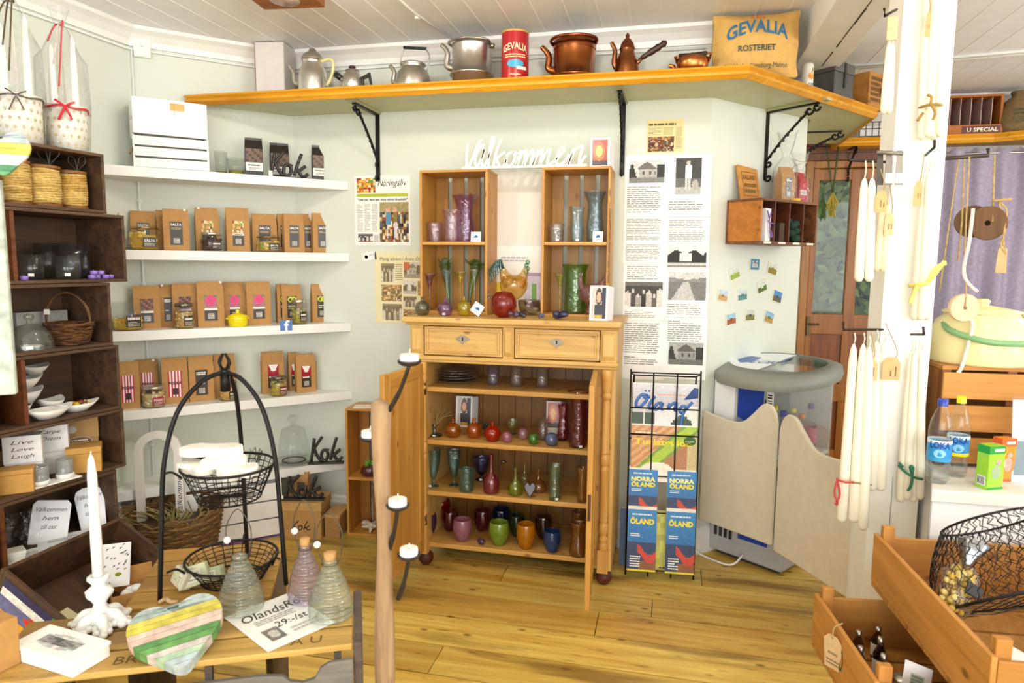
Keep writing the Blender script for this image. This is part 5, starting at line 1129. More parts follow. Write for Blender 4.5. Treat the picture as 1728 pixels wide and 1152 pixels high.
t = paper(WB, 612, 636, 425, 439, 'paper_note', 'little white note with a violet flower below the Näringsliv page', 'note', lambda q, w, h: q.ext([(-w*.2+w*.12*cos(k*pi/4), h*.45+w*.12*sin(k*pi/4)) for k in range(8)], Y1, Y1, col='6a5a9a').lines(0, w*.42, h*.45, h*.75, Y1, 2, 'b8acd0'), tilt=-.15)
paper(WB, 1091, 1153, 201, 257, 'newspaper_clipping', 'small yellowed newspaper clipping above the history sheets', 'newspaper', lambda q, w, h: q.lines(-w*.46, w*.36, h*.79, h*.9, Y1, 1, '6a6040', .6).lines(-w*.46, -w*.1, h*.52, h*.76, Y1, 6, 'b0a070').lines(-w*.06, w*.22, h*.52, h*.76, Y1, 6, 'b0a070').lines(w*.28, w*.46, h*.1, h*.76, Y1, 16, 'b0a070').pic(-w*.47, w*.24, h*.03, h*.48, Y1, lambda u, v: mix(p_shop(u, v), '6a2a1a', .35), 14, 8, 3), col='ecd9a0')
# history sheets in two columns and four rows
HS = [(1053, 1122, 262, 365), (1121, 1198, 261, 365), (1051, 1121, 366, 444), (1120, 1195, 367, 452), (1050, 1120, 445, 540), (1119, 1193, 453, 535), (1048, 1119, 541, 640), (1118, 1190, 536, 640)]
HD = [('sheet of history text with a photo of an old barn, top left', [('p', .1, .96, .55, .92, p_house), ('t', .06, .9, .06, .5)]), ('history sheet with a photo of a man and dog in a garden', [('p', .22, .78, .36, .95, p_man), ('t', .08, .85, .1, .26)]),
 ('history sheet of plain text in the second row at the left', [('t', .06, .9, .5, .97), ('t', .06, .9, .05, .42)]), ('history sheet with a photo of a white house among trees', [('t', .08, .9, .52, .96), ('p', .08, .95, .02, .48, p_trees)]),
 ('history sheet with a photo of a crowded garden party', [('t', .08, .85, .72, .97), ('p', .05, .95, .24, .68, p_crowd), ('t', .06, .8, .04, .16)]), ('history sheet with a photo of a straight country road', [('p', .1, .95, .35, .93, p_road), ('t', .08, .88, .05, .28)]),
 ('lowest history text sheet beside the magazine rack at the left', [('t', .06, .88, .45, .97), ('t', .06, .88, .25, .4)]), ('lowest history sheet with a dark photo of an old farmhouse', [('t', .08, .9, .62, .96), ('p', .12, .93, .24, .6, lambda u, v: mix(p_house(u, v), '3a3a3a', .4))])]
for i, ((x0, x1, y0, y1), (lab, parts)) in enumerate(zip(HS, HD)):
    def dr(q, w, h, parts=parts, i=i):
        for P in parts:
            a, b, c_, e_ = P[1]*w-w/2, P[2]*w-w/2, P[3]*h, P[4]*h
            if P[0] == 't': q.lines(a, b, c_, e_, Y1, max(4, int((P[4]-P[3])*30)), '8f8f8c', .42)
            else: q.pic(a, b, c_, e_, Y1, P[5], 18, 14, i+2)
    paper(WB, x0, x1, y0, y1, 'history_sheet', lab, 'poster', dr, off=.0025+.001*(i % 2), group='history sheets on the back wall', col='f8f7f4')
# photo magnets
for (x, y, tl, sky, fld, bl, lab) in ((1240, 461, -.3, 'cfd8d0', '8fa83a', 'b8c060', 'magnet with a photo of a green field, upper left of the fan'), (1274, 446, .02, '2f7f9e', '5a9ab0', 'e8e8e0', 'magnet with a turquoise border and white buildings'), (1304, 453, .22, 'd0d4c0', '8a7a2a', '6a7a3a', 'magnet with a yellow meadow photo, upper right of the fan'),
 (1220, 498, .16, 'bcd4e0', 'c8a060', 'a87850', 'magnet with a sandy beach photo at the left of the fan'), (1253, 497, -.08, 'c4d4d8', '5a8a8a', '3a6a7a', 'magnet with a blue-green sea view in the middle'), (1286, 483, -.3, 'd8dcd0', '4a6a2a', 'd8d4c0', 'magnet with a white house in dark trees'), (1312, 500, .25, '4a8ac8', '5a5a4a', '3a4a5a', 'magnet with a deep blue sky at the right'),
 (1234, 538, -.14, '9ac0d8', 'a85a3a', '7a4a2a', 'magnet with a reddish heath photo, lower left'), (1266, 531, .0, 'c8d0c8', '7a7a3a', '4a4a3a', 'magnet with a dark mill on a plain, lowest middle'), (1298, 535, .28, '8ab8d8', 'b08a4a', '5a6a3a', 'magnet with a blue sky and brown field, lower right')):
    p = W3.at(x, y, .006); s = pm(p); w, h = 25*s, 20*s
    t = T('photo_magnet', lab, 'magnet', p, 0, 'photo magnets on the right wall', rot=(0, tl, W3.a))
    MB('gloss', 'f0ecd8').box(-w/2, w/2, 0, .005, -h/2, h/2).obj('magnet_base', t, bev=.001)
    MB('gloss').pic(-w*.47, w*.47, -h*.45, h*.45, -.0006, p_land(sky, fld, bl) if x != 1274 else (lambda u, v: '2f7f9e' if min(u, v, 1-u, 1-v) < .18 else p_house(u, v)), 8, 7, int(x)).obj('picture', t)
# ---------------------------------------------------------------- small divided wall crate
a = W3.at(1228, 340, .0); b = W3.at(1362, 345, .0); z0 = W3.at(1300, 410, .02).z; z1 = 1.735
xa = (W3.at(1225, 370, .0)-W3.o).dot(W3.u); D = .19; Wd = .46; h = .2
zc_ = W3.at(1225, 412, .0).z; h = W3.at(1228, 338, 0).z-zc_
t = T('wall_crate', 'dark divided wooden crate hung on the right wall like a shelf', 'crate', W3.w(xa, 0.002, zc_), W3.a)
m = MB('redwood').box(0, Wd, -D, 0, 0, .012).box(0, Wd, -D, 0, h-.012, h).box(0, Wd, -.012, -.0005, .012, h-.012).box(Wd-.012, Wd, -D, -.012, .012, h-.012).box(0, .012, -D, -.012, .012, h-.012, mat='cratewood', col='f0d0a0')
m.obj('crate_body', t, bev=.002)
for k in range(3): MB('redwood', 'c0a090').box(.115*(k+1)-.004, .115*(k+1)+.004, -D+.004, -.012, .0125, h-.0125).obj('divider', t)
m = MB('paper', 'e8e0d0')
for k in range(4): MB('paper', 'e8e0d0').box(.03+.115*k, .085+.115*k, -D-.0012, -D-.0002, .001, .0105).obj('price_strip', t)
q = W3.w(xa+.072, .16, zc_+.0125)
t = T('gift_box', 'white gift box tied with a violet ribbon in the wall crate', 'box', q, W3.a+.2); MB('paper', 'f2eef2').box(-.028, .028, -.02, .02, 0, .15).obj('box_body', t)
m = MB('fabric', '8a6ab0'); m.tube(cr([(-.02, -.023, .14), (-.01, -.03, .09), (.0, -.028, .06), (.03, -.03, .03), (.015, -.03, .02), (.0, -.03, .05)], 5), .003, 5).tube(cr([(-.01, -.026, .09), (-.03, -.04, .11), (-.02, -.04, .13), (-.005, -.026, .09), (.02, -.04, .08)], 5), .003, 5); m.obj('ribbon', t)
MB('kraft', '4a3628').box(-.02, .02, -.03, .03, 0, .09).th('brown_box', 'dark brown little box beside the gift box in the wall crate', 'box', W3.w(xa+.195, .145, zc_+.0125), W3.a, bev=.003)
m = MB('fabric', '1f4030', True)
for k in range(8): m.ball((.02*cos(k*2.2), .02*sin(k*2.2), .02+.012*k), .026, .02, .018, 8)
m.th('ribbon_bundle', 'dark green bundle in the third compartment of the wall crate', 'bundle', W3.w(xa+.305, .15, zc_+.0125))
m = MB('redwood', '8a6a50').tube([(-.035, 0, .012), (.035, 0, .02)], .009, 8); m.th('wooden_stick', 'short wooden stick in the right compartment of the wall crate', 'stick', W3.w(xa+.405, .15, zc_+.0125), W3.a)
ztop = zc_+h
t = T('wooden_plaque', 'wooden board with stamped lettering leaning on the wall crate', 'plaque', W3.w(xa+.115, .045, ztop), 0, rot=(-.2, 0, W3.a)); w, hh = .15, .17
MB('cratewood', 'fff4e0').ext([(-w/2, 0), (w/2, 0), (w/2*.98, hh*.93), (-w/2*1.02, hh)], -.012, 0).obj('board', t, bev=.002)
q = MB('kraft', '6a4a1e'); q.text('KALLAND', 0, hh*.6, hh*.13, -.0128, w=w*.62, bold=.03).lines(-w*.3, w*.3, hh*.18, hh*.52, -.0128, 2, '7a5a2a', .6)
for P in (((-.37, .12), (.37, .14)), ((-.37, .8), (.37, .8))): q.rect(P[0][0]*w, P[1][0]*w, P[0][1]*hh, P[0][1]*hh+.003, -.0126)
q.rect(-w*.37, -w*.35, hh*.12, hh*.8, -.0126).rect(w*.35, w*.37, hh*.12, hh*.8, -.0126); q.obj('lettering', t)
def cello(t, w, h, z0=0.0):
    m = MB('film', 'f4f8f8', True)
    m.lathe([(w*.5, z0), (w*.55, h*.2), (w*.5, h*.5), (w*.2, h*.64), (w*.16, h*.67), (w*.3, h*.8), (w*.42, h*.98), (w*.45, h)], 22, wob=lambda a, z: 1+.1*sin(a*5+z*40)+.06*sin(a*11-z*70)); m.obj('cellophane', t)
p = W3.w(xa+.31, .1, ztop); t = T('gift_bag', 'brown snack bag wrapped in tall clear cellophane on the wall crate', 'bag', p, W3.a-.2); h = .2
bagmesh(.085, .17, .05).obj('bag_body', t); baglabel('black', .085, .17, t); cello(t, .105, .34); MB('gloss', 'e0b83a').lathe([(0, .012), (.02, .012), (.024, .024), (.02, .03), (0, .03)], 14, (.03, -.045, -.012)).obj('ribbon_coil', t)
p = W3.w(xa+.405, .115, ztop); t = T('gift_bag', 'red snack bag with a white label wrapped in cellophane on the wall crate', 'bag', p, W3.a+.1)
bagmesh(.08, .15, .05, 'gloss', 'b82a34').obj('bag_body', t); q = MB('gloss').rect(-.03, .03, .04, .065, -.0262, col='f0e8e4').lines(-.026, .026, .042, .063, -.0268, 3, '6a5a60').ext([(-.018, .078), (.018, .078), (0, .1)], -.0266, -.0262, col='d86a70'); q.obj('label', t); cello(t, .095, .25)
MB('twine', 'e8dcc0').tube([(.03*cos(k*.6), .03*sin(k*.6), .165+.004*k) for k in range(14)], .002, 5).obj('tie', t)
# ============================================================ magazine rack
R0_ = V((-.005, 3.06, 0)); w, h = .305, .955
t = T('magazine_rack', 'black wire magazine rack standing by the back wall', 'rack', R0_, radians(4)); hw = w/2; D = .11
def rod(nm, P, r=.0032): MB('iron', '1d1c1c').tube(P, r, 6).obj(nm, t)
yb_ = D
for x in (-hw, hw): rod('upright', [(x, 0, 0), (x, yb_*.2, h)], .004); rod('rear_upright', [(x*.9, yb_, 0), (x*.9, yb_*.6, h*.97)], .004)
for x in (-hw*.34, hw*.34): rod('inner_upright', [(x, 0, 0), (x, yb_*.2, h*.985)], .0032)
for z in (.03, .3, .47, .66, .78, h*.985): rod('cross_wire', [(-hw, .2*yb_*z/h, z), (hw, .2*yb_*z/h, z)])
rod('top_wire', [(-hw, yb_*.2, h*.985), (-hw*.9, yb_*.6, h*.965), (hw*.9, yb_*.6, h*.965), (hw, yb_*.2, h*.985)])
for z in (.015, .26, .44, .63): rod('tray_wire', [(-hw, .2*yb_*z/h, z), (-hw*.9, yb_*.9, z), (hw*.9, yb_*.9, z), (hw, .2*yb_*z/h, z)])
def mag(x0, x1, z0, z1, y, label, draw, n=2, group=None, name='magazine', cat='magazine'):
    c_, s_ = cos(radians(4)), sin(radians(4)); X = (x0+x1)/2
    loc = V((R0_.x+X*c_-y*s_, R0_.y+X*s_+y*c_, z0)); w, h = x1-x0, z1-z0
    g = T(name, label, cat, loc, 0, group, rot=(-.05, 0, radians(4)))
    for k in range(n): MB('gloss', 'ece8de' if k else 'f6f4f0').box(-w/2, w/2, k*.005+.0, k*.005+.0035, .0+k*.002, h+k*.006).obj('copy' if k else 'cover', g)
    q = MB('gloss'); draw(q, w, h); q.obj('cover_print', g); return g
OL = [[(14, 92), (18, 93)], [(30, 92), (34, 93)]]
def d_oland(q, w, h):
    def f(u, v):
        if v > .62: return mix('b8b6c4', 'd8d6de', (v-.62)*2.5)
        if v < .14: return '4a5a34'
        if v < .3+.16*sin(u*9+1): return '26402c'
        return mix('dcdce2', 'f0eee8', u) if u > .35 else ('2c4434' if v < .5 else 'c8c8cc')
    q.pic(-w/2, w/2, 0, h, Y1, f, 18, 24, 5, .05)
    q.lines(-w*.1, w*.32, h*.8, h*.84, Y2, 1, 'd8a070', .7)
    n0 = len(q.v); k = w/980
    for S in ([(380, 245), (300, 230), (225, 320), (215, 410), (270, 425), (350, 340), (385, 260), (350, 240), (330, 275), (420, 265)], [(495, 250), (430, 350), (405, 430), (440, 440), (480, 420)], [(612, 350), (540, 360), (490, 430), (515, 455), (575, 415), (612, 350), (592, 440), (630, 445)],
              [(722, 350), (690, 450), (720, 400), (775, 350), (815, 355), (790, 445), (830, 450)], [(965, 390), (905, 390), (870, 450), (900, 490), (960, 440), (1010, 370), (1060, 320)], [(985, 400), (930, 490), (905, 640), (900, 740)]):
        q.tube(cr([((x-650)*k, 0, h-(y-70)*k) for x, y in S], 5), 22*k, 6, col='1e62b4')
    for x in (350, 405): q.ball(((x-650)*k, 0, h-101*k), 18*k, col='1e62b4', seg=8)
    for v_ in q.v[n0:]: v_.y = Y2+v_.y*.1
    q.rect(w*.18, w*.2, h*.4, h*.7, Y2, col='3a8ad0')
    q.ext([(w*.28, h*.74), (w*.5, h*.78), (w*.5, h*.95), (w*.44, h*.97)], Y2, Y2, col='1a4a9a').rect(w*.42, w*.45, h*.25, h*.6, Y2, col='ece6dc').rect(-w*.33, -w*.31, h*.25, h*.6, Y2, col='ece6dc').lines(-w*.3, w*.1, h*.6, h*.64, Y2, 1, 'd8946a')
mag(-hw+.012, hw-.006, .635, .885, .03, 'Öland magazine with blue script lettering in the top tier', d_oland)
def d_tur(q, w, h):
    def f(u, v):
        if (u-.4)**2+(v-.12)**2*1.3 < .075: return 'f2ecdf'
        if (u-.72)**2+(v-.1)**2*1.5 < .03: return 'ece4d4'
        if abs(u-v*.9-.02) < .16: return 'a8c83a' if abs(u-v*.9-.02) < .1 else '7a9a3a'
        if u < v*.9: return 'c88a54' if int((u-v)*14) % 2 else 'd8a878'
        return 'b07850' if u < .85 else 'c8b888'
    q.pic(-w/2, w/2, 0, h, Y1, f, 22, 24, 5, .05)
    q.text('Turistguide', -w*.02, h*.66, h*.11, Y2, w=w*.86, bold=.03, col='f0d818').ext([(w*.38+w*.09*cos(k*pi/8), h*.75+w*.07*sin(k*pi/8)) for k in range(16)], Y2, Y2, col='3a8a3a').lines(w*.31, w*.45, h*.73, h*.77, Y2-.0005, 2, 'c8e0b0').lines(-w*.44, -w*.1, h*.85, h*.9, Y2, 1, 'f0e8d0')
mag(-hw+.01, hw-.002, .445, .7, .012, 'green and tan Turistguide magazine in the second tier', d_tur)
def d_bro(title):
    def d(q, w, h):
        f = lambda u, v: mix('1e5a9e', '3a88c8', v) if v > .48 else ('c8483a' if abs(v-.3-.1*sin(u*6)) < .07 and u > .35 else '8a5a3a' if v < .16 and u > .4 else '2c4064')
        q.pic(-w/2, w/2, 0, h, Y1, f, 14, 20, 4, .08)
        z = h*.8
        q.lines(-w*.35, w*.35, h*.9, h*.95, Y2, 1, 'd8e4f0')
        for k, l in enumerate(title): q.text(l, 0, z-h*.11*k-h*.03, h*.085, Y2, w=w*.84, bold=.05, col='f0e030' if k or len(title) == 1 else 'f4ee90')
        q.lines(-w*.4, -w*.05, h*.56, h*.62, Y2, 2, 'f4f4f0').lines(-w*.4, -w*.02, h*.06, h*.26, Y2, 5, 'f4f4f0').rect(-w/2, w/2, 0, h*.03, Y2, col='e0d23a')
    return d
for x0, x1 in ((-hw+.004, -.02), (.022, hw-.002)):
    sd = 'left' if x0 < 0 else 'right'
    mag(x0, x1, .27, .5, -.004, 'blue NORRA ÖLAND brochure in the %s pocket of the third tier' % sd, d_bro(['NORRA', 'ÖLAND']), 3, 'blue Öland brochures', 'brochure', 'brochure')
    mag(x0, x1, .035, .32, -.03, 'blue ÖLAND brochure in the %s pocket of the bottom tier' % sd, d_bro(['ÖLAND']), 3, 'blue Öland brochures', 'brochure', 'brochure')
mag(-hw+.005, hw-.005, .018, .3, .03, 'pale blue map brochure behind the bottom brochures', lambda q, w, h: q.pic(-w/2, w/2, 0, h, Y1, lambda u, v: '8cc8d8' if u < .4 else 'd8d470' if u < .75 else '7ab8cc', 8, 6, 3).lines(0, w*.4, h*.03, h*.07, Y2, 1, '3a3a2a'), 1, None, 'brochure', 'brochure')
mag(-hw-.03, -hw-.004, .03, .3, .03, 'dark blue brochure edge tucked at the left of the rack', lambda q, w, h: q.rect(-w/2, w/2, 0, h, Y1, col='1c3a5e'), 1, None, 'brochure', 'brochure')
# ============================================================ chilled drinks barrel
def fbase(): return atz(1318, 975, 0)
pf = fbase(); fa = radians(-36); u = V((cos(fa), sin(fa), 0)); n = V((-sin(fa), cos(fa), 0))
FWd, FDp = .385, .46; cen = pf-u*FWd/2+n*FDp/2
t = T('drinks_chiller', 'grey glass-sided drinks chiller with an oval LOKA lid', 'fridge', cen, fa)
x0, x1, y0, y1 = -FWd/2, FWd/2, -FDp/2, FDp/2
b = MB('satin', 'b4b5b8').box(x0, x1, y0, y1, .02, .42); b.obj('base_cabinet', t, bev=.012)
MB('satin', '3a3a3a').box(x0+.03, x1-.03, y0+.03, y1-.03, 0, .02).obj('plinth', t)
g = MB('satin', '2e2f33')
for k in range(8): g.box(x0+.03+(k % 4)*.027, x0+.046+(k % 4)*.027, y0-.002, y0+.002, .1+.075*(k//4), .165+.075*(k//4))
g.obj('front_vent', t); g = MB('satin', '2e2f33')
for k in range(4): g.box(x1-.002, x1+.002, y0+.05, y0+.2, .08+.03*k, .095+.03*k)
g.obj('side_vent', t)
MB('gloss', '2348a8').box(x0+.16, x0+.31, y0-.003, y0, .12, .25).obj('blue_panel', t)
g = MB('glass', 'e8f0f2'); z0, z1 = .42, .885
for a_ in ((x0+.01, x1-.01, y0+.01, y0+.014), (x0+.01, x1-.01, y1-.014, y1-.01), (x0+.01, x0+.014, y0+.014, y1-.014), (x1-.014, x1-.01, y0+.014, y1-.014)): g.box(*a_, z0, z1)
g.obj('glass_sides', t)
MB('satin', 'e6e8ea').box(x0+.014, x1-.014, y1-.02, y1-.015, z0, z1).box(x0+.015, x0+.02, y0+.02, y1-.02, z0, z1).box(x0+.021, x1-.016, y0+.016, y1-.021, .505, .525).obj('inner_lining', t)
MB('gloss', 'f0f2f4').box(x0+.0, x0+.11, y0-.002, y0+.009, z0, z1).obj('corner_panel', t, bev=.004)
q = MB('gloss', '1c40a0').ext([(x0+.125, .875), (x0+.255, .875), (x0+.25, .72), (x0+.19, .68), (x0+.125, .71)], y0+.004, y0+.009); q.box(x0+.11, x0+.122, y0, y0+.009, z0, z1, col='c0c2c4').box(x0+.27, x0+.30, y0+.002, y0+.009, .7, .85, col='f4f2ee')
q.obj('side_sticker', t)
q = MB('gloss', '2a2622')
for k in range(11): q.box(x0+.274, x0+.296, y0+.0008, y0+.0018, .706+.0125*k, .706+.0125*k+rnd.uniform(.003, .008))
q.obj('bar_stripes', t)
def oval(a_, b_, n=40, px=2.4): return [(a_*abs(cos(2*pi*k/n))**(2/px)*(1 if cos(2*pi*k/n) > 0 else -1), b_*abs(sin(2*pi*k/n))**(2/px)*(1 if sin(2*pi*k/n) > 0 else -1)) for k in range(n)]
O1 = oval(.275, .285); O2 = oval(.222, .2)
m = MB('satin', '8c8f86'); n_ = len(O1); vs = []; fs = []
for (O, z) in ((O1, .855), ([(x*1.02, y*1.02) for x, y in O1], .875), ([(x*1.0, y*1.0) for x, y in O1], .905), (O2, .93), (O2, .905)): vs += [(x, y, z) for x, y in O]
for i in range(4):
    for j in range(n_): fs.append((i*n_+j, i*n_+(j+1) % n_, (i+1)*n_+(j+1) % n_, (i+1)*n_+j))
LT = lambda m: [setattr(v_, 'z', v_.z+.03+v_.y*.1) for v_ in m.v] and m
LT(m.a(vs, fs, sm=True)).obj('lid_rim', t)
LT(MB('glass', 'd4e8ec').flat(O2, .922, .925)).obj('lid_glass', t)
q = MB('gloss', 'f2f8fb'); L_ = [(x, y) for x, y in oval(.214, .19, 48) if x < .02]; q.flat(L_, .9255, .9275)
q.flat([(-.2, -.03), (-.14, -.1), (-.1, -.06), (-.11, .05), (-.17, .06)], .9276, .9279, col='1d50a8').flat([(-.0, .07), (.018, .02), (.018, .12), (.0, .14)], .9276, .9279, col='1d50a8')
n0 = len(q.v); q.text('LOKA', 0, 0, .07, 0, w=.17, shear=.1, bold=.02, col='1d62a0')
for i in range(n0, len(q.v)): v_ = q.v[i]; q.v[i] = V((v_.x*.9-.03+v_.z*.1, v_.z-.06+v_.x*.25, .9284))
LT(q).obj('lid_label', t)
MB('gloss', 'f2f2ef').tube(cr([tuple(Matrix.Rotation(-fa, 3, 'Z') @ (V(q_)-cen)) for q_ in ((pf.x-.16, pf.y+.10, .05), (pf.x-.22, pf.y+.06, .012), (pf.x-.34, pf.y+.15, .006), (.16, 3.345, .03))], 6), .005, 6).obj('power_cord', t)
r_ = random.Random(5)
caps = ('e8d820', '3a3a9a', 'e8d820', '3a3a9a', '3a8a3a', 'e87a2a')
for k in range(16):
    X = x0+.06+.088*(k % 4); Y = y0+.06+.09*(k//4); loc = cen+u*X+n*Y+V((0, 0, .5262)); hh = .2 if k % 3 else .24
    g = T('chilled_bottle', 'clear soft drink bottle standing inside the glass chiller', 'bottle', loc, r_.random()*6, 'drink bottles inside the chiller')
    MB('glass', 'd8e8f0', True).lathe([(0, 0), (.028, 0), (.031, .01), (.031, hh*.55), (.012, hh*.85), (.012, hh*.9)], 14).obj('bottle_body', g)
    MB('gloss', ('3a78c8', 'c83a5a', '58a8d8', 'd87ab0')[k % 4], True).lathe([(.0316, hh*.18), (.0316, hh*.5)], 14).obj('label', g)
    MB('gloss', caps[k % 6], True).lathe([(.0145, hh*.88), (.0145, hh*.98), (0, hh*.98)], 12).obj('cap', g)
# ============================================================ swing doors
def swing(pa, pb, zl, prof, label, jamb):
    e = (pb-pa); L_ = e.length; t = T('swing_door', label, 'door', pa, atan2(e.y, e.x), 'low cream swing doors')
    O = [(x*L_, z) for x, z in prof]
    MB('satin', 'd8cfba').ext(O, -.009, .009).obj('door_leaf', t, bev=.006)
    for z in (zl+.12, zl+.45): MB('alu', 'b8a060').tube([(0 if jamb else L_, .0, z), (0 if jamb else L_, .0, z+.05)], .006, 8).obj('hinge', t)
def wave(z0, left):                                # low at the hinge, crest near the free edge
    P = cr([(0, .735, 0), (.18, .722, 0), (.38, .712, 0), (.55, .72, 0), (.68, .765, 0), (.8, .815, 0), (.9, .82, 0), (.97, .79, 0), (1, .74, 0)], 5)
    P = [(p.x, p.y) for p in P]
    O = [(0, z0), (1, z0)]+P[::-1]
    return O if left else [(1-x, z) for x, z in O]
A1, B1 = V((.178, 3.325, 0)), V((.476, 3.075, 0)); A2, B2 = V((.468, 2.95, 0)), V((.69, 2.535, 0))
swing(A1, B1, .2, wave(.195, True), 'cream swing door with a wavy top hinged on the right wall corner', True)
swing(A2, B2, .22, wave(.225, False), 'cream swing door with a wavy top hinged beside the white post', False)
# ============================================================ candles hung on the post
def candle(xt, yt, xb, ybm, w, Y, label, group, col='f3ecd8', wick=18):
    a = aty(xt, yt, Y); b = aty(xb, ybm, Y); s = pm(b); r = w*s/2; e = a-b; L_ = e.length
    t = T('taper_candle', label, 'candle', b, 0, group); q = V((0, 0, 1)).rotation_difference(e.normalized()); t.rotation_euler = q.to_euler()
    MB('wax', col, True).lathe([(0, 0), (r*.55, 0), (r, .012), (r, L_*.3), (r*.8, L_*.9), (r*.55, L_*.97), (r*.2, L_)], 14).obj('wax_body', t)
    MB('twine', 'f2ead4', True).tube([(0, 0, L_-.004), (r*.2, 0, L_+wick*s*.5), (0, 0, L_+wick*s)], .0022, 5).obj('wick', t); return t
def hook(label, P, r=.0042, Y=2.34, tip=True):
    Q = [aty(x, y, yy) for x, y, yy in P]; o = Q[0]; t = MB('iron', '3a2c24').tube([q-o for q in Q], r, 6)
    t.th('peg_hook', label, 'hook', o, group='iron pegs on the post')
hook('bent iron peg high on the left of the white post', [(1513, 16, 2.36), (1493, 27, 2.3), (1492, 14, 2.3)]); hook('iron peg holding the middle right candle bundle', [(1562, 262, 2.358), (1577, 248, 2.28), (1577, 236, 2.28)])
hook('iron peg above the bundle with the green ribbon', [(1538, 564, 2.358), (1559, 564, 2.28), (1558, 551, 2.28)]); hook('long iron peg carrying the low left tapers', [(1497, 556, 2.37), (1424, 556, 2.3), (1423, 543, 2.3)]); hook('iron peg carrying the upper left pair of tapers', [(1508, 274, 2.37), (1432, 270, 2.3), (1432, 258, 2.3)])
for k, (xt, xb) in enumerate(((1459, 1449), (1472, 1466))):
    candle(xt, 300, xb, 475, 15, 2.3, 'white taper of the hanging pair left of the post, %s one' % ('left', 'right')[k], 'pair of tapers left of the post', 'f6f0e0', 28)
for k, (xt, xb) in enumerate(((1489, 1479), (1498, 1489))):
    candle(xt, 345, xb, 458, 12, 2.335, 'cream taper half behind the pair, %s one' % ('left', 'right')[k], 'cream tapers behind the pair', 'ecdcb8', 30)
for k, (xt, yt, xb, yb) in enumerate(((1441, 580, 1420, 880), (1457, 580, 1440, 880), (1467, 585, 1456, 893))):
    candle(xt, yt, xb, yb, 17, 2.27-.01*k, 'long white taper tied with red string, %s of three' % ('first', 'second', 'third')[k], 'low left tapers tied with red string')
for k, (xt, xb) in enumerate(((1480, 1470), (1493, 1486))):
    candle(xt, 575, xb, 827, 17, 2.31, 'white taper beside the red-tied tapers, %s one' % ('left', 'right')[k], 'low left pair of tapers on the post')
for k in range(4):
    candle(1566+11*(k % 2)+4*k, -30, 1556+10*k, 236-5*(k % 2), 15, 2.325-.012*(k % 2), 'thick white taper tied with twine at the top of the post', 'top twine-tied tapers on the post')
for k in range(3):
    candle(1561+7*k, 290, 1543+11*k, 540, 15, 2.32-.012*(k % 2), 'white taper tied with a yellow ribbon on the post', 'yellow-ribboned tapers on the post')
for k in range(4):
    candle(1538+6*k, 592, 1519+11*k, 846-4*(k % 2), 14, 2.325-.012*(k % 2), 'slim white taper tied with a green ribbon on the post', 'green-ribboned tapers on the post')
p0 = aty(1498, 190, 2.33)
for k in range(2): candle(1501+5*k, 72, 1491+9*k, 192, 12, 2.335, 'cream taper hanging under the kraft card at the left edge of the post', 'kraft-carded tapers at the post edge', 'f4ead0', 8)
p = aty(1504, 68, 2.33); s = pm(p); MB('kraft', 'd8c498').box(-8*s, 8*s, -.004, .004, 0, 38*s).th('kraft_card', 'folded kraft card holding two tapers high on the post', 'card', p)
# ribbons and strings
def band(nm, label, P, Y, r, col, mat='twine', closed=False, extra=()):
    Q = [aty(x, y, Y+dy) for x, y, dy in P]; o = Q[0]; m = MB(mat, col).tube(cr([q-o for q in Q], 4), r, 6)
    for E_ in extra: m.tube(cr([aty(x, y, Y+dy)-o for x, y, dy in E_], 4), r, 6)
    m.th(nm, label, 'string', o)
band('twine_tie', 'brown twine tied round the top tapers', [(1551, 182, .03), (1562, 178, -.02), (1580, 176, -.025), (1594, 178, .02)], 2.3, .004, 'b08a4a', extra=([(1572, 176, -.03), (1578, 190, -.035), (1574, 203, -.03)], [(1570, 178, -.03), (1572, 164, -.03), (1565, 160, -.03)], [(1558, 190, -.02), (1548, 204, -.02)]))
band('yellow_ribbon', 'yellow ribbon tied round the middle tapers', [(1535, 482, .02), (1550, 480, -.03), (1566, 476, -.03), (1590, 446, -.03), (1594, 440, -.03)], 2.3, .006, 'f0e070', 'satin', extra=([(1548, 482, -.03), (1540, 500, -.03), (1536, 512, -.03)], [(1566, 476, -.03), (1580, 452, -.034), (1596, 444, -.03)]))
band('green_ribbon', 'dark green ribbon bow on the lowest tapers', [(1517, 786, .02), (1530, 798, -.03), (1545, 806, -.03), (1556, 808, .0)], 2.3, .0045, '1a6a48', 'satin', extra=([(1538, 802, -.034), (1541, 790, -.034), (1536, 787, -.034), (1540, 800, -.034)], [(1540, 804, -.034), (1537, 820, -.034), (1532, 828, -.03)], [(1517, 780, -.01), (1524, 788, -.02)]))
band('red_string', 'red and white string round the long tapers', [(1412, 808, -.02), (1424, 813, -.045), (1440, 813, -.04)], 2.27, .0032, 'd05050', extra=([(1414, 806, -.03), (1408, 830, -.03), (1413, 848, -.03), (1410, 852, -.03)], [(1413, 812, -.03), (1417, 835, -.03), (1409, 850, -.03)]))
band('brown_string', 'thin brown string binding the long tapers', [(1426, 814, -.04), (1450, 815, -.03), (1470, 818, .0)], 2.27, .0028, 'a89058')
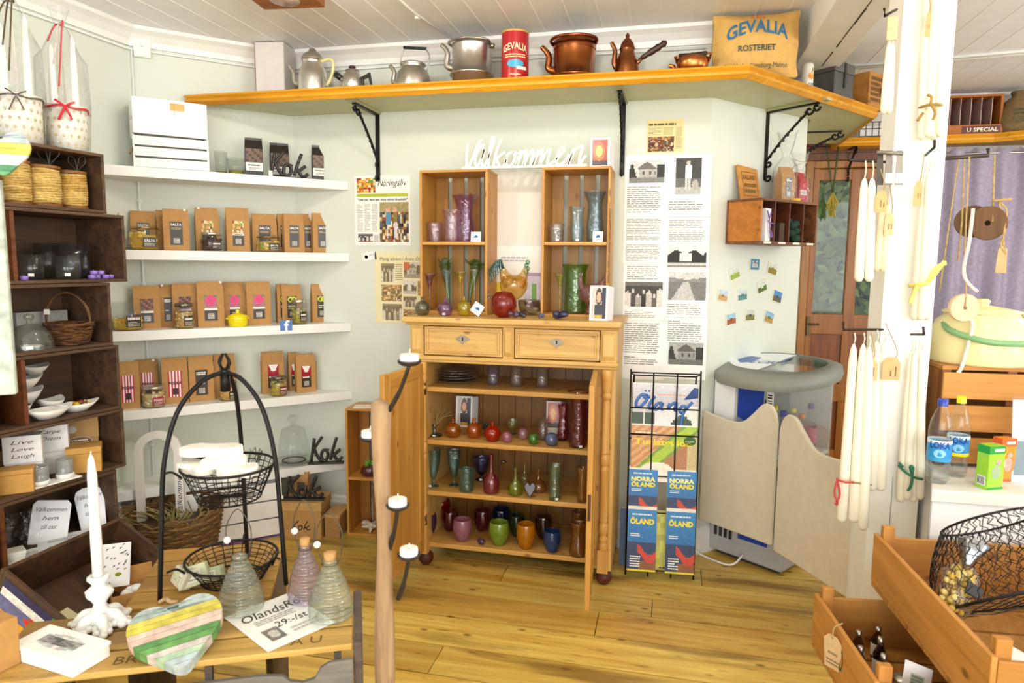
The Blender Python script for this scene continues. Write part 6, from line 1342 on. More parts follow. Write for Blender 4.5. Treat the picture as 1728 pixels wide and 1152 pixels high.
def hangtag(label, x0, x1, y0, y1, Y, hx, hy, col='d2b07a', group='kraft price tags on the candles', rz=0.):
    p = aty((x0+x1)/2, y1, Y); s = pm(p); w, h = (x1-x0)*s, (y1-y0)*s; t = T('price_tag', label, 'tag', p, rz, group)
    MB('kraft', col).ext([(-w/2, 0), (w/2, 0), (w/2, h*.75), (w*.25, h), (-w*.25, h), (-w/2, h*.75)], -.001, .001).obj('tag_card', t)
    MB('twine', 'b89860').tube(cr([(0, 0, h*.88), (w*.3, .005, h*1.25), aty(hx, hy, Y+.01)-p], 5), .0015, 5).obj('string', t)
    q = MB('kraft', '6a5434'); q.X = Matrix.Translation((0, 0, h*.4)) @ Matrix.Rotation(-pi/2, 4, 'Y'); q.lines(-w*.35, w*.35, -w*.35, w*.2, -.0016, 2, '7a6240', .3); q.obj('handwriting', t)
hangtag('kraft tag on the cream tapers by the upper pair', 1477, 1494, 322, 358, 2.28, 1486, 285); hangtag('plain kraft tag on the lower cream taper', 1492, 1506, 360, 397, 2.3, 1500, 300, 'dcc094')
hangtag('kraft tag on the yellow-ribboned tapers', 1542, 1554, 306, 347, 2.27, 1560, 260); hangtag('kraft tag high on the top tapers', 1561, 1568, 22, 62, 2.29, 1568, -10)
hangtag('kraft tag with handwriting at the low tapers', 1455, 1478, 604, 642, 2.25, 1470, 558); hangtag('blank kraft tag at the right of the low tapers', 1489, 1516, 602, 641, 2.29, 1494, 545)
# strap holders with white labels on the left of the post
for k, (x, c) in enumerate(((1484, '4a4238'), (1499, '8a8278'), (1517, '9a948a'))):
    p = aty(x, 312, 2.31-.01*k); s = pm(p); t = T('leather_strap', ('dark', 'grey', 'light grey')[k]+' hanging strap on the upper peg of the post', 'strap', p, 0, 'straps on the upper peg')
    MB('satin', c).a([(-6*s, 0, 0), (6*s, 0, 0), (4*s, .012, 58*s), (-4*s, .012, 58*s), (-6*s, .004, 0), (6*s, .004, 0), (4*s, .016, 58*s), (-4*s, .016, 58*s)], [(0, 1, 2, 3), (7, 6, 5, 4), (0, 4, 5, 1), (1, 5, 6, 2), (2, 6, 7, 3), (3, 7, 4, 0)]).obj('strap_body', t)
    if k: MB('paper', 'faf8f4').box(-6*s, 6*s, -.002, -.0005, 3*s, 20*s).obj('label', t)
MB('iron', '8a8478').tube([aty(1480, 257, 2.31)-aty(1480, 257, 2.31), aty(1524, 259, 2.3)-aty(1480, 257, 2.31)], .006, 8).th('hanger_rod', 'short metal rod carrying the straps on the post', 'rod', aty(1480, 257, 2.31))
# ============================================================ peg on the right with hanging wooden discs
o = aty(1594, 268, 2.42); q1 = aty(1668, 262, 2.42); q2 = aty(1667, 250, 2.42)
MB('iron', '4a3f3a').tube([(-.02, 0, 0), q1-o, q2-o], .006, 8).th('peg_hook', 'dark iron peg reaching right from the post with the wooden discs', 'hook', o, group='iron pegs on the post')
p = aty(1655, 375, 2.42); s = pm(p); t = T('wooden_pulley', 'brown weathered wooden double pulley hung on twine', 'pulley', p, 0)
def disc(m, R, th, c, rot, hole=.16):
    m.X = Matrix.Translation(c) @ Matrix.Rotation(rot, 4, 'Z') @ Matrix.Rotation(pi/2, 4, 'X')
    m.lathe([(R*hole, -th), (R*.96, -th), (R, -th*.7), (R, th*.7), (R*.96, th), (R*hole, th), (R*hole, -th)], 26, sm=False); m.X = None; return m
disc(MB('driftwood', 'b0a090'), 28*s, .012, (.012, -.02, -.004), -.45).obj('front_disc', t); disc(MB('driftwood', '9a8a7c'), 27*s, .011, (-.012, .028, .004), -.45).obj('rear_disc', t)
zt = q1.z-p.z
MB('twine', 'c4a468').tube([(.018, -.036, 0), (.018, -.01, zt)], .0028, 5).tube([(-.055, .0, -.12), (-.052, .0, .0), (-.06, 0, zt)], .0028, 5).tube([(-.075, 0, zt), (-.10, .0, -.22)], .0024, 5).tube(cr([(.03, -.035, .06), (.05, -.045, .03), (.045, -.05, -.05), (.055, -.05, -.1)], 4), .003, 5).tube(cr([(.03, -.035, .06), (.05, -.045, -.02), (.04, -.05, -.07), (.055, -.05, -.1)], 4), .003, 5).tube([(.01, -.04, .062), (.06, -.045, .066)], .004, 5).obj('twine', t)
MB('kraft', 'c8a878').ext([(.03, -.155), (.06, -.155), (.058, -.085), (.045, -.072), (.034, -.085)], -.052, -.05).obj('paper_tag', t)
p = aty(1626, 519, 2.36); s = pm(p); t = T('wooden_disc', 'pale round wooden disc with a hole hanging in front of the enamel kettle', 'disc', p, 0)
disc(MB('wax', 'edc4a0'), 23.5*s, .01, (0, 0, 0), .1, .13).obj('disc_body', t)
MB('twine', 'c8aa70').tube([(0, -.012, .0), (.0, -.006, .075), (-.002, .02, .15), (0, .05, q1.z-p.z-.004)], .0025, 5).obj('twine', t)
MB('fabric', 'ecdfd6').tube(cr([(.012, .02, -.02), (.024, -.012, -.05), (.012, -.015, -.13), (.0, -.015, -.19), (-.025, -.015, -.225)], 6), .0058, 7).tube(cr([(.0, -.01, .3), (-.004, -.012, .2), (-.012, -.01, .12), (.0, -.01, .08), (.03, -.01, .05)], 6), .0052, 7).obj('rope_tail', t)
# ============================================================ white counter
t = T('counter', 'white painted counter at the right carrying the bottles', 'counter', (0, 0, 0)); CT = .80
MB('shelfboard', 'e6e4dc').flat([(.735, 2.075), (2.6, 2.10), (2.6, 2.9), (.84, 2.9), (.82, 2.52), (.81, 2.3)], CT-.035, CT).obj('counter_top', t, bev=.003)
m = MB('whitewood', 'f2f2f0').flat([(.74, 2.09), (2.6, 2.115), (2.6, 2.88), (.84, 2.88), (.825, 2.52), (.815, 2.3)], 0, CT-.036); m.obj('counter_front', t)
m = MB('whitewood', 'ececea').box(.738, .742, 2.085, 2.089, .3, CT-.036, col='b0aca4'); m.obj('panel_joint', t)
# slatted crate on the counter
K0 = V((.835, 2.36, CT)); w, D, h = .47, .24, .305
t = T('wooden_crate', 'open slatted wooden crate on the counter under the enamel kettle', 'crate', K0+V((w/2, 0, 0)), radians(3))
for k in range(3): MB('cratewood', 'fff4e4').box(-w/2, w/2, -.012, 0, .012+k*.102, .012+k*.102+.082).obj('front_slat', t, bev=.002)
for k in range(3): MB('cratewood', 'd8ccb8').box(-w/2+.02, w/2-.02, D-.012, D, .012+k*.102, .012+k*.102+.082).obj('back_slat', t, bev=.002)
for x in (-w/2, -.05, w/2-.025): MB('cratez', 'a08060').box(x, x+.025, .001, .026, 0, h).obj('corner_post', t)
for x in (-w/2, w/2-.012): MB('cratez', 'd8c8b0').box(x, x+.012, .027, D-.013, .01, h-.002).obj('end_panel', t)
MB('cratewood', 'f0e4d0').box(-w/2, w/2, .001, D, h, h+.012).obj('top_board', t); MB('cratewood', '8a6a48').box(-w/2+.013, w/2-.013, .03, D-.014, .0, .01).obj('base_board', t)
# enamel kettle
p = aty(1650, 600, 2.48); p.z = CT+h+.0125; s = pm(p); R = 76*s; h2 = 100*s
t = T('enamel_kettle', 'big cream enamel kettle with a green bail handle on the slatted crate', 'kettle', p, 0)
m = MB('gloss', 'efe3a8', True).lathe([(0, 0), (R*.98, 0), (R, .008), (R*.97, h2*.35), (R*.93, h2*.55), (R*.84, h2*.7), (R*.72, h2*.78), (R*.70, h2*.84)], 40)
spout(m, [(R*.7, -.0, h2*.62), (R*.9, 0, h2*.74), (R*.92, 0, h2*.9), (R*1.02, 0, h2*1.02)], .024, .013); m.obj('kettle_body', t)
MB('gloss', 'eadf9e', True).lathe([(R*.75, h2*.83), (R*.76, h2*.86), (R*.4, h2*.92), (R*.12, h2*.95), (R*.16, h2*1.02), (R*.1, h2*1.06), (0, h2*1.06)], 36).obj('lid', t)
MB('gloss', '7fae7a', True).tube(cr([(-R*.75, .0, h2*.68), (-R*.8, -R*.6, h2*.55), (-R*.3, -R*1.06, h2*.42), (R*.4, -R*1.08, h2*.4), (R*1.1, -R*.75, h2*.42), (R*1.25, -R*.3, h2*.5), (R*.72, -.02, h2*.74)], 8), .0095, 10).obj('bail_handle', t)
# mineral water bottles and juice cartons
def water(x0, x1, y0, y1, Y, cap, stripe, label):
    p = aty((x0+x1)/2, y1, Y); s = pm(p); p.z = CT; r = (x1-x0)*s/2; h = (y1-y0)*s
    t = T('water_bottle', label, 'bottle', p, radians(-16), 'mineral water bottles on the counter')
    MB('glass', 'dbe8ee', True).lathe([(0, .012), (r*.4, .002), (r*.8, 0), (r*.98, .012), (r, h*.2), (r*.96, h*.24), (r, h*.27), (r, h*.52), (r*.96, h*.56), (r*1.02, h*.6), (r*.85, h*.74), (r*.45, h*.88), (r*.36, h*.9), (r*.36, h*.93)], 26, wob=lambda a, z: 1+(.05*sin(a*5) if z < .02 else 0)).obj('bottle_body', t)
    MB('glass', 'cfe4ee', True).lathe([(0, .014), (r*.9, .014), (r*.95, h*.5), (0, h*.5)], 20).obj('water', t)
    m = MB('gloss', '2f8fd0', True); m.lathe([(r*1.015, h*.27), (r*1.015, h*.48)], 26).lathe([(r*1.016, h*.48), (r*1.016, h*.52)], 26, col='d8ecf4').lathe([(r*1.018, h*.27), (r*1.018, h*.31)], 26, col=stripe)
    n0 = len(m.v); m.text('LOKA', 0, h*.43, h*.075, w=r*1.7, bold=.03, col='1c3f9a').ext([(r*.5*cos(k*.5), h*.37+r*.4*sin(k*.5)) for k in range(12)], 0, 0, col='8fd0ec'); wrapx(m, n0, r*1.016, .0012); m.obj('label', t)
    MB('gloss', cap, True).lathe([(r*.42, h*.915), (r*.42, h*.995), (r*.36, h), (0, h)], 20).obj('cap', t)
water(1563, 1599, 664, 806, 2.16, '2440a8', '3a9ad8', 'LOKA water bottle with a blue cap beside the post'); water(1596, 1629, 661, 797, 2.24, 'f0de1c', 'f0dc20', 'LOKA water bottle with a yellow cap behind the blue-capped one')
def carton(x0, x1, y0, y1, Y, c1, c2, label, rz):
    p = aty((x0+x1)/2, y1, Y); s = pm(p); p.z = CT; w = (x1-x0)*s*.66; h = (y1-y0)*s; d = w*.72
    t = T('juice_carton', label, 'carton', p+V((0, d/2, 0)), rz, 'juice cartons on the counter')
    m = MB('gloss', c1).box(-w/2, w/2, -d/2, d/2, 0, h); m.obj('carton_body', t, bev=.002)
    q = MB('gloss'); y = -d/2-.0006
    q.rect(-w/2, w/2, h*.82, h, y, col=c2).lines(-w*.2, w*.42, h*.85, h*.96, y-.0006, 1, 'f4f8ec', .6).ext([(w*.28*cos(k*.4), h*.4+h*.16*sin(k*.4)) for k in range(16)], y, y, col=mix(c1, 'ffffff', .55)).rect(-w/2, w/2, 0, h*.05, y, col=c2).ext([(w*.1+w*.16*cos(k*.4), h*.62+h*.06*sin(k*.4)) for k in range(16)], y-.0003, y-.0003, col='f0d0d8')
    q.X = Matrix.Rotation(-pi/2, 4, 'Z'); y = -w/2-.0006; q.rect(-d/2, d/2, h*.82, h, y, col=c2).rect(-d*.35, d*.35, h*.08, h*.3, y, col='f4f4f4')
    for k in range(6): q.rect(-d*.3+d*.1*k, -d*.3+d*.1*k+d*.05, h*.1, h*.28, y-.0006, col='3a3a3a')
    q.X = None; q.obj('print', t)
    MB('glass', 'f4f4f4').tube([(w*.2, 0, h), (w*.2, 0, h+.004)], .003).obj('straw_hole', t)
carton(1650, 1699, 733, 808, 2.12, '9ad03a', '2a9a3a', 'green pear juice carton at the front of the counter', radians(26)); carton(1675, 1716, 726, 800, 2.21, 'f08a2a', 'e8602a', 'orange juice carton behind the green carton', radians(20))
p = aty(1722, 720, 2.2); p.z = CT; t = T('sign_holder', 'clear upright holder with a white sheet at the right edge of the counter', 'sign', p+V((.04, .02, 0)), 0, rot=(-.1, 0, .15))
MB('paper', 'f2f4f6').box(-.045, .1, 0, .002, .0, .24).obj('sheet', t); MB('glass', 'e8f0f4').box(-.05, .105, -.004, -.001, 0, .25).obj('acrylic_pane', t); MB('satin', '8a9aa4').rect(-.04, .09, .02, .12, -.0008).obj('print', t)
# lilac curtain
t = T('curtain', 'lilac gathered curtain across the far window', 'curtain', (0, 0, 0))
m = MB('fabric', 'a49ab0', True); vs = []; fs = []; K = 150; J = 8
for i in range(K+1):
    x = 1.60+1.3*i/K
    for j in range(J+1):
        v_ = j/J; z = .78+1.36*v_; vs.append((x+.006*sin(i*.4+j), 4.8+.026*sin(i*.42)*(1-.3*v_)+.012*sin(i*.23+v_*3), z+(.012*sin(i*.9) if j == J else 0)))
for i in range(K):
    for j in range(J): a = i*(J+1)+j; fs.append((a, a+J+1, a+J+2, a+1))
m.a(vs, fs).obj('cloth', t); MB('alu', 'd8d8d8').tube([(1.58, 4.8, 2.115), (2.95, 4.8, 2.115)], .008).obj('rod', t)
# dried herb bunch and hooks over the door
p = FAR.at(1405, 330, .14); t = T('herb_bunch', 'bunch of dried yellow herbs hanging before the glazed door', 'herbs', p)
m = MB('leaf', 'a89a3a')
for k in range(40): a = rnd.random()*6.28; m.tube([(0, 0, .02), (.045*cos(a)*rnd.random(), .03*sin(a), -.05-.1*rnd.random())], .004, 4, col=mix('a89a3a', 'c8b040', rnd.random()))
m.obj('stems', t); MB('leaf', '4a5a2a').tube([(0, 0, .02), (.02, 0, .35)], .006, 5).tube([(0, 0, .0), (-.06, 0, .35)], .005, 5).obj('stalk', t)
# ============================================================ crates in the right foreground
def fruit_crate(label, K, rz, w, L_, z0, h, post, letters=None, group='fruit crates in the right foreground'):
    """K = rear left corner; local x right, y back (0) to -L_ (near)"""
    t = T('fruit_crate', label, 'crate', V((K[0], K[1], z0)), rz, group)
    for nm, x in (('side_board', 0), ('side_board', w-.012)): MB('cratewood', 'fbf0e0').box(0, L_, -.006, .006, .012, h).obj(nm, t, (x+.006, -L_, 0), rot=(0, 0, pi/2), bev=.002)
    for y in (-.006, -L_+.006): MB('cratewood', 'f0e4d0').box(.013, w-.013, y-.006, y+.006, .012, h*.95).obj('end_board', t, bev=.002)
    for x, y in ((.013, -.013), (w-.043, -.013), (.013, -L_+.013), (w-.043, -L_+.013)): MB('cratez', 'f4e8d6').box(x, x+.03, min(y, y+.02 if y < -.1 else y-.02), max(y, y+.02 if y < -.1 else y-.02), 0, h+post).obj('corner_post', t, bev=.002)
    n = 5
    for k in range(n): MB('cratez', 'e8dcc8').box(.0, w, -L_+L_*k/n+.004, -L_+L_*(k+1)/n-.006, 0, .0115).obj('base_slat', t)
    if letters:
        q = MB('kraft', '3a5a3a'); q.X = Matrix.Rotation(-pi/2, 4, 'Z')
        for k, l in enumerate(letters): q.text(l, L_*.44+.04*k, h*.36, h*.4, -.0012, w=.022)
        q.obj('stencil', t)
    return t
BZ = .34
t = T('low_bench', 'low wooden bench under the fruit crates', 'bench', (.78, 1.78, 0)); MB('cratewood', 'b89060').box(-.22, .42, -.2, .22, BZ-.03, BZ-.001).obj('bench_top', t)
for x in (-.2, .36):
    for y in (-.17, .16): MB('cratez', 'b89060').box(x, x+.04, y, y+.04, 0, BZ-.03).obj('leg', t)
c1 = fruit_crate('low fruit crate with dark bottles and a green stencil', (.43, 2.0), radians(6.5), .40, .42, BZ, .155, .03, ['E', 'D'])
c2 = fruit_crate('upper fruit crate holding the black wire basket', (.582, 2.03), radians(4.1), .55, .62, BZ+.1865, .15, .03)
MB('cratewood', 'b89060').box(-.1, .1, -.25, .2, 0, BZ+.185).th('support_box', 'plain wooden box propping the upper fruit crate', 'box', (1.3, 1.85, 0))
def inc(c, x, y, z): return c.matrix_basis @ V((x, y, z))
for c in (c1, c2): c.matrix_basis = Matrix.Translation(c.location) @ Matrix.Rotation(c.rotation_euler.z, 4, 'Z')
for k in range(7):
    p = inc(c1, .045+.035*(k % 4)+.01*(k//4), -.07-.05*(k % 3)-.08*(k//4), .0125); hh = .09+.012*(k % 3)
    t = T('dark_bottle', 'small dark bottle with a metal cap in the low fruit crate', 'bottle', p, k, 'dark bottles in the low crate')
    MB('tintglass', ('2a1c12', '3a2014', '241a20')[k % 3], True).lathe([(0, 0), (.015, 0), (.0165, .006), (.0165, hh*.6), (.006, hh*.82), (.006, hh*.9)], 14).obj('bottle_body', t)
    MB('alu', 'c8c4bc', True).lathe([(.008, hh*.88), (.008, hh), (0, hh)], 12).obj('cap', t); MB('paper', 'e8e4da').lathe([(.0169, hh*.12), (.0169, hh*.5)], 14).obj('label', t)
p = inc(c1, .12, -.3, .0125); t = T('jam_jar', 'small jar of red jam in the low fruit crate', 'jar', p)
MB('gloss', '9a1420', True).lathe([(0, 0), (.025, 0), (.027, .01), (.027, .06), (.022, .07), (0, .07)], 18).obj('jar_body', t); MB('alu', 'c8c8c0', True).lathe([(.024, .07), (.024, .084), (0, .084)], 18).obj('lid', t)
p = inc(c1, .125, -.345, .12); t = T('price_tag', 'square white price tag standing over the red jam jar', 'tag', p, 0, rot=(-.5, .35, .1)); MB('paper', 'f6f6f6').box(-.033, .033, 0, .0015, -.036, .036).obj('tag_card', t); MB('paper', 'b8c4b8').rect(-.016, .016, -.02, .012, -.0008).lines(-.014, .014, -.018, .01, -.0014, 4, '7a8a7a').obj('print', t)
p = inc(c1, -.012, -.2, .105); t = T('price_tag', 'large kraft tag tied to the side of the low fruit crate', 'tag', p, 0, rot=(.12, 0, radians(-50))); MB('kraft', 'd8b88a').ext([(-.026, -.06), (.026, -.06), (.026, .02), (.012, .036), (-.012, .036), (-.026, .02)], -.003, -.001).obj('tag_card', t)
MB('twine', 'c8b080').tube(cr([(0, -.003, .028), (.004, .0, .06), (.02, .012, .075)], 4), .0016, 5).obj('string', t); q = MB('kraft', '8a7450'); q.lines(-.014, .014, -.022, -.004, -.0036, 1, '9a845c', .4).lines(-.02, .02, -.05, -.03, -.0036, 2, '8a7450'); q.obj('handwriting', t)
# black wire mesh basket lying on its side
p = inc(c2, .285, -.335, .0125); t = T('wire_basket', 'black hexagonal wire mesh basket lying tilted in the upper crate', 'basket', p, radians(20), rot=(radians(-38), 0, radians(25)))
def mesh_dome(R, hgt, na, nh):
    m = MB('iron', '2b2725'); f = lambda a, u: (R*(1-.42*u**2)*cos(a), R*(1-.42*u**2)*sin(a), R*.62+hgt*u*.62)
    for k in range(na):
        for sgn in (1, -1): m.tube([f(2*pi*k/na+sgn*.95*pi*j/nh*2*1.6/na*nh/6+.05*sin(j*3+k), j/nh) for j in range(nh+1)], .0013, 3)
    return m, f
m, f = mesh_dome(.2, .3, 46, 16); m.obj('mesh', t)
m = MB('iron', '2b2725')
for u, r_ in ((0, .004), (1, .003)): m.tube([f(2*pi*k/40, u) for k in range(40)], r_, 6, closed=True)
m.obj('rim_hoop', t)
m = MB('iron', '2b2725')
for k in range(-6, 7):
    x = .19*k/6.5; y = sqrt(.2**2-x*x); m.tube([(x, -y, .124), (x*.98, 0, .11), (x, y, .124)], .0013, 3); m.tube([(-y, x, .124), (0, x, .11), (y, x, .124)], .0013, 3)
m.obj('base_mesh', t)
p = inc(c2, .085, -.3, .14); t = T('pasta_bag', 'clear bag of yellow pasta with a black label in the wire basket', 'bag', p, 0, rot=(-.35, .55, .25))
r_ = random.Random(4); m = MB('kraft', 'e8c040', True)
for k in range(70):
    a = r_.random()*6.28; q = sqrt(r_.random()); m.ball((.03*q*cos(a), .02*q*sin(a), -.055+.1*r_.random()), .008, .007, .007, 5, col=mix('e0b428', 'f4e08a', r_.random()))
m.obj('filling', t)
MB('film', 'f4f8f8', True).lathe([(0, -.066), (.03, -.062), (.04, -.03), (.04, .03), (.022, .055), (.008, .062), (.02, .085), (.03, .11)], 18, wob=lambda a, z: 1+.12*sin(a*5+z*60)).obj('cellophane', t)
MB('gloss', '2a2624').box(-.022, .022, -.045, -.0415, -.012, .016).obj('label', t, bev=.001)
MB('alu', 'c8ccd4').lathe([(.008, .062), (.018, .085), (.03, .12), (.02, .125)], 12, wob=lambda a, z: 1+.25*sin(a*4)).obj('foil_top', t)
for k in range(6):
    p = inc(c2, .17+.045*(k % 3), -.50-.045*(k//3), .0125); t = T('glass_cup', 'clear wrapped white cup at the lower right corner', 'cup', p, 0, 'white cups in the near end of the upper crate')
    MB('opal', 'eef2f6', True).lathe([(0, 0), (.014, 0), (.019, .05), (.019, .085), (.014, .085), (.012, .01), (0, .01)], 16, wob=lambda a, z: 1+.06*sin(a*6)).obj('cup_body', t)
p = inc(c2, .1, -.5, .0125); MB('kraft', 'c89858').box(-.05, .05, -.04, .04, 0, .07).th('cardboard_box', 'small open cardboard box at the near end of the upper crate', 'box', p, .3, bev=.002)
MB('paper', 'f4f4f2').box(-.04, .04, -.03, .03, 0, .008).th('paper_packet', 'white paper packet lying on the small cardboard box', 'packet', p+V((0, 0, .0705)), .5, bev=.002)
# ============================================================ stack of dark sugar crates at the left
ST = Fr((-2.145, 2.3), radians(82.5))
def dark_crate(z0, z1, xr, L_, label, part=None, D=.27, tilt=0., light=False):
    t = T('sugar_crate', label, 'crate', ST.w(xr, 0, z0), ST.a, 'stacked dark sugar crates', rot=(0, tilt, ST.a)); h = z1-z0; th = .012
    m = MB('darkx').box(-L_, 0, 0, D, 0, th).box(-L_, 0, 0, D, h-th, h).box(-L_+th, -th, D-th, D, th, h-th).box(-th, 0, .001, D, th, h-th).box(-L_, -L_+th, .001, D, th, h-th)
    m.obj('crate_body', t, bev=.002)
    if part: MB('redwood', 'd8c0a0').box(part-.007, part+.007, .004, D-th, th+.0005, h-th-.0005).obj('divider', t)
    return t
L6 = ((1.60, 1.826, -.03, .50, 'topmost dark crate of the stack, with the twine spools', None), (1.335, 1.5985, .045, .56, 'second dark crate from the top, with ribbed tumblers', -.435), (1.085, 1.333, -.035, .50, 'third dark crate, with the glass cloche and twig basket', None),
      (.826, 1.083, -.013, .50, 'fourth dark crate, with the white dishes', -.375), (.585, .8245, -.008, .52, 'fifth dark crate, with the white and brown gift boxes', None), (.335, .583, -.055, .48, 'lowest open dark crate, with the white plaques', -.44))
for a in L6: dark_crate(*a)
MB('darkx').box(-.52, -.02, .09, .28, 0, .334).th('sugar_crate', 'closed dark crate carrying the whole stack above the floor', 'crate', ST.w(0, 0, 0), ST.a, 'stacked dark sugar crates', bev=.003)
FZ = [a[0]+.0125 for a in L6]
def st(x0, x1, y0, y1, off, i):
    p = ST.at((x0+x1)/2, y1, -off); s = pm(p); p.z = FZ[i]; return p, (x1-x0)*s, (y1-y0)*s
# twine spools with scissors
for k, (x0, x1, y0, y1) in enumerate(((9, 51, 286, 352), (51, 101, 291, 355), (102, 146, 299, 360))):
    p, w, h = st(x0, x1, y0, y1, .075, 0); h = .155-.006*k; r = w/2
    t = T('twine_spool', 'spool of yellow sisal twine, %s in the top crate' % ('left one', 'middle one with the big scissors', 'right one with the small scissors')[k], 'spool', p, k, 'sisal twine spools')
    m = MB('twine', 'd0aa58', True); n = 15
    m.lathe([(r*.85, .012), (r*.9, h-.014)], 24)
    for j in range(n):
        z = .016+(h-.034)*j/(n-1); q = r*(.9+.06*sin(pi*j/(n-1))); m.tube([(q*cos(2*pi*u/20), q*sin(2*pi*u/20), z+.002*sin(u*.9+j)) for u in range(20)], .0056, 5, closed=True, col=mix('b88f40', 'e0c074', rnd.random()))
    m.obj('twine_winding', t)
    MB('cratewood', 'a8906c').lathe([(0, h-.012), (r*1.04, h-.012), (r*1.04, h-.002), (0, h-.002)], 24, sm=False).obj('end_disc', t)
    MB('cratewood', 'a8906c').lathe([(0, 0), (r*1.02, 0), (r*1.02, .01), (0, .01)], 24, sm=False).obj('end_disc', t)
    if k != 0 or True:
        c = V((p.x+.01, p.y+.02, p.z+h-.002)); S = (.032, .042, .034)[k]
        g = T('scissors', ('black handled scissors standing in the left spool', 'large black looped scissors standing in the middle spool', 'small black looped scissors standing in the right spool')[k], 'scissors', c, ST.a-1.0, 'scissors in the twine spools')
        for sg in (-1, 1):
            MB('iron', '4a4846').tube(cr([(0, 0, 0), (sg*S*.35, 0, S*.5), (sg*S*.85, 0, S*1.1), (sg*S*.75, 0, S*1.7), (sg*S*.3, 0, S*1.6), (sg*S*.1, 0, S*.9), (0, 0, 0)], 5), .0022, 5).obj('handle_loop', g)
# ribbed tumblers
for x0, x1, y0, y1, off, lab, c in ((62, 98, 411, 470, .17, 'dark ribbed glass tumbler behind the front tumblers', 'a4a9b0'), (36, 74, 428, 470, .07, 'short ribbed glass tumbler at the left of the second crate', 'd0d4d8'), (97, 152, 412, 470, .16, 'wide tall ribbed glass tumbler at the back', 'b8bcc4'), (96, 136, 433, 471, .06, 'short ribbed glass tumbler with a price sticker in front', 'd4dade'), (136, 152, 425, 470, .1, 'narrow ribbed glass tumbler beside the violet tealights', 'b0b4bc')):
    p, w, h = st(x0, x1, y0, y1, off, 1); t = T('ribbed_tumbler', lab, 'glass', p, 0, 'ribbed tumblers in the second crate')
    MB('glass', c, True).lathe([(0, 0), (w*.42, 0), (w*.46, h*.4), (w*.5, h), (w*.47, h), (w*.42, .008), (0, .008)], 48, wob=lambda a, z: 1+.03*sin(a*16)).obj('glass_body', t)
    if off < .08: MB('paper', 'f4f2ee').box(-.009, .009, -w*.5-.002, -w*.5-.001, .012, .024).obj('price_sticker', t, rot=(0, 0, .75))
p, w, h = st(150, 194, 456, 474, .05, 1)
for k in range(7):
    c = (p+ST.u*(-.042+.03*(k % 4))+ST.n*(-.012*(k % 2)) if k < 4 else p+ST.u*(-.028+.03*(k-4))+ST.n*-.006); c.z = FZ[1]+(0 if k < 4 else .0165)
    if k == 6: c = ST.at(40, 468, -.03); c.z = FZ[1]
    t = T('tealight', 'violet tealight at the left behind the crate divider' if k == 6 else 'violet tealight in the little pile at the right of the second crate', 'candle', c, 0, None if k == 6 else 'violet tealights')
    MB('gloss', '9a7ad0', True).lathe([(0, 0), (.0135, 0), (.014, .015), (.0125, .015)], 16).obj('cup', t); MB('wax', 'c0a4e8').lathe([(.0125, .013), (0, .0135)], 14).tube([(0, 0, .013), (0, 0, .019)], .0008, 4).obj('wax', t)
# glass cloche, box and twig basket
p, w, h = st(15, 90, 530, 592, .085, 2); r = w*.46
t = T('glass_cloche', 'smoky glass cake cloche with a knob in the third crate', 'cloche', p)
MB('tintglass', 'b8bcac', True).lathe([(r, 0), (r*.98, .02), (r*.85, .055), (r*.5, .082), (r*.12, .09), (r*.1, .1), (r*.22, .112), (r*.2, .124), (0, .128)], 30).obj('dome', t)
MB('wax', 'e8e4d8').lathe([(0, .001), (r*.4, .001), (r*.45, .012), (0, .014)], 18).obj('soap', t); MB('paper', 'f4f2ee').box(-.01, .01, -r-.0025, -r-.0012, .004, .016).obj('price_sticker', t, rot=(0, 0, .8))
p, w, h = st(32, 108, 503, 553, .2, 2); MB('kraft', 'a8a49e').box(-.1, .1, -.012, .03, 0, .125).th('gift_box', 'pale grey box standing behind the cloche', 'box', p, ST.a, bev=.002)
p, w, h = st(80, 158, 505, 585, .085, 2); r = w*.46
t = T('twig_basket', 'small round twig basket with a bent handle in the third crate', 'basket', p, .3)
m = MB('twine', '6a4426'); 
for j in range(11):
    z = .006+.075*j/10; q = r*(.72+.3*(j/10)**.8)
    for u in range(3): m.tube([((q+rnd.uniform(-.003, .003))*cos(2*pi*k/18+j), (q+rnd.uniform(-.003, .003))*sin(2*pi*k/18+j), z+rnd.uniform(-.004, .004)) for k in range(18)], .0024, 4, closed=True, col=('6a4426', '8a5c34', '4a2e1a')[u])
m.obj('woven_body', t); MB('twine', '4a2e1a').lathe([(0, .002), (r*.7, .002), (r*.7, .01), (0, .01)], 18).obj('base', t)
m = MB('twine', '6a4a2c')
for u in range(3): m.tube(cr([(-r*.98, 0, .07), (-r*.95, .006*u-.006, .13), (-r*.45, .006*u, .19+.003*u), (r*.3, 0, .19), (r*.85, .006*u-.006, .14), (r*.98, 0, .07)], 5), .003, 5, col=('6a4a2c', '8a6a44', '5a3a20')[u])
m.obj('handle', t); MB('paper', 'f4f0e8').box(-r*1.0, -r*.75, -.012, -.0105, .115, .135).obj('price_tag', t)
